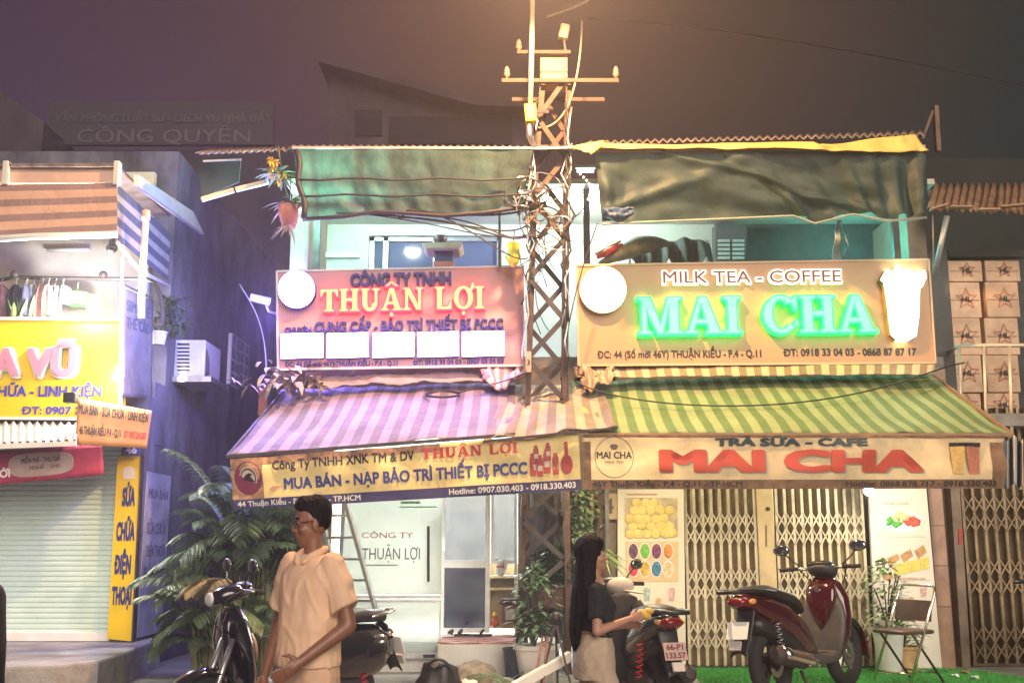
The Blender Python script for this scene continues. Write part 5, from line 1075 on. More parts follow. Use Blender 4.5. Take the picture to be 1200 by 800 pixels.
# poster with round fruits and toppings
m_post = mat('cream_poster', (.74, .66, .52), .45, scale=3, var=.05)
Y1 = 11.15; t = thing('poster', 'tall cream menu poster with yellow balls and coloured toppings', 'poster', P(763, 757, Y1))
mb = MB(); pquad(mb, [(724, 566), (801, 566), (804, 782), (724, 782)], Y1, -.05, 0); po = mb.build('board', m_post, t)
mb = MB(); prect(mb, 732, 583, 794, 629, Y1, .0, .004); pi = mb.build('fruit_picture', mat('pale_brown_print', (.55, .42, .26), .5, scale=12, var=.3), t)
r2 = random.Random(2)
mb = MB(); k = 0
for row in range(5):
    for j in range(6):
        px = 737 + j * 10.4 + (row % 2) * 5 + r2.uniform(-1.5, 1.5); py = 625 - row * 9 + r2.uniform(-1, 1)
        if px > 789 or (row == 4 and j in (0, 4, 5)): continue
        k += 1; mb.ball(P(px, py, Y1 - .006 - .0006 * (k % 7)), (r2.uniform(.047, .056), .007, r2.uniform(.045, .053)), n=16, m=8)
mb.build('fruit_print', mat('yellow_fruit_print', (.78, .56, .17), .45, scale=9, var=.2), pi, smooth=True)
mb = MB(); prect(mb, 733, 634, 795, 681, Y1, .0, .004); pi = mb.build('topping_picture', mat('tan_print', (.66, .47, .25), .5, var=.1), t)
cols = [(.16, .06, .10), (.20, .50, .07), (.22, .05, .13), (.78, .30, .08), (.66, .05, .08), (.74, .45, .08), (.05, .22, .36), (.72, .55, .32)]
mbw = MB()
for i, cl in enumerate(cols):
    px = 742 + (i % 4) * 13.6; py = 645.5 + (i // 4) * 20.5; pdisc(mbw, px, py, 6.4, 10, Y1, .004, .006, 20); mb = MB()
    for j in range(26):
        a_ = r2.random() * 6.3; q = r2.random() ** .5; mb.ball(P(px + 4.4 * q * math.cos(a_), py + 7.4 * q * math.sin(a_), Y1 - .007 - .0003 * j), (.011, .003, .011), n=8, m=5)
    pdisc(mb, px, py, 5.6, 9, Y1, .006, .0075, 20); mb.build('topping_print', mat('topping_%d' % i, cl, .45, scale=25, var=.35), pi)
mbw.build('bowl_print', m_white, pi)
mb = MB(); ptext(mb, 'App Ship', 755, 778, 726, 6.5, Y1, .001, .002, .0); mb.build('lettering', mat('green_ink', (.10, .13, .06), .6, var=0), t)
for px, py, cl in ((758, 697, (.42, .50, .44)), (772, 709, (.72, .45, .2)), (787, 697, (.68, .42, .40))):
    mb = MB(); pquad(mb, [(px - 4, py - 6), (px + 4, py - 6), (px + 3, py + 7), (px - 3, py + 7)], Y1, .001, .003); pdisc(mb, px, py - 5, 4.4, 4, Y1, .003, .004, 14); mb.build('drink_print', mat('drink_icon', cl, .6, scale=30, var=.4), t)
mb = MB(); prect(mb, 734, 578, 770, 580, Y1, .001, .003); mb.build('red_line', mat('pale_red_line', (.62, .25, .2), .6, var=0), t)
# poster with dish and cake
Y2 = 11.1; t = thing('poster', 'tall pale menu poster with a salad dish and yellow cake slices', 'poster', P(1065, 782, Y2))
mb = MB(); pquad(mb, [(1018, 566), (1085, 566), (1104, 783), (1028, 783)], Y2, -.05, 0); mb.build('board', mat('pale_poster', (.72, .66, .58), .45, scale=3, var=.05), t)
mb = MB(); pdisc(mb, 1058, 611, 24, 12.5, Y2, .001, .004, 30); pl_ = mb.build('dish_print', m_white, t)
for nm, dx, cl in (('green', -11, (.08, .38, .08)), ('red', 10, (.66, .10, .07)), ('cream', -2, (.70, .60, .32))):
    mb = MB()
    for j in range(46):
        a_ = r2.random() * 6.3; q = r2.random() ** .5; mb.ball(P(1058 + dx + 9.5 * q * math.cos(a_), 609 + (2 if nm != 'cream' else -4) + 5.5 * q * math.sin(a_), Y2 - .005 - .0002 * j - (.004 if nm == 'cream' else 0)), (.018, .003, .016), n=8, m=5)
    mb.build('food_print', mat('dish_' + nm, cl, .5, scale=30, var=.3), pl_)
mb = MB(); prect(mb, 1027, 628, 1085, 629.5, Y2, .001, .002); prect(mb, 1034, 679, 1090, 680, Y2, .001, .002); mb.build('divider', mat('grey_line', (.55, .5, .45), .6, var=0), t)
mb = MB()
for i in range(4): pquad(mb, [(1047 + i * 10.5, 662 - i * 2.5), (1056.5 + i * 10.5, 659 - i * 2.5), (1057 + i * 10.5, 672 - i * 2.2), (1047.5 + i * 10.5, 675 - i * 2.5)], Y2, .002, .005)
mb.build('cake_print', mat('yellow_cake_print', (.70, .58, .10), .5, scale=20, var=.2), t)
mb = MB()
for i in range(3): pquad(mb, [(1037 + i * 17, 655 - i * 5), (1052 + i * 15, 648 - i * 5), (1054 + i * 16, 655 - i * 4), (1042 + i * 17, 663 - i * 4)], Y2, .001, .004)
pdisc(mb, 1040, 675, 6, 4, Y2, .002, .005, 16); mb.build('crust_print', mat('brown_cake_print', (.52, .28, .12), .5, scale=20, var=.3), t)
mb = MB(); pdisc(mb, 1036, 668, 6, 3.5, Y2, .001, .003, 16); mb.build('leaf_print', mat('leaf_print', (.12, .30, .07), .5, var=.2), t); mb = MB(); ptext(mb, 'PANNA TỪ HOA', 1036, 1065, 591, 2.6, Y2, .001, .002, .0); ptext(mb, 'BÁNH BÔNG LAN', 1052, 1084, 679, 2.6, Y2, .001, .002, .0); mb.build('lettering', mat('small_red_ink', (.5, .12, .1), .6, var=0), t)
for px, py, cl in ((1054, 693, (.40, .46, .38)), (1068, 708, (.70, .40, .15)), (1082, 692, (.66, .40, .38))):
    mb = MB(); pquad(mb, [(px - 4, py - 6), (px + 4, py - 6), (px + 3, py + 7), (px - 3, py + 7)], Y2, .001, .003); pdisc(mb, px, py - 5, 4.4, 4, Y2, .003, .004, 14); mb.build('drink_print', mat('drink_icon_b', cl, .6, scale=30, var=.4), t)
mb = MB(); ptext(mb, 'App Ship', 1054, 1080, 725, 6, Y2, .001, .002, .0); mb.build('green_lettering', mat('green_ink_b', (.10, .13, .06), .6, var=0), t)
t = thing('stone_pillar', 'red veined marble pillar at the end of the tea shop front', 'pillar', P(1108, 783, 11.15)); mb = MB(); pquad(mb, [(1086, 560), (1103, 560), (1121, 784), (1104, 784)], 11.15, -.3, 0); mb.build('slab', m_marble, t, bevel=.006); mb = MB()
for y in (615, 662, 710): prect(mb, 1086 + (y - 560) * .08, y, 1104 + (y - 560) * .08, y + .8, 11.15, .001, .003)
mb.build('joint', m_darksteel, t)
bulb(P(1018, 575, 10.6), 'bare lit bulb under the cream banner above the cake poster', .045, 24, (1, .90, .70))
bulb(P(738, 553, 10.25), 'bulb glowing through the cream banner above the mochi poster', .04, 30, (1, .85, .6))
# wall part beside the plants: 44 plaque
t = thing('number_plaque', 'ochre plaque with house number behind the climbing plant', 'sign', P(708, 610, 11.22)); mb = MB(); prect(mb, 692, 578, 724, 608, 11.22, -.02, .0); mb.build('plate', mat('ochre_plaque', (.60, .40, .20), .5, var=.15), t); mb = MB(); ptext(mb, '44', 696, 719, 601, 17, 11.22, .001, .006, .02); mb.build('digits', mat('brown_ink', (.12, .05, .03), .5, var=0), t)
t = thing('metal_screen', 'upright brown and white metal bars behind the potted plants', 'fence', P(660, 770, 11.0)); mb = MB()
for i, px in enumerate((616, 624, 640, 652, 660, 672, 704, 712)): mb = MB(); mb.span((P(px, 650, 11.1).x - .02, 11.08, .25), (P(px, 650, 11.1).x + .02, 11.12, 2.8)); mb.build('bar', (m_rust, m_concrete_d, m_darksteel)[i % 3], t)

# ---------------------------------------------------------------- building past the tea shop
nb = thing('warehouse_shop', 'dark neighbouring shop with cartons on its upper floor', 'building', P(1170, 783, 11.6)); xr = P(1122, 700, 11.5).x
YQ = 11.9
mb = MB(); mb.span((xr, 11.7, 0), (xr + .25, 17, 4.8)); mb.span((xr + .25, 12.9, 3), (9, 13.2, 5.0)); mb.span((xr + 3.4, 11.7, 0), (9, 12.9, 4.8)); mb.build('wall', m_walldark, nb)
zq = P(1160, 492, YQ).z; mb = MB(); mb.span((xr, 11.2, zq - .14), (9, 13, zq - .01)); mb.build('floor_slab', m_concrete_d, nb)
mb = MB(); mb.span((P(1110, 300, 11.9).x, 11.86, P(0, 302, 11.9).z), (P(1200, 300, 11.9).x, 11.95, P(0, 294, 11.9).z)); mb.build('beam', m_walldark, nb)
t = thing('folding_gate', 'dark brown folding gate of the neighbouring shop past the marble pillar', 'gate', P(1170, 783, 11.45)); gate(t, P(1136, 700, 11.45).x, P(1136, 700, 11.45).x + 2.4, 11.45, .25, 2.9, 22, [(P(0, y, 11.45).z, .085) for y in (590, 612, 664, 686, 742, 762)])
for ch in t.children: ch.data.materials[0] = mat('dull_brown_gate', (.30, .22, .13), .55, metal=.3, scale=6, var=.3) if ch.name.startswith(('bars', 'lattice')) else mat('dull_gate_leaf', (.17, .125, .075), .6, metal=.2, scale=5, var=.3)
t = thing('door_jamb', 'grey brown jamb with a small red tag beside the dark gate', 'post', P(1122, 783, 11.4)); mb = MB(); pquad(mb, [(1113, 560), (1124, 560), (1138, 784), (1128, 784)], 11.4, -.25, 0); mb.build('column', mat('jamb_brown', (.26, .20, .14), .6, scale=5, var=.3), t); mb = MB(); prect(mb, 1123, 619, 1127, 637, 11.4, .0, .012); mb.build('tag', m_red, t)
# cartons
m_cards = [mat('carton_board_%d' % k_, c_, .75, scale=4, var=.2, bump=.25, bscale=9) for k_, c_ in enumerate(((.76, .53, .35), (.69, .47, .31), (.79, .56, .39), (.72, .50, .34)))]; m_tape = mat('carton_tape', (.42, .28, .16), .4, var=.1); m_star = mat('red_star_print', (.46, .07, .04), .7, var=0)
rows = [(490, 460, 'lowest row of the balcony stack'), (460, 416, 'second row of the balcony stack'), (416, 372, 'third row of the balcony stack'), (372, 330, 'fourth row of the balcony stack'), (330, 305, 'topmost row of the balcony stack')]
for i, (yb, yt, rl_) in enumerate(rows):
    for j, (xa_, xb_, cl_) in enumerate(((1112 if i < 2 else 1110, 1152, 'beside the tea shop'), (1153, 1196, 'away from the tea shop'))):
        a, b = P(xa_, yt, YQ - .1), P(xb_, yb, YQ - .1); t = thing('carton', 'brown star printed carton, ' + rl_ + ', ' + cl_, 'box', V(((a.x + b.x) / 2, YQ + .1, b.z)), 'cartons stacked behind the balcony rail')
        yy = YQ - .1 + r2.uniform(-.02, .02); rz_ = r2.uniform(-.015, .015); mb = MB(); ctr = V(((a.x + b.x) / 2, yy + .25, (a.z + b.z) / 2)); mb.box(ctr, (b.x - a.x + .006 - .012 * r2.random(), .5, a.z - b.z - .004 - .006 * r2.random()), Matrix.Rotation(rz_, 3, 'Z')); yy -= .014; bo = mb.build('board', m_cards[(i * 2 + j * 3) % 4], t, bevel=.01)
        mb = MB(); mb.span((a.x + .02, yy + .004, ctr.z - .006), (b.x - .02, yy + .018, ctr.z + .006)); mb.build('tape', m_tape, t)
        cx = (a.x + b.x) / 2 + .02; cz = (a.z + b.z) / 2 + .01; r0 = .125 if i < 4 else .09; st_ = [(cx + r0 * (1 if k % 2 == 0 else .42) * math.sin(k * PI / 5), cz + r0 * (1 if k % 2 == 0 else .42) * math.cos(k * PI / 5)) for k in range(10)]
        mb = MB(); mb.tube([V((x, yy - .003, z)) for x, z in st_], .0045, 5, closed=True); mb.build('star_print', m_star, t)
        mb = MB(); text(mb, 'HL', cx - .05, cx + .05, .055, lambda x, z, d: V((x, yy - .002 - d, z)), .0, .003, .02, cz - .03); mb.build('lettering', m_ink, t)
# balcony rail, canopy
t = thing('balcony_rail', 'pale steel railing in front of the stacked cartons', 'railing', P(1150, 495, 11.3)); Yr = 11.25; mb = MB(); mb.tube([P(1112, 412, Yr + .5), P(1124, 405, Yr), P(1260, 404, Yr)], .022, 8); mb.build('handrail', mat('cream_steel', (.70, .60, .45), .4, metal=.3, var=.1), t, smooth=True)
for px, pb in ((1124, 462), (1153, 486), (1183, 500), (1214, 510)):
    mb = MB(); mb.tube([P(px, 405, Yr), P(px + 3, pb + 14, Yr)], .018, 8); mb.build('baluster', mat('cream_steel_post', (.70, .58, .42), .4, metal=.3, var=.1), t, smooth=True)
t = thing('rusty_canopy', 'ragged rusty corrugated canopy over the carton balcony', 'canopy', P(1140, 245, 11)); mb = MB(); a, b, c, d = P(1086, 246, 11.1), P(1270, 250, 11.1), P(1270, 225, 12.6) + V((0, 0, .1)), P(1095, 225, 12.6) + V((0, 0, .1))
mb.sheet(lambda u, v: a.lerp(b, u).lerp(d.lerp(c, u), v) + V((0, .12 * noise.noise(V((u * 14, 0, 1))) * (1 - v), .022 * math.sin(u * 130))), 240, 3); mb.build('sheet', mat('rust_sheet', (.50, .30, .17), .7, metal=.2, scale=7, var=.5, col2=(.20, .10, .06)), t, smooth=True, thick=.006)
for k, (xq, wq) in enumerate(((1090, 20), (1112, 26), (1145, 26), (1172, 30))): mb = MB(); mb.bar(P(xq, 246 - (k % 2) * 3, 11.06), P(xq + wq, 240 + (k % 3) * 3, 11.03), .10, .012); mb.build('torn_edge', mat('torn_rust', (.60, .38, .24), .7, var=.3), t)
mb = MB(); mb.tube([P(1110, 253, 11.15), P(1095, 322, 11.3)], .03, 10); mb.build('strut', mat('grey_strut', (.42, .44, .42), .5, metal=.4, var=.2), t, smooth=True)
mb = MB(); mb.tube([P(1093, 252, 11.15), P(1094, 300, 11.2), P(1092, 320, 11)], .008, 6); mb.build('strap', m_pcab, t)
mb = MB(); mb.bar(P(1096, 125, 12.4), P(1099, 178, 12.4), .09, .05); mb.bar(P(1093, 130, 12.3), P(1081, 163, 12.3), .03, .03); tag(mb.build('roof_plank', mat('old_plank', (.24, .15, .10), .8, var=.3)), 'upright old plank with a stick leaning at the end of the tea shop roof', 'plank')
t = thing('upper_board', 'dim corrugated fascia behind the rusty canopy', 'roof', P(1150, 225, 13)); mb = MB(); corr(mb, P(1084, 236, 12.8), P(1270, 236, 12.8), P(1270, 218, 13.0), P(1084, 220, 13.0), 20); mb.build('sheet', m_walldark, t, smooth=True, thick=.006)

# ---------------------------------------------------------------- turf
tm = thing('turf_mat', 'bright green artificial turf mat under the red scooter and chair', 'mat', (2.9, 10.2, .25)); ol = [(P(808, 784, 11.2).x, 11.15), (P(1104, 784, 11.2).x + .0, 11.15), (4.55, 10.85), (4.85, 10.0), (4.6, 9.45), (1.65, 9.45)]
m_turf = mat('turf_green', (.06, .33, .06), .75, scale=12, var=.25, bump=.8, bscale=160); mb = MB(); mb.prism(ol, lambda x, y, d: V((x, y, d)), .246, .262); mb.build('backing', m_turf, tm)
def inpoly(x, y):
    c = False
    for i in range(len(ol)):
        (xa, ya), (xb_, yb_) = ol[i], ol[i - 1]
        if (ya > y) != (yb_ > y) and x < (xb_ - xa) * (y - ya) / (yb_ - ya) + xa: c = not c
    return c
mb = MB(); r3 = random.Random(3)
while len(mb.f) < 15000:
    x, y = r3.uniform(1.6, 4.9), r3.uniform(9.5, 11.2)
    if inpoly(x, y):
        a = r3.random() * 6.3; dx, dy = .004 * math.cos(a), .004 * math.sin(a); h = r3.uniform(.012, .026); o = V((x, y, .262)); mb.add([o + V((-dx, -dy, 0)), o + V((dx, dy, 0)), o + V((r3.uniform(-.01, .01), r3.uniform(-.01, .01), h))], [(0, 1, 2)])
bl = mb.build('grass', mat('turf_blade', (.08, .40, .07), .6, scale=30, var=.4), tm); bl['kind'] = 'stuff'
for (px, py, lb) in ((1116, 793, 'white scrap of paper on the turf near the chair'), (1139, 795, 'second white scrap on the turf further from the chair'), (1128, 789, 'orange brown leaf on the turf')):
    c = PZ(px, py, .27); mb = MB(); mb.sheet(lambda u, v: c + V((u * .07, v * .05, .015 * math.sin(u * 5 + v * 4) + .012)), 5, 4); tag(mb.build('litter_scrap', m_white if 'white' in lb else m_terra, smooth=True, thick=.003), lb, 'litter')
# ---------------------------------------------------------------- ladder
t = thing('step_ladder', 'aluminium folding ladder standing open before the frosted door', 'ladder', P(430, 790, 9.4))
A0 = P(402, 590, 9.95); zt = A0.z + .10
legs = []
f0, f1 = PZ(462, 792, .14), PZ(462, 792, .14) + V((-.42, .16, 0)); k0 = V((A0.x, A0.y, zt)); k1 = k0 + V((-.26, .10, 0))
r0, r1 = V((k0.x - .35, f0.y + .45, .14)), V((k1.x - .65, f1.y + .6, .14))
f0, f1, r0, r1 = [V((p.x, p.y, .13)) for p in (f0, f1, r0, r1)]
for a, b in ((f0, k0), (f1, k1), (r0, k0 + V((0, .05, 0))), (r1, k1 + V((0, .05, 0)))):
    mb = MB(); mb.bar(a, b, .035, .06); s = mb.build('rail', m_alu, t, bevel=.004); mb = MB(); mb.bar(a - V((0, 0, .0)), a.lerp(b, .02), .045, .07); mb.build('foot', m_rubber, s)
for i in range(1, 9):
    k = i / 9; mb = MB(); mb.bar(f0.lerp(k0, k), f1.lerp(k1, k), .07, .022); mb.build('step', m_alu, t)
mb = MB(); mb.bar(k0 + V((0, 0, .01)), k1 + V((0, 0, .01)), .12, .03); mb.build('top_cap', m_red, t)

# ---------------------------------------------------------------- plants
def frond(mb, base, az, L, lift, droop, wid, n=34):
    d = V((math.cos(az), math.sin(az), 0)); pts = []
    for i in range(13):
        k = i / 12; pts.append(base + d * L * (k * .55 + k * k * .25) * math.cos(lift * .6) + V((0, 0, L * (math.sin(lift) * k - droop * k ** 2.4))))
    mb.tube(pts, [.010 * (1 - .85 * i / 12) for i in range(13)], 5)
    for i in range(n):
        k = .16 + .82 * i / n; q = k * 12; j = min(int(q), 11); p = pts[j].lerp(pts[j + 1], q - j); tg = (pts[j + 1] - pts[j]).normalized(); sd = tg.cross(V((0, 0, 1))).normalized()
        ll = wid * math.sin(PI * (.12 + .8 * k)) ** .7 * random.uniform(.85, 1.1)
        for s in (-1, 1): blade(mb, p, sd * s * .8 + tg * .75 + V((0, 0, .25 + random.uniform(-.1, .1))), ll, .0145, .5, 4, .3)
def palm(label, c, n, L0, hb, m, wid=.34, az0=0, spread=2 * PI):
    t = thing('palm_plant', label, 'palm', c); mb = MB(); mt = MB()
    for i in range(n):
        az = az0 + spread * i / n + random.uniform(-.25, .25); k = random.random(); b = c + V((random.gauss(0, .07), random.gauss(0, .07), hb * random.uniform(.35, 1))); frond(mb, b, az, L0 * random.uniform(.75, 1.1), R(random.uniform(38, 84)), random.uniform(.3, .75), wid)
        mt.tube(bez([V((b.x, b.y, c.z)) * .5 + c * .5, b]), .018, 6)
    mb.build('crown', m, t); mt.build('trunk', mat('palm_stem', (.16, .18, .08), .6, scale=12, var=.4), t)
m_palm = mat('palm_leaf', (.15, .225, .13), .42, scale=7, var=.45); transl(m_palm, .2)
m_palm2 = mat('palm_leaf_dry', (.24, .20, .10), .55, scale=9, var=.4); transl(m_palm2, .2)
c = V((P(274, 700, 10.6).x, 10.6, .14)); palm('large bushy palm in the alley mouth behind the parked scooter', c, 42, 1.35, 1.4, m_palm, .3)
c2 = V((P(246, 700, 10.0).x, 10.0, .14)); palm('lower palm with brown tipped fronds beside the alley wall', c2, 22, .8, .7, m_palm, .26)
c3 = V((P(312, 700, 10.6).x, 10.65, .14)); palm('palm clump against the mauve awning corner', c3, 22, 1.05, 1.2, m_palm, .28)
mb = MB(); 
for k in range(4): frond(mb, c2 + V((.25, -.3, .95)), R(150 + k * 35), .55, R(30), .6, .2, 18)
o = mb.build('dry_fronds', m_palm2); tag(o, 'dry brown fronds drooping in front of the palms', 'palm')
def bush(t, c, r, n, m, bw=.022, L=.1, stems=6):
    mb = MB(); ms = MB()
    for i in range(stems): e_ = c + V((random.gauss(0, r[0] * .5), random.gauss(0, r[1] * .5), r[2] * random.uniform(1, 1.8))); ms.tube(bez([c, c.lerp(e_, .5) + V((0, 0, .08)), e_]), .007, 5)
    for i in range(n):
        a = random.uniform(0, 2 * PI); u = random.random() ** .5; z = random.random(); k = math.sin(PI * min(1, .15 + z * .85)) ** .6
        p = c + V((r[0] * u * k * math.cos(a), r[1] * u * k * math.sin(a), z * r[2] * 2)); blade(mb, p, (math.cos(a) + random.gauss(0, .5), math.sin(a) + random.gauss(0, .5), random.uniform(-.3, .9)), L * random.uniform(.6, 1.2), bw, .4, 3)
    mb.build('leaves', m, t); ms.build('stems', m_darksteel, t)
Yp = 10.2
c = V((P(629, 790, Yp).x, Yp, .25)); t = thing('potted_plant', 'leafy shrub in a round white pot at the pole foot', 'plant', c); pot(t, c, .15, .205, .32, m_potwhite); bush(t, c + V((-.02, 0, .3)), (.22, .2, .36), 240, mat('shrub_leaf', (.13, .22, .10), .45, scale=9, var=.45), .022, .11)
Yp = 10.7; c = V((P(650, 705, Yp).x, Yp, P(650, 712, Yp).z)); t = thing('planter_box', 'dark green bush in a raised brown planter box behind the pole', 'plant', c); mb = MB(); mb.span(c + V((-.23, -.14, 0)), c + V((.23, .14, .22))); mb.build('box', mat('brown_planter', (.13, .06, .05), .6, var=.2), t, bevel=.012); mb = MB(); mb.span(c + V((-.25, -.16, .2)), c + V((.25, .16, .225))); mb.build('rim', mat('planter_rim', (.28, .22, .18), .6, var=.2), t); bush(t, c + V((.0, 0, .22)), (.26, .2, .18), 300, m_leaf, .025, .1)
for s in (-1, 1): 
    mb = MB(); mb.bar(c + V((s * .2, 0, .0)), V((c.x + s * .2, c.y, .25)), .03, .03); mb.build('leg', m_darksteel, t)
c = P(700, 655, 10.7); t = thing('spider_plant', 'striped spider plant with long drooping leaves on the wall', 'plant', c); mb = MB(); mb.lathe([(.08, -.16), (.11, 0), (.115, .02)], Matrix.Translation(c), 18); mb.build('pot', m_terra, t, smooth=True); spiky(t, c, 70, .42, .013, m_leafpale, .6, .75)
t = thing('climbing_plant', 'small leaved climber on the wall around the number plaque', 'plant', P(684, 640, 11.1)); mb = MB()
for i in range(300): blade(mb, P(random.gauss(683, 9), random.uniform(572, 640), 11.1 - random.random() * .2), (random.uniform(-1, 1), -random.random(), random.uniform(-.6, .6)), random.uniform(.05, .1), .022, .3, 3)
mb.build('leaves', mat('climber_leaf', (.22, .30, .14), .5, scale=12, var=.45), t); mb = MB(); mb.tube([P(684, 575, 11.1), P(680, 600, 11.1), P(686, 640, 11.1), P(690, 690, 11.1)], .008, 5); mb.build('stem', m_darksteel, t)
c = V((P(1043, 778, 10.75).x, 10.75, .262)); t = thing('potted_plant', 'pale variegated shrub in a tall white pot before the cake poster', 'plant', c); pot(t, c, .10, .15, .42, m_potwhite); bush(t, c + V((0, 0, .4)), (.2, .16, .33), 260, mat('pale_shrub_leaf', (.34, .40, .22), .5, scale=12, var=.4), .02, .09)
c = V((P(1061, 780, 10.85).x, 10.85, .262)); t = thing('potted_plant', 'low green plant in a small wooden tub under the chair back', 'plant', c); pot(t, c, .11, .13, .24, mat('wooden_tub', (.45, .28, .13), .6, var=.3)); bush(t, c + V((0, 0, .22)), (.16, .12, .15), 90, mat('fresh_leaf', (.12, .32, .06), .5, var=.3), .022, .12)

# ---------------------------------------------------------------- chair
m_chrome = mat('chair_chrome', (.72, .68, .60), .22, metal=1, var=.05); m_brown = mat('brown_vinyl', (.10, .055, .045), .4, scale=9, var=.25)
c = V((P(1062, 790, 10.05).x, 10.02, .262)); t = thing('folding_chair', 'brown folding chair with chrome frame standing on the turf', 'chair', c, rz=R(207), local=True)
def tb(nm, pts, r, m, par, n=8, closed=False): mb = MB(); mb.tube(pts, r, n, closed=closed); return mb.build(nm, m, par, smooth=True)
tb('back_frame', [V((.20, .21, 0))] + bez([V((-.16, .21, .74)), V((-.2, .21, .83)), V((-.2, .16, .84))], 5) + bez([V((-.2, -.16, .84)), V((-.2, -.21, .83)), V((-.16, -.21, .74))], 5) + [V((.20, -.21, 0))], .0125, m_chrome, t)
tb('leg', [V((-.24, .19, 0)), V((.12, .19, .44))], .0115, m_darksteel, t); tb('leg', [V((-.24, -.19, 0)), V((.12, -.19, .44))], .0115, m_darksteel, t)
tb('stretcher', [V((-.17, .19, .09)), V((-.17, -.19, .09))], .009, m_chrome, t); tb('stretcher', [V((.155, .21, .09)), V((.155, -.21, .09))], .009, m_chrome, t)
mb = MB(); mb.rings([sring((0.02, 0, z), (1, 0, 0), (0, 1, 0), a, b, 28, 5) for z, a, b in ((.425, .205, .20), (.435, .215, .21), (.452, .215, .21), (.46, .20, .195))]); mb.build('seat', m_brown, t, smooth=True, angle=50)
mb = MB(); mb.rings([[V((-.02 - z * .17 + .012 * s_ - .02 * (1 - (y / .2) ** 2), y, z)) for s_, y in [(1, -.2), (1, -.1), (1, 0), (1, .1), (1, .2), (-1, .2), (-1, .1), (-1, 0), (-1, -.1), (-1, -.2)]] for z in (.53, .54, .62, .70, .71)]); mb.build('backrest', m_brown, t, smooth=True, angle=50)

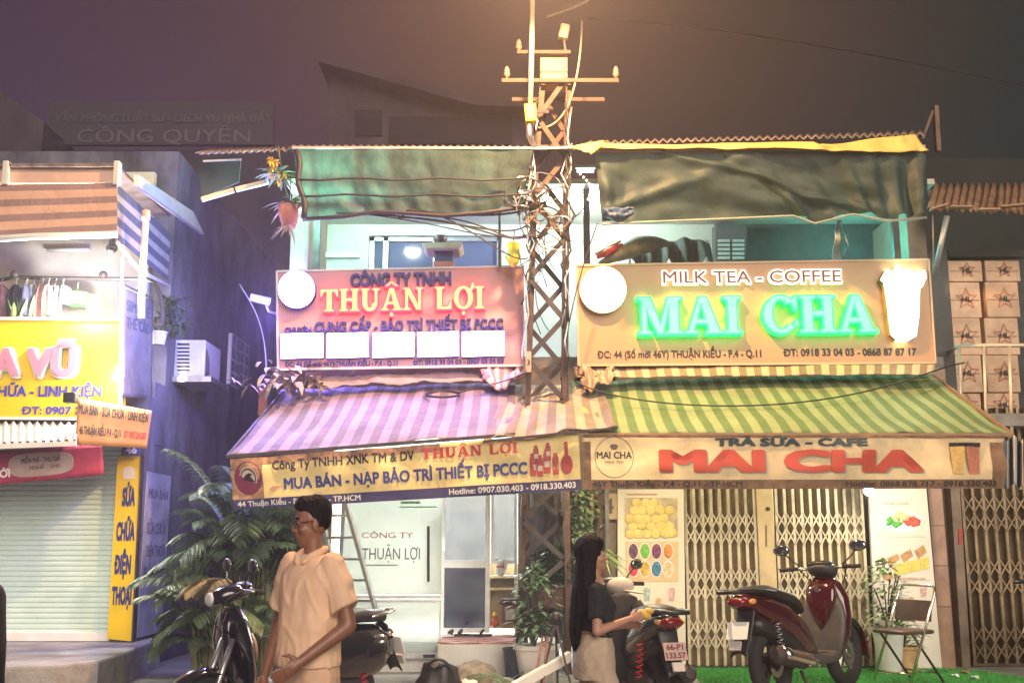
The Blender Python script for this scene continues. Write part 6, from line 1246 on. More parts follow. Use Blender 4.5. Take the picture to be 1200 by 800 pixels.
# ---------------------------------------------------------------- scooters
def loft(secs, n=22, e=2.5):
    """secs: (x, zc, half width, half height)"""
    mb = MB(); mb.rings([sring((x, 0, z), (0, 1, 0), (0, 0, 1), a, b, n, e) for x, z, a, b in secs]); return mb
def scooter(label, loc, rz, paint, accent, WR=.29, steer=0, plate=None, plate_m=None, vespa=False, scale=1, lean=0):
    t = thing('scooter', label, 'scooter', loc, rz=rz, local=True, scale=scale); t.rotation_euler = (lean, 0, rz)
    FX = 1.28; m_pl = mat('scooter_grey_plastic', (.07, .068, .066), .5, scale=14, var=.2); m_seat = mat('seat_vinyl', (.02, .02, .022), .5, bump=.15, bscale=50)
    m_mir = mat('mirror_glass', (.5, .55, .55), .08, metal=1, var=0)
    m_chr = mat('chrome', (.75, .72, .68), .15, metal=1, var=.05)
    def wheel(x, fr):
        mb = MB(); tr = .062 if not vespa else .05; prof = [(WR - 2 * tr + tr * (1 - math.cos(a)) , tr * .95 * math.sin(a)) for a in [R(q) for q in range(-150, 151, 25)]]
        prof = [(WR - tr + tr * math.cos(a), tr * .92 * math.sin(a)) for a in [R(q) for q in range(-160, 161, 20)]]
        n = 40; rs = [[V((x + r * math.cos(k * 2 * PI / n), y, WR + r * math.sin(k * 2 * PI / n))) for k in range(n)] for r, y in prof]; mb.rings(rs, cap=False, closed=True); w_ = mb.build('wheel', m_rubber, t, smooth=True)
        mb = MB(); mb.rings([[V((x + r * math.cos(k * 2 * PI / n), y, WR + r * math.sin(k * 2 * PI / n))) for k in range(n)] for r, y in ((WR - 1.75 * tr, -.035), (WR - 1.55 * tr, -.036), (WR - 1.55 * tr, .036), (WR - 1.75 * tr, .035))], cap=False, closed=True)
        for k in range(5 if not vespa else 5):
            a = k * 2 * PI / 5 + .3; p = V((x + math.cos(a) * (WR - 1.7 * tr), 0, WR + math.sin(a) * (WR - 1.7 * tr)))
            mb.bar(V((x, 0, WR)), p, .03, .045)
        mb.cone((x, -.06, WR), (x, .06, WR), .045, .045, 18); mb.build('rim', m_steel if fr else m_darksteel, w_)
        mb = MB(); mb.rings([[V((x + r * math.cos(k * 2 * PI / 28), y, WR + r * math.sin(k * 2 * PI / 28))) for k in range(28)] for r, y in ((.06, -.05), (.11, -.05), (.11, -.054), (.06, -.054))], cap=False, closed=True); mb.build('brake_disc', m_chr, w_)
    wheel(0, False); wheel(FX, True)
    # tail and side body
    if not vespa:
        mb = loft([(-.43, .83, .03, .02), (-.40, .82, .075, .045), (-.30, .79, .115, .075), (-.10, .72, .15, .13), (.12, .645, .17, .155), (.32, .555, .16, .15), (.46, .455, .15, .14), (.55, .38, .12, .10), (.58, .36, .08, .05)]); mb.build('body', paint, t, smooth=True)
        mb = loft([(-.36, .875, .03, .012), (-.30, .885, .10, .03), (-.08, .875, .135, .05), (.14, .83, .14, .055), (.30, .80, .125, .05), (.44, .745, .10, .045), (.50, .70, .08, .03), (.53, .68, .04, .015)], e=2.8); mb.build('seat', m_seat, t, smooth=True)
        mb = loft([(.26, .50, .10, .20), (.44, .48, .105, .19), (.56, .42, .11, .14), (.62, .36, .10, .06)]); mb.build('inner_cover', m_pl, t, smooth=True)
        mb = loft([(-.26, .62, .05, .03), (-.18, .60, .10, .08), (.02, .56, .125, .13), (.22, .50, .13, .15), (.40, .44, .12, .12), (.48, .42, .07, .06)]); mb.build('under_cover', m_black, t, smooth=True)
        tb('grab_rail', bez([V((-.05, .14, .86)), V((-.34, .155, .90)), V((-.56, .08, .88))], 8) + bez([V((-.56, -.08, .88)), V((-.34, -.155, .90)), V((-.05, -.14, .86))], 8), .017, m_black, t)
        mb = loft([(-.47, .80, .05, .012), (-.45, .80, .08, .035), (-.38, .79, .10, .05), (-.34, .785, .095, .04)]); mb.build('tail_light', mat('red_lens', (.16, .006, .01), .2, coat=.5, var=0), t, smooth=True)
        for s in (-1, 1): mb = MB(); mb.ball((-.36, s * .105, .80), (.05, .018, .022)); mb.build('indicator', mat('amber_lens', (.75, .40, .12), .25, var=0), t, smooth=True)
    else:
        mb = loft([(-.38, .60, .04, .05), (-.34, .58, .12, .14), (-.20, .56, .18, .20), (0, .55, .205, .22), (.20, .54, .195, .20), (.36, .52, .15, .16), (.44, .50, .08, .10)], e=2.2); mb.build('body', paint, t, smooth=True)
        mb = loft([(-.32, .80, .04, .02), (-.27, .82, .11, .05), (-.05, .83, .145, .055), (.2, .81, .14, .055), (.36, .78, .11, .045), (.42, .76, .05, .02)], e=3); mb.build('seat', m_seat, t, smooth=True)
        mb = MB(); mb.ball((-.39, 0, .66), (.035, .055, .045)); mb.build('tail_light', mat('red_lens_round', (.55, .02, .03), .2, coat=.5, var=0), t, smooth=True)
        mb = MB(); mb.tube([V((-.385, .06 * math.cos(a), .66 + .05 * math.sin(a))) for a in [k * 2 * PI / 20 for k in range(20)]], .007, 6, closed=True); mb.build('light_ring', m_chr, t)
        tb('grab_rail', bez([V((-.1, .13, .82)), V((-.42, .12, .86)), V((-.42, 0, .86))], 8) + bez([V((-.42, 0, .86)), V((-.42, -.12, .86)), V((-.1, -.13, .82))], 8), .011, m_chr, t)
        mb = MB(); text(mb, 'Lemon', .0, .17, .035, lambda x, z, d: V((-.15 + x, -.2 - d, .60 + z)), .0, .008, .0); mb.build('script_badge', m_chr, t)
    # rear mudguard with plate
    mb = MB(); mb.sheet(lambda u, v: V((-.30 - .18 * v + .02 * math.sin(v * 3), (u - .5) * (.17 - .03 * v), .74 - .36 * v + .03 * (1 - (2 * u - 1) ** 2))), 10, 10); mb.build('mudguard', m_black, t, smooth=True, thick=.012)
    pc = V((-.455, 0, .58)); tx = V((.42, 0, 1)).normalized(); nx = V((-1, 0, .42)).normalized()
    pf = lambda x, y, d: pc + V((0, -1, 0)) * x + tx * y + nx * d
    mb = MB(); mb.prism(rect(-.095, -.07, .095, .07), pf, .0, .008); pl2 = mb.build('number_plate', plate_m or m_white, t)
    if plate:
        mb = MB(); text(mb, plate[0], -.07, .07, .042, pf, .009, .001, .02, .012); text(mb, plate[1], -.08, .08, .042, pf, .009, .001, .02, -.054); mb.build('lettering', mat('plate_ink', (.12, .03, .03), .6, var=0), pl2)
    mb = MB(); mb.prism(rect(-.05, -.16, .05, -.09), pf, .0, .02); mb.build('reflector', mat('grey_flap', (.5, .48, .46), .4, var=.1), t)
    # engine, swing arm, shocks, muffler
    mb = MB(); mb.rings([sring((x, .05, z), (0, 1, 0), (0, 0, 1), a, b, 16, 3.5) for x, z, a, b in ((-.12, .29, .05, .05), (0, .30, .07, .085), (.2, .30, .075, .085), (.36, .32, .08, .10), (.48, .34, .09, .09), (.54, .35, .05, .05))]); mb.build('engine', m_darksteel, t, smooth=True)
    for s in (-1, 1):
        sp_ = []
        for k in range(61):
            a = k / 60 * 2 * PI * 7; p = V((-.02 - .05 * k / 60, s * .135, .33 + .30 * k / 60)); sp_.append(p + V((.026 * math.cos(a), .026 * math.sin(a), 0)))
        tb('shock_absorber', sp_, .006, m_steel if s < 0 else m_red, t, 6)
    mb = MB(); mb.cap((.34, -.17, .30), (.20, -.18, .31), .03, .045); mb.cone((.20, -.18, .31), (-.24, -.2, .385), .07, .076, 20); mb.cone((-.24, -.2, .385), (-.28, -.203, .392), .076, .04, 20); mf = mb.build('muffler', m_darksteel, t, smooth=True, angle=40)
    mb = MB(); mb.rings([sring(V((.30, -.19, .29)).lerp(V((-.2, -.21, .38)), k / 6) + V((0, -.042, .018)), (0, .55, .8), (0, .8, -.55), .058, .036, 16, 2.2) for k in range(7)]); mb.build('heat_shield', m_chr, mf, smooth=True)
    # floor, leg shield, front
    mb = MB(); mb.rings([sring((x, 0, z), (0, 1, 0), (0, 0, 1), a, b, 20, 4) for x, z, a, b in ((.46, .31, .13, .05), (.56, .295, .165, .05), (.80, .285, .17, .045), (.95, .31, .15, .05), (1.0, .34, .11, .04))]); mb.build('floor_board', m_pl, t, smooth=True)
    def vs(secs, e=2.6): mb = MB(); mb.rings([sring((x, 0, z), (1, 0, 0), (0, 1, 0), a, b, 24, e) for z, x, a, b in secs]); return mb
    if not vespa:
        vs([(.27, .98, .05, .10), (.32, .99, .07, .15), (.45, 1.03, .085, .20), (.62, 1.07, .095, .215), (.78, 1.09, .10, .20), (.90, 1.085, .09, .15), (.97, 1.07, .06, .09)]).build('front_fairing', paint, t, smooth=True)
        vs([(.30, .925, .03, .135), (.36, .935, .04, .175), (.50, .965, .05, .205), (.62, .99, .05, .21), (.72, 1.0, .05, .19), (.80, 1.01, .04, .15)]).build('leg_shield', m_pl, t, smooth=True)
        mb = MB(); mb.rings([sring((x, 0, z), (1, 0, 0), (0, 1, 0), a, b, 20, 2.2) for z, x, a, b in ((.52, .935, .02, .02), (.62, .945, .03, .08), (.74, .955, .04, .135), (.86, .98, .05, .145), (.93, 1.0, .04, .10))]); mb.build('inner_panel', paint, t, smooth=True)
        mb = MB(); mb.cone((.915, 0, .86), (.95, 0, .86), .025, .03, 16); mb.build('ignition', m_chr, t)
    else:
        mb = MB(); mb.rings([sring((x, 0, z), (1, 0, 0), (0, 1, 0), a, b, 28, 2.6) for z, x, a, b in ((.26, .92, .02, .10), (.32, .95, .025, .17), (.50, 1.01, .03, .235), (.70, 1.05, .032, .245), (.84, 1.07, .03, .19), (.93, 1.075, .03, .09))]); mb.build('leg_shield', paint, t, smooth=True)
        tb('shield_trim', [V((x + .012, s_ * b, z)) for s_, seq in ((-1, 1), (1, -1)) for z, x, b in [((.30, .945, .15), (.50, 1.01, .238), (.70, 1.05, .248), (.84, 1.07, .192), (.93, 1.075, .09))[::seq]][0]], .009, m_chr, t, 6)
        mb = MB(); mb.rings([sring((x, 0, z), (1, 0, 0), (0, 1, 0), a, b, 16, 2) for z, x, a, b in ((.40, 1.07, .02, .03), (.60, 1.10, .035, .05), (.80, 1.11, .035, .045), (.90, 1.10, .02, .03))]); mb.build('horn_cover', m_chr if False else paint, t, smooth=True)
        mb = MB(); mb.ball((.97, 0, .62), (.05, .17, .16)); mb.build('glove_box', mat('tan_inner', (.35, .19, .12), .5, var=.2), t, smooth=True)
    mb = MB()
    def arc(u, v):
        a = R(-8) + R(150) * u; r = WR + .035; return V((FX + r * math.cos(a), (v - .5) * .17, WR + r * math.sin(a) - .035 * (2 * v - 1) ** 2))
    mb.sheet(arc, 18, 8); mb.build('front_fender', paint, t, smooth=True, thick=.012)
    for s in (-1, 1): tb('fork', [V((1.27, s * .075, WR)), V((1.10, s * .06, .72))], .022, m_steel, t)
    # handlebar head
    st = R(steer)
    piv = V((1.05, 0, 0)); rot = lambda p: piv + Matrix.Rotation(st, 3, 'Z') @ (V(p) - piv)
    hd = MB(); hd.rings([[rot(p) for p in sring((x, 0, z), (0, 1, 0), (0, 0, 1), a, b, 20, 2.4)] for x, z, a, b in ((.94, 1.055, .04, .015), (.98, 1.05, .10, .04), (1.06, 1.035, .13, .062), (1.15, 1.02, .12, .066), (1.22, .995, .09, .055), (1.25, .98, .05, .03))]); hd.build('handlebar_cover', m_pl if not vespa else paint, t, smooth=True)
    mb = MB(); mb.ball(rot((1.0, 0, 1.085)), (.055, .12, .03), Matrix.Rotation(st, 3, 'Z')); mb.build('dashboard', m_black, t, smooth=True)
    mb = MB(); mb.ball(rot((1.235, 0, .99)), (.03, .085, .05), Matrix.Rotation(st, 3, 'Z')); mb.build('headlight', mat('headlight_lens', (.6, .62, .62), .1, var=0), t, smooth=True)
    for s in (-1, 1):
        tb('grip', [rot((1.0, s * .20, 1.05)), rot((.965, s * .36, 1.045))], .018, m_rubber, t); tb('bar', [rot((1.05, s * .10, 1.04)), rot((1.0, s * .21, 1.05))], .013, m_steel, t)
        tb('brake_lever', [rot((1.05, s * .18, 1.06)), rot((1.06, s * .24, 1.06)), rot((1.02, s * .35, 1.05))], .008, m_steel, t)
        ms = tb('mirror', [rot((1.03, s * .19, 1.07)), rot((1.06, s * .26, 1.13)), rot((1.04, s * .33, 1.20))], .007, m_black, t)
        Mx = Matrix.Rotation(st, 3, 'Z'); mb = MB(); mb.ball(rot((1.04, s * .345, 1.225)), (.022, .078, .05), Mx); mb.build('mirror_shell', m_black, ms, smooth=True); mb = MB(); mb.ball(rot((1.024, s * .345, 1.225)), (.010, .068, .042), Mx); mb.build('mirror_glass', m_mir, ms, smooth=True)
    for s in (-1, 1): tb('brake_cable', bez([rot((1.03, s * .2, 1.06)), rot((1.20, s * .22, 1.02)), rot((1.24, s * .12, .90)), V((1.12, s * .05, .75))], 10), .006, m_cable, t, 6)
    tb('brake_hose', bez([V((.05, .10, .30)), V((.2, .16, .24)), V((.45, .14, .28))], 8), .008, m_cable, t, 6)
    for i in range(4): mb = MB(); mb.box((.62 + .08 * i, 0, .335), (.012, .24, .006)); mb.build('floor_rib', m_rubber, t)
    tb('side_stand', [V((.52, .12, .28)), V((.48, .24, .01))], .012, m_darksteel, t); tb('center_stand', [V((.30, -.10, .22)), V((.36, -.14, .012))], .014, m_darksteel, t)
    return t
m_redp = mat('red_scooter_paint', (.05, .002, .006), .16, var=.04, coat=.8)
m_blkp = mat('black_scooter_paint', (.012, .012, .016), .15, var=.1, coat=.9)
m_drk = mat('dark_green_scooter_paint', (.02, .022, .022), .2, var=.1, coat=.7)
rp = PZ(908, 822, .262); scooter('red and grey scooter parked on the turf before the folding gates', (rp.x, rp.y, .262), R(47), m_redp, None, .30, scale=.96, steer=14, lean=R(-4))
bpy.context.view_layer.update(); rp = V((1.10, 8.75, .13)); scooter('black scooter with a pinkish plate parked behind the long haired woman', (rp.x, rp.y, .13), R(105), m_drk, None, .27, scale=.95, plate=('66-P1', '133.57'), plate_m=mat('pink_plate', (.55, .36, .32), .5, var=.1), steer=20)
rp = V((-1.22, 8.45, .13)); scooter('glossy black retro scooter parked behind the man in peach clothes', (rp.x, rp.y, .13), R(227), m_blkp, None, .25, vespa=True, steer=-18, scale=.97)
rp = V((P(1222, 770, 10.0).x, 10.0, .25)); scooter('dark scooter cropped at the picture edge in front of the brown gate', (rp.x + .38, 9.9, .25), R(-25), m_blkp, None, .27)
# bag hung on the middle scooter
c = V((.90, 9.1, .80)); t = thing('jacket', 'black jacket slung over the scooter behind the woman', 'jacket', c); mb = MB(); mb.rings([[c + V((math.cos(a) * r * (1 + .15 * math.sin(a * 4 + z * 9)), math.sin(a) * r * .6, z)) for a in [k * 2 * PI / 30 for k in range(30)]] for z, r in ((.27, .05), (.24, .11), (.12, .14), (0, .15), (-.2, .165), (-.4, .15), (-.46, .10))]); mb.build('cloth', mat('black_cloth', (.018, .018, .02), .85, var=.3, bump=.5, bscale=14), t, smooth=True)
mb = MB(); mb.tube([c + V((.1, -.1, .2)), c + V((.2, -.13, .05)), c + V((.14, -.12, -.1))], [.05, .055, .04], 12); mb.build('sleeve', mat('black_cloth_b', (.02, .02, .022), .85, var=.3), t, smooth=True)
c = P(727, 686, 9.6); t = thing('cap', 'pale cloth cap lying on the handlebar behind the woman', 'cap', c); mb = MB(); mb.ball(c, (.12, .11, .075)); mb.build('crown', mat('pale_cap', (.42, .38, .34), .8, var=.25), t, smooth=True); mb = MB(); mb.ball(c + V((.1, -.05, -.045)), (.11, .09, .012), Matrix.Rotation(.15, 3, 'Y')); mb.build('brim', mat('pale_brim', (.55, .48, .40), .8, var=.1), t, smooth=True)

# ---------------------------------------------------------------- bags and scraps by the entrance
def lump(nm, label, cat, c, r, m, seed, sub='body'):
    t = thing(nm, label, cat, c); mb = MB(); c = V(c); rs = []
    for i in range(15):
        th = PI * (i + .02) / 14.04; rs.append([])
        for k in range(26):
            a = -k * 2 * PI / 26; d = V((math.sin(th) * math.cos(a), math.sin(th) * math.sin(a), math.cos(th))); f = 1 + .28 * noise.noise(d * 1.7 + V((seed, 0, 0))) + .12 * noise.noise(d * 5 + V((seed, 3, 0))); q = V((d.x * r[0], d.y * r[1], d.z * r[2])) * f; q.z = max(q.z, -r[2] * .75); rs[-1].append(c + q + V((0, 0, r[2] * .75)))
    mb.rings(rs); mb.build(sub, m, t, smooth=True); return t
c = PZ(525, 800, .14); t = lump('handbag', 'black bag slumped on the ground before the entrance step', 'bag', (c.x, 9.6, .14), (.19, .12, .20), m_black, 2, 'sack'); mb = MB(); mb.tube(bez([V((c.x - .12, 9.55, .35)), V((c.x - .1, 9.5, .56)), V((c.x + .1, 9.5, .56)), V((c.x + .12, 9.55, .35))], 12), .014, 8); mb.build('handle', m_black, t, smooth=True)
lump('sack', 'tan and white sack of scraps behind the black bag', 'bag', (P(556, 785, 10.2).x, 10.2, .14), (.22, .2, .16), mat('tan_sack', (.52, .42, .30), .8, scale=9, var=.4, bump=.4, bscale=16), 7, 'cloth')
lump('plastic_bag', 'white plastic bag heaped near the black bag', 'bag', (P(548, 793, 9.7).x, 9.75, .14), (.12, .1, .1), mat('white_plastic', (.68, .66, .60), .4, var=.15), 12, 'sheet')
lump('plastic_bag', 'crumpled pale bag beside the white pipe', 'bag', (P(592, 786, 10.0).x, 10.0, .14), (.16, .12, .09), mat('pale_plastic', (.55, .56, .48), .4, var=.2), 15, 'sheet')
t = thing('hose', 'loops of thin green hose lying by the scrap sacks', 'hose', (P(585, 780, 10.2).x, 10.1, .25)); mb = MB(); c = V((P(583, 778, 10.1).x, 10.05, .24))
mb.tube([c + V((.28 * math.cos(k * .42) * (1 + .2 * math.sin(k)), .16 * math.sin(k * .42), .06 * math.sin(k * 1.3) + .05)) for k in range(46)], .009, 6); mb.build('loop', mat('green_hose', (.18, .26, .13), .5, var=.2), t, smooth=True)
for i, (px, col, lb) in enumerate(((575, m_potwhite, 'white rag near the hose loops'), (610, mat('grey_rag', (.4, .4, .38), .8, var=.3), 'grey rag at the foot of the potted shrub'))):
    lump('rag', lb, 'cloth', (P(px, 792, 9.8).x, 9.7 + .1 * i, .14), (.17, .1, .06), col, 21 + i, 'cloth')
t = thing('white_pipe', 'long white plastic bar lying slanted from the sacks to the pole foot', 'pipe', P(600, 790, 9.6)); mb = MB(); mb.bar(V((P(575, 799, 9.3).x, 9.3, .20)), P(668, 768, 9.9), .05, .09); mb.build('bar', m_whitepaint, t, bevel=.008)
t = thing('umbrella_stand', 'dark folded tripod standing beside the white pot', 'stand', P(652, 790, 9.7)); q = P(651, 728, 9.75)
for dx, dy in ((-.14, -.05), (.13, -.08), (.02, .15)): mb = MB(); mb.bar(q, V((q.x + dx, q.y + dy, .25)), .02, .02); mb.build('leg', m_darksteel, t)
mb = MB(); mb.ball(q + V((0, 0, .03)), (.05, .05, .06)); mb.build('head', m_black, t, smooth=True)
t = thing('bucket', 'dark bucket at the corner of the entrance step', 'bucket', (P(604, 772, 10.3).x, 10.35, .25)); c = V((P(604, 772, 10.3).x, 10.35, .25)); mb = MB(); mb.lathe([(.09, 0), (.115, .26), (.12, .26), (.12, .28), (.108, .28), (.10, .1)], Matrix.Translation(c), 22); mb.build('tub', mat('dark_blue_tub', (.05, .06, .09), .4, var=.1), t, smooth=True, angle=40); mb = MB(); mb.tube(bez([c + V((-.115, 0, .26)), c + V((-.1, -.1, .12)), c + V((.1, -.1, .12)), c + V((.115, 0, .26))], 12), .005, 6); mb.build('handle', m_steel, t)
for dx, lb in ((0, 'thin brown stick leaning across the white pot'), (.09, 'second stick leaning beside the tripod')): mb = MB(); mb.tube([V((P(622, 800, 9.6).x + dx, 9.55, .14)), P(636 + dx * 60, 745, 9.85)], .011, 6); tag(mb.build('stick', m_wood, smooth=True), lb, 'stick')

# ---------------------------------------------------------------- people
def remesh(mb, name, m, vox, smooth=5, wr=0, wf=6, ws=(1, 1, 1), fac=.5):
    o = bpy.data.objects.new('tmp', mb.data('tmp', m)); C.objects.link(o)
    md = o.modifiers.new('r', 'REMESH'); md.mode = 'VOXEL'; md.voxel_size = vox
    s = o.modifiers.new('s', 'SMOOTH'); s.factor = fac; s.iterations = smooth
    dg = bpy.context.evaluated_depsgraph_get(); me = bpy.data.meshes.new_from_object(o.evaluated_get(dg)); bpy.data.objects.remove(o)
    if wr:
        ns = [v.normal.copy() for v in me.vertices]
        for v, n in zip(me.vertices, ns):
            p = V((v.co.x * ws[0], v.co.y * ws[1], v.co.z * ws[2])) * wf; q = V((p.x + p.y + p.z * .6, p.y - p.x * .5, p.z * 1.5 - p.x * .8)); k = .5 * noise.noise(p) + .5 * (max(0, 1 - abs(noise.noise(q * .95)) * 3.2) ** 1.5 - .3) + .35 * noise.noise(p * 2.6); v.co += n * k * wr
    me.polygons.foreach_set('use_smooth', [True] * len(me.polygons)); me.name = name
    if not me.materials: me.materials.append(m)
    return me
def part(name, me, parent):
    o = bpy.data.objects.new(name, me); C.objects.link(o); o.parent = parent; return o
def hand(mb, w_, d, nrm, side, curl, sc_=1.0):
    """palm and five fingers from the wrist; d runs down the hand, nrm is the palm's facing, side points to the thumb"""
    d, nrm, side = V(d).normalized(), V(nrm).normalized(), V(side).normalized(); w_ = V(w_)
    M = Matrix((side, nrm, d)).transposed(); mb.ball(w_ + d * .05 * sc_, (.039 * sc_, .016 * sc_, .052 * sc_), M)
    mb.cap(w_, w_ + d * .04, .024 * sc_, .022 * sc_)
    for k, (o, L) in enumerate(((.029, .068), (.0098, .076), (-.0098, .07), (-.029, .055))):
        b = w_ + (d * .088 + side * o) * sc_; c1 = R(curl * .5 + k * 3); c2 = R(curl * 1.4 + k * 4); sp = side * (o * 1.6)
        m1 = b + (d * math.cos(c1) + nrm * math.sin(c1) + sp).normalized() * L * .5 * sc_; e_ = m1 + (d * math.cos(c2) + nrm * math.sin(c2) + sp * .5).normalized() * L * .5 * sc_
        mb.cap(w_ + (d * .06 + side * o * .9) * sc_, b, .0085 * sc_, .0085 * sc_, 10); mb.cap(b, m1, .0085 * sc_, .008 * sc_, 10); mb.cap(m1, e_, .008 * sc_, .0066 * sc_, 10)
    a = w_ + (d * .02 + side * .03) * sc_; b = a + (side * .75 + d * .6 + nrm * .35).normalized() * .038 * sc_; e_ = b + (d * .85 + side * .3 + nrm * .5).normalized() * .032 * sc_
    mb.cap(a, b, .012 * sc_, .0105 * sc_, 10); mb.cap(b, e_, .0105 * sc_, .008 * sc_, 10)
def person(label, loc, rz, H, skin, arms, legs, head, female, clothes, hair_m, long_hair=False, lowered=False, group=None):
    t = thing('person', label, 'person', loc, rz=rz, local=True, scale=H / 1.70)
    mb = MB(); yw, pt = head; pv = V((.0, 0, 1.44)); HM = Matrix.Rotation(R(yw), 3, 'Z') @ Matrix.Rotation(R(pt), 3, 'Y')
    hp = lambda p: pv + HM @ (V(p) - pv)
    sw = .175 if not female else .15
    # trunk
    tr = [(.80, .15, .11), (.88, .168, .118), (.96, .155, .108), (1.05, .138 if not female else .118, .10 if not female else .085), (1.15, .148 if not female else .125, .105 if not female else .09), (1.26, .168 if not female else .142, .112 if not female else .10), (1.34, .165 if not female else .138, .10 if not female else .088), (1.40, .10, .07), (1.43, .06, .055)]
    mb.rings([sring((0, 0, z), (0, 1, 0), (1, 0, 0), a, b, 24, 2.3) for z, a, b in tr])
    if female:
        for s in (-1, 1): mb.ball((.065, s * .065, 1.235), (.06, .058, .06))
    mb.cap((-.012, 0, 1.37), (.008, 0, 1.50), .056 if not female else .047, .052 if not female else .044)
    # head
    hm = lambda c, r, M=None: mb.ball(hp(c), r, HM @ M if M is not None else HM)
    hm((-.005, 0, 1.602), (.095, .077, .098)); hm((.018, 0, 1.555), (.075, .066, .085)); hm((.045, 0, 1.512), (.045, .045, .042)); hm((.062, 0, 1.49), (.026, .028, .022))
    mb.cap(hp((.083, 0, 1.592)), hp((.104, 0, 1.553)), .010, .0155, 10); hm((.098, .013, 1.548), (.011, .008, .008)); hm((.098, -.013, 1.548), (.011, .008, .008))
    hm((.080, 0, 1.602), (.018, .055, .010)); hm((.086, 0, 1.524), (.013, .025, .0065)); hm((.084, 0, 1.512), (.013, .022, .007))
    for s in (-1, 1): hm((.06, s * .042, 1.55), (.026, .022, .022)); hm((-.002, s * .078, 1.568), (.02, .010, .033)); hm((.078, s * .033, 1.585), (.012, .016, .011))
    for s, (sh_, el, wr_, hd_, nm_, sd_, cu) in arms.items():
        s_ = V(sh_); mb.cap(s_, el, .052 if not female else .043, .040 if not female else .034); mb.cap(el, wr_, .041 if not female else .035, .026 if not female else .022); hand(mb, wr_, hd_, nm_, sd_, cu, 1 if not female else .9)
    for hip, kn, an, ft in legs:
        mb.cap(hip, kn, .085, .056); mb.cap(kn, V(kn).lerp(V(an), .35), .054, .054); mb.cap(V(kn).lerp(V(an), .3), an, .055, .034); a = V(an); f = V(ft); mb.cap(a + V((-.03, 0, -.03)), a + f * .15 + V((0, 0, -.045)), .038, .032)
    part('body', remesh(mb, 'body', skin, .0065, 4), t)
    # eyes and brows
    for s in (-1, 1):
        mb = MB(); mb.ball(hp((.083, s * .033, 1.585)), (.0085, .012, .0085), HM, 12, 8); e_ = part('eye', mb.data('eye', mat('eye_white', (.55, .52, .5), .3, var=0), True), t)
        mb = MB(); mb.ball(hp((.089, s * .033, 1.585)), (.0045, .006, .0065), HM, 10, 6); part('iris', mb.data('iris', m_ink, True), e_)
        mb = MB(); mb.tube([hp((.090, s * .016, 1.605)), hp((.094, s * .034, 1.610)), hp((.080, s * .054, 1.604))], .0045, 6); part('eyebrow', mb.data('eyebrow', hair_m, True), t)
    mb = MB(); mb.tube([hp((.091, .022, 1.518)), hp((.0985, 0, 1.519)), hp((.091, -.022, 1.518))], .0032, 6); part('mouth', mb.data('mouth', mat('lip', (.25, .08, .07), .5, var=0), True), t)
    # hair
    mb = MB()
    if not long_hair:
        hm((-.022, 0, 1.632), (.094, .084, .086)); hm((-.05, 0, 1.60), (.060, .076, .07)); hm((.035, 0, 1.672), (.062, .07, .042)); hm((.055, .02, 1.668), (.045, .045, .032))
        for s in (-1, 1): hm((-.02, s * .072, 1.60), (.035, .012, .045))
        part('hair', remesh(mb, 'hair', hair_m, .008, 3, .008, 22, (1, 1, .7)), t)
    else:
        hm((-.014, 0, 1.622), (.107, .096, .106)); hm((.03, 0, 1.665), (.066, .074, .05))
        back = [(1.62, -.03, .095, .085), (1.54, -.055, .095, .07), (1.45, -.075, .10, .06), (1.36, -.10, .115, .052), (1.22, -.125, .12, .045), (1.08, -.135, .11, .04), (.98, -.13, .085, .032), (.94, -.13, .04, .018)]
        mb.rings([sring((x, 0, z), (0, 1, 0), (1, 0, 0), a, b, 24, 2.2) for z, x, a, b in back])
        for s in (-1, 1): mb.rings([sring((x, s * y, z), (0, 1, 0), (1, 0, 0), a, b, 14, 2) for z, x, y, a, b in ((1.66, -.0, .055, .03, .04), (1.60, -.025, .082, .016, .05), (1.52, -.035, .082, .018, .05), (1.44, -.045, .085, .026, .05), (1.34, -.06, .10, .03, .05), (1.2, -.1, .1, .03, .04))])
        part('hair', remesh(mb, 'hair', hair_m, .009, 4, .011, 26, (1, 1, .12)), t)
    # clothing
    for nm, m, fn, vox, wr in clothes:
        mb = MB(); fn(mb); part(nm, remesh(mb, nm, m, vox, 6, wr, 9, (1, 1, .45)), t)
    return t, hp, HM
def R_(z, a, b, x=0, e=2.4): return sring((x, 0, z), (0, 1, 0), (1, 0, 0), a, b, 28, e)
m_skin = mat('tan_skin', (.27, .125, .078), .42, scale=14, var=.16, bump=.05, bscale=90); m_skin2 = mat('light_skin', (.44, .24, .165), .48, scale=9, var=.06)
m_hair = mat('black_hair', (.010, .009, .009), .62, scale=40, var=.3, bump=.5, bscale=70, stretch=(1, 1, .08), spec=.08); 
m_shirt = mat('peach_knit', (.82, .55, .37), .85, scale=5, var=.1, bump=.10, bscale=160); m_short = mat('peach_shorts', (.66, .43, .29), .85, scale=5, var=.12, bump=.12, bscale=120)
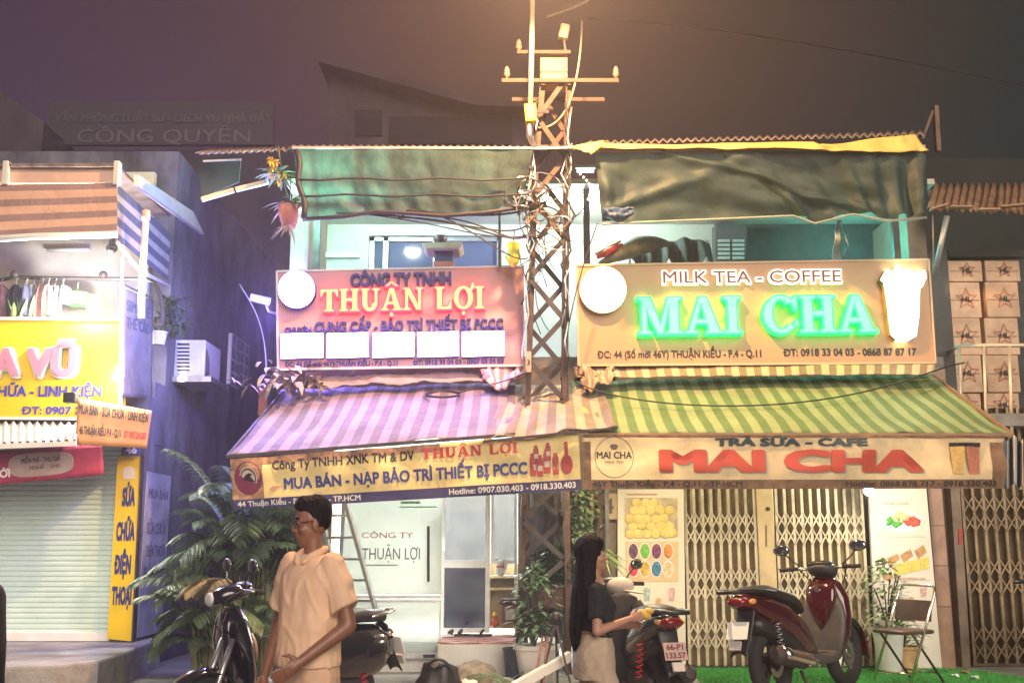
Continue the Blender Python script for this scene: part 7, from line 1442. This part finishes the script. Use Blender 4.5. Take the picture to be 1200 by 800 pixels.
# man: right arm hanging, left forearm crossing in front
aL = dict(sh=V((0, .185, 1.365)), el=V((-.03, .262, 1.10)), wr=V((.215, .15, .945)))
aR = dict(sh=V((0, -.185, 1.365)), el=V((-.03, -.285, 1.095)), wr=V((.03, -.325, .85)))
arms = {1: (aL['sh'], aL['el'], aL['wr'], (.7, -.45, -.5), (0, -.6, .1), (.3, .1, .7), 22), -1: (aR['sh'], aR['el'], aR['wr'], (.2, .05, -1), (0, 1, 0), (1, 0, .1), 26)}
legs = [((0, .09, .86), (.06, .10, .48), (-.06, .10, .09), V((1, .12, 0))), ((.02, -.09, .86), (.10, -.10, .48), (.12, -.10, .09), V((1, -.12, 0)))]
def polo(mb):
    mb.rings([R_(z, a, b, x) for z, a, b, x in ((.905, .192, .150, .01), (.93, .192, .152, .01), (.97, .186, .15, .012), (1.06, .178, .142, .014), (1.16, .182, .14, .01), (1.27, .196, .138, .004), (1.34, .19, .122, 0), (1.385, .15, .098, 0), (1.415, .10, .082, 0), (1.43, .07, .07, 0))])
    for s, a in ((1, aL), (-1, aR)):
        e_ = a['sh'].lerp(a['el'], .72); mb.cone(a['sh'] + V((0, -s * .045, .0)), e_, .074, .080, 22); mb.cap(a['sh'] + V((0, -s * .025, .0)), a['sh'].lerp(a['el'], .3), .076, .074)
def collar_(mb):
    for s in (-1, 1): mb.tube([V((-.065, 0, 1.455)), V((-.045, s * .055, 1.455)), V((.02, s * .068, 1.44)), V((.075, s * .05, 1.415)), V((.105, s * .022, 1.385))], [.016, .017, .018, .02, .012], 10)
def shorts(mb):
    mb.rings([R_(z, a, b, x) for z, a, b, x in ((.97, .160, .122, .0), (.90, .182, .135, .0), (.80, .186, .14, .0), (.74, .18, .14, .01))])
    for (h, k, a, f) in legs: h, k = V(h), V(k); mb.cone(h + V((0, 0, .02)), h.lerp(k, .86), .105, .098, 24)
man, hp, HM = person('man in a peach polo shirt and shorts walking past, looking aside', (-.955, 5.3, 0), R(234), 1.68, m_skin, arms, legs, (-32, 5), False,
    [('shirt', m_shirt, polo, .009, .013), ('collar', m_shirt, collar_, .006, .001), ('shorts', m_short, shorts, .009, .008)], m_hair)
mb = MB()
for s in (-1, 1): mb.tube([hp((.103, s * .034 + .024 * math.cos(a), 1.582 + .018 * math.sin(a))) for a in [k * 2 * PI / 18 for k in range(18)]], .0022, 6, closed=True); mb.tube([hp((.103, s * .057, 1.586)), hp((.03, s * .082, 1.588)), hp((-.02, s * .082, 1.582))], .002, 5)
mb.tube([hp((.103, -.011, 1.585)), hp((.106, 0, 1.588)), hp((.103, .011, 1.585))], .002, 5); gl_ = part('glasses', mb.data('glasses', m_darksteel, True), man)
mb = MB()
for s in (-1, 1): mb.ball(hp((.1025, s * .034, 1.582)), (.0016, .022, .0165), HM, 16, 8)
part('lens', mb.data('lens', glass('spectacle_lens', (.7, .75, .8), .06), True), gl_)
for (h, k, a, f) in legs:
    a = V(a); mb = MB(); mb.rings([sring(a + f * .04 + V((0, 0, z - .09)), f, (-f.y, f.x, 0), L, w_, 22, 2.6) for z, L, w_ in ((.0, .135, .05), (.015, .14, .053), (.03, .135, .05))]); s_ = part('sandal', mb.data('sandal', m_rubber, True), man)
man.scale = (man.scale.x * .87, man.scale.y * .87, man.scale.z)
# woman: profile, near forearm raised towards the handlebar
wL = dict(sh=V((0, .155, 1.345)), el=V((.01, .19, 1.08)), wr=V((.22, .10, 1.10))); wR = dict(sh=V((0, -.155, 1.345)), el=V((-.01, -.195, 1.085)), wr=V((.225, -.115, 1.16)))
warms = {1: (wL['sh'], wL['el'], wL['wr'], (1, -.35, .1), (0, -.8, -.5), (0, -.3, 1), 40), -1: (wR['sh'], wR['el'], wR['wr'], (1, .35, .25), (0, .8, -.5), (0, .3, 1), 40)}
wlegs = [((0, .08, .84), (-.02, .085, .46), (-.16, .085, .10), V((1, .1, 0))), ((.01, -.08, .84), (.15, -.085, .47), (.16, -.085, .09), V((1, -.1, 0)))]
def tee(mb):
    mb.rings([R_(z, a, b, x) for z, a, b, x in ((.985, .135, .105, 0), (1.02, .138, .108, .003), (1.10, .138, .108, .008), (1.18, .145, .118, .018), (1.25, .155, .128, .02), (1.32, .155, .112, .006), (1.37, .12, .085, 0), (1.40, .085, .07, 0), (1.415, .065, .06, 0))])
    for s, a in ((1, wL), (-1, wR)): mb.cone(a['sh'] + V((0, -s * .04, .02)), a['sh'].lerp(a['el'], .72), .068, .064, 20); mb.cap(a['sh'], a['sh'].lerp(a['el'], .2), .06, .06)
def trousers(mb):
    mb.rings([R_(z, a, b, x) for z, a, b, x in ((1.075, .132, .105, 0), (1.03, .142, .112, 0), (.95, .178, .135, -.005), (.86, .19, .145, -.01), (.76, .182, .14, -.01))])
    for (h, k, a, f) in wlegs: h, k, a = V(h), V(k), V(a); mb.cone(h + V((0, 0, .0)), k, .10, .088, 24); mb.cone(k + V((0, 0, .06)), a + V((0, 0, .02)), .088, .10, 24)
m_tee = mat('black_tee', (.016, .018, .022), .85, var=.2, bump=.3, bscale=30); m_beige = mat('beige_trousers', (.46, .36, .27), .85, scale=10, var=.12, bump=.25, bscale=40)
wo, hp, HM = person('woman with long black hair, dark tee and beige trousers, in profile', (.50, 6.75, 0), R(3), 1.50, m_skin2, warms, wlegs, (-8, -6), True,
    [('shirt', m_tee, tee, .009, .011), ('trousers', m_beige, trousers, .009, .012)], m_hair, True)
mb = MB(); mb.tube([V((.108 * math.cos(a), .135 * math.sin(a), 1.065 + .004 * math.sin(a * 2))) for a in [k * 2 * PI / 36 for k in range(36)]], .012, 8, closed=True); part('belt', mb.data('belt', mat('tan_belt', (.22, .14, .09), .5, var=.1), True), wo)
for (h, k, a, f) in wlegs:
    a = V(a); mb = MB(); mb.rings([sring(a + f * .04 + V((0, 0, z - .09)), f, (-f.y, f.x, 0), L, w_, 22, 2.6) for z, L, w_ in ((.0, .12, .045), (.015, .125, .047), (.03, .12, .045))]); part('sandal', mb.data('sandal', m_rubber, True), wo)
c = wo.matrix_basis @ V((.335, -.05, 1.185)); t = thing('snack', 'small yellow wrapped snack held by the woman', 'snack', c); mb = MB(); mb.ball(c, (.045, .035, .03), Matrix.Rotation(.5, 3, 'Y')); mb.ball(c + V((.03, 0, .02)), (.03, .028, .022)); mb.build('wrap', mat('yellow_wrap', (.72, .46, .10), .5, var=.2, bump=.5, bscale=50), t, smooth=True)
# man in black cropped by the picture edge
bl1 = dict(sh=V((0, .185, 1.365)), el=V((-.03, .235, 1.09)), wr=V((.05, .23, .84))); bl2 = dict(sh=V((0, -.185, 1.365)), el=V((-.03, -.235, 1.09)), wr=V((.05, -.23, .84)))
barms = {1: (bl1['sh'], bl1['el'], bl1['wr'], (.1, 0, -1), (0, -1, 0), (1, 0, 0), 25), -1: (bl2['sh'], bl2['el'], bl2['wr'], (.1, 0, -1), (0, 1, 0), (1, 0, 0), 25)}
def black_shirt(mb):
    mb.rings([R_(z, a, b, x) for z, a, b, x in ((.83, .19, .14, 0), (.96, .18, .135, 0), (1.1, .178, .13, 0), (1.27, .195, .13, 0), (1.34, .19, .118, 0), (1.385, .15, .095, 0), (1.415, .10, .08, 0), (1.43, .07, .07, 0))])
    for a in (bl1, bl2): mb.cap(a['sh'], a['el'], .075, .06); mb.cap(a['el'], a['wr'] + V((0, 0, .03)), .06, .045)
blegs = [((0, .09, .86), (.02, .10, .48), (-.02, .10, .09), V((1, .1, 0))), ((0, -.09, .86), (.04, -.10, .48), (.02, -.10, .09), V((1, -.1, 0)))]
def jeans(mb):
    mb.rings([R_(z, a, b, x) for z, a, b, x in ((.97, .16, .122, 0), (.88, .18, .135, 0), (.76, .17, .13, 0))])
    for (h, k, a, f) in blegs: h, k, a = V(h), V(k), V(a); mb.cone(h, k, .098, .075, 20); mb.cone(k + V((0, 0, .05)), a + V((0, 0, .02)), .075, .065, 20)
person('person in long sleeved black shirt cut off by the picture edge', (P(0, 700, 5.2).x - .215, 5.2, 0), R(95), 1.52, m_skin, barms, blegs, (0, 0), False,
    [('shirt', mat('black_shirt', (.014, .013, .016), .85, var=.2), black_shirt, .010, .006), ('trousers', mat('dark_jeans', (.03, .035, .05), .85, var=.2), jeans, .010, .006)], m_hair)

# ---------------------------------------------------------------- haze: damp night air lit by the lamps
HAZE = .0042
if HAZE:
    mb = MB(); mb.span((-45, -12, -1.0), (45, 32, 11.5)); m = bpy.data.materials.new('night_haze'); m.use_nodes = True; t_ = m.node_tree; t_.nodes.clear(); out = t_.nodes.new('ShaderNodeOutputMaterial'); pv_ = t_.nodes.new('ShaderNodeVolumePrincipled')
    pv_.inputs['Color'].default_value = (.92, .86, .90, 1); pv_.inputs['Density'].default_value = HAZE; pv_.inputs['Anisotropy'].default_value = .6; t_.links.new(pv_.outputs[0], out.inputs['Volume'])
    o = mb.build('haze', m); o['kind'] = 'stuff'
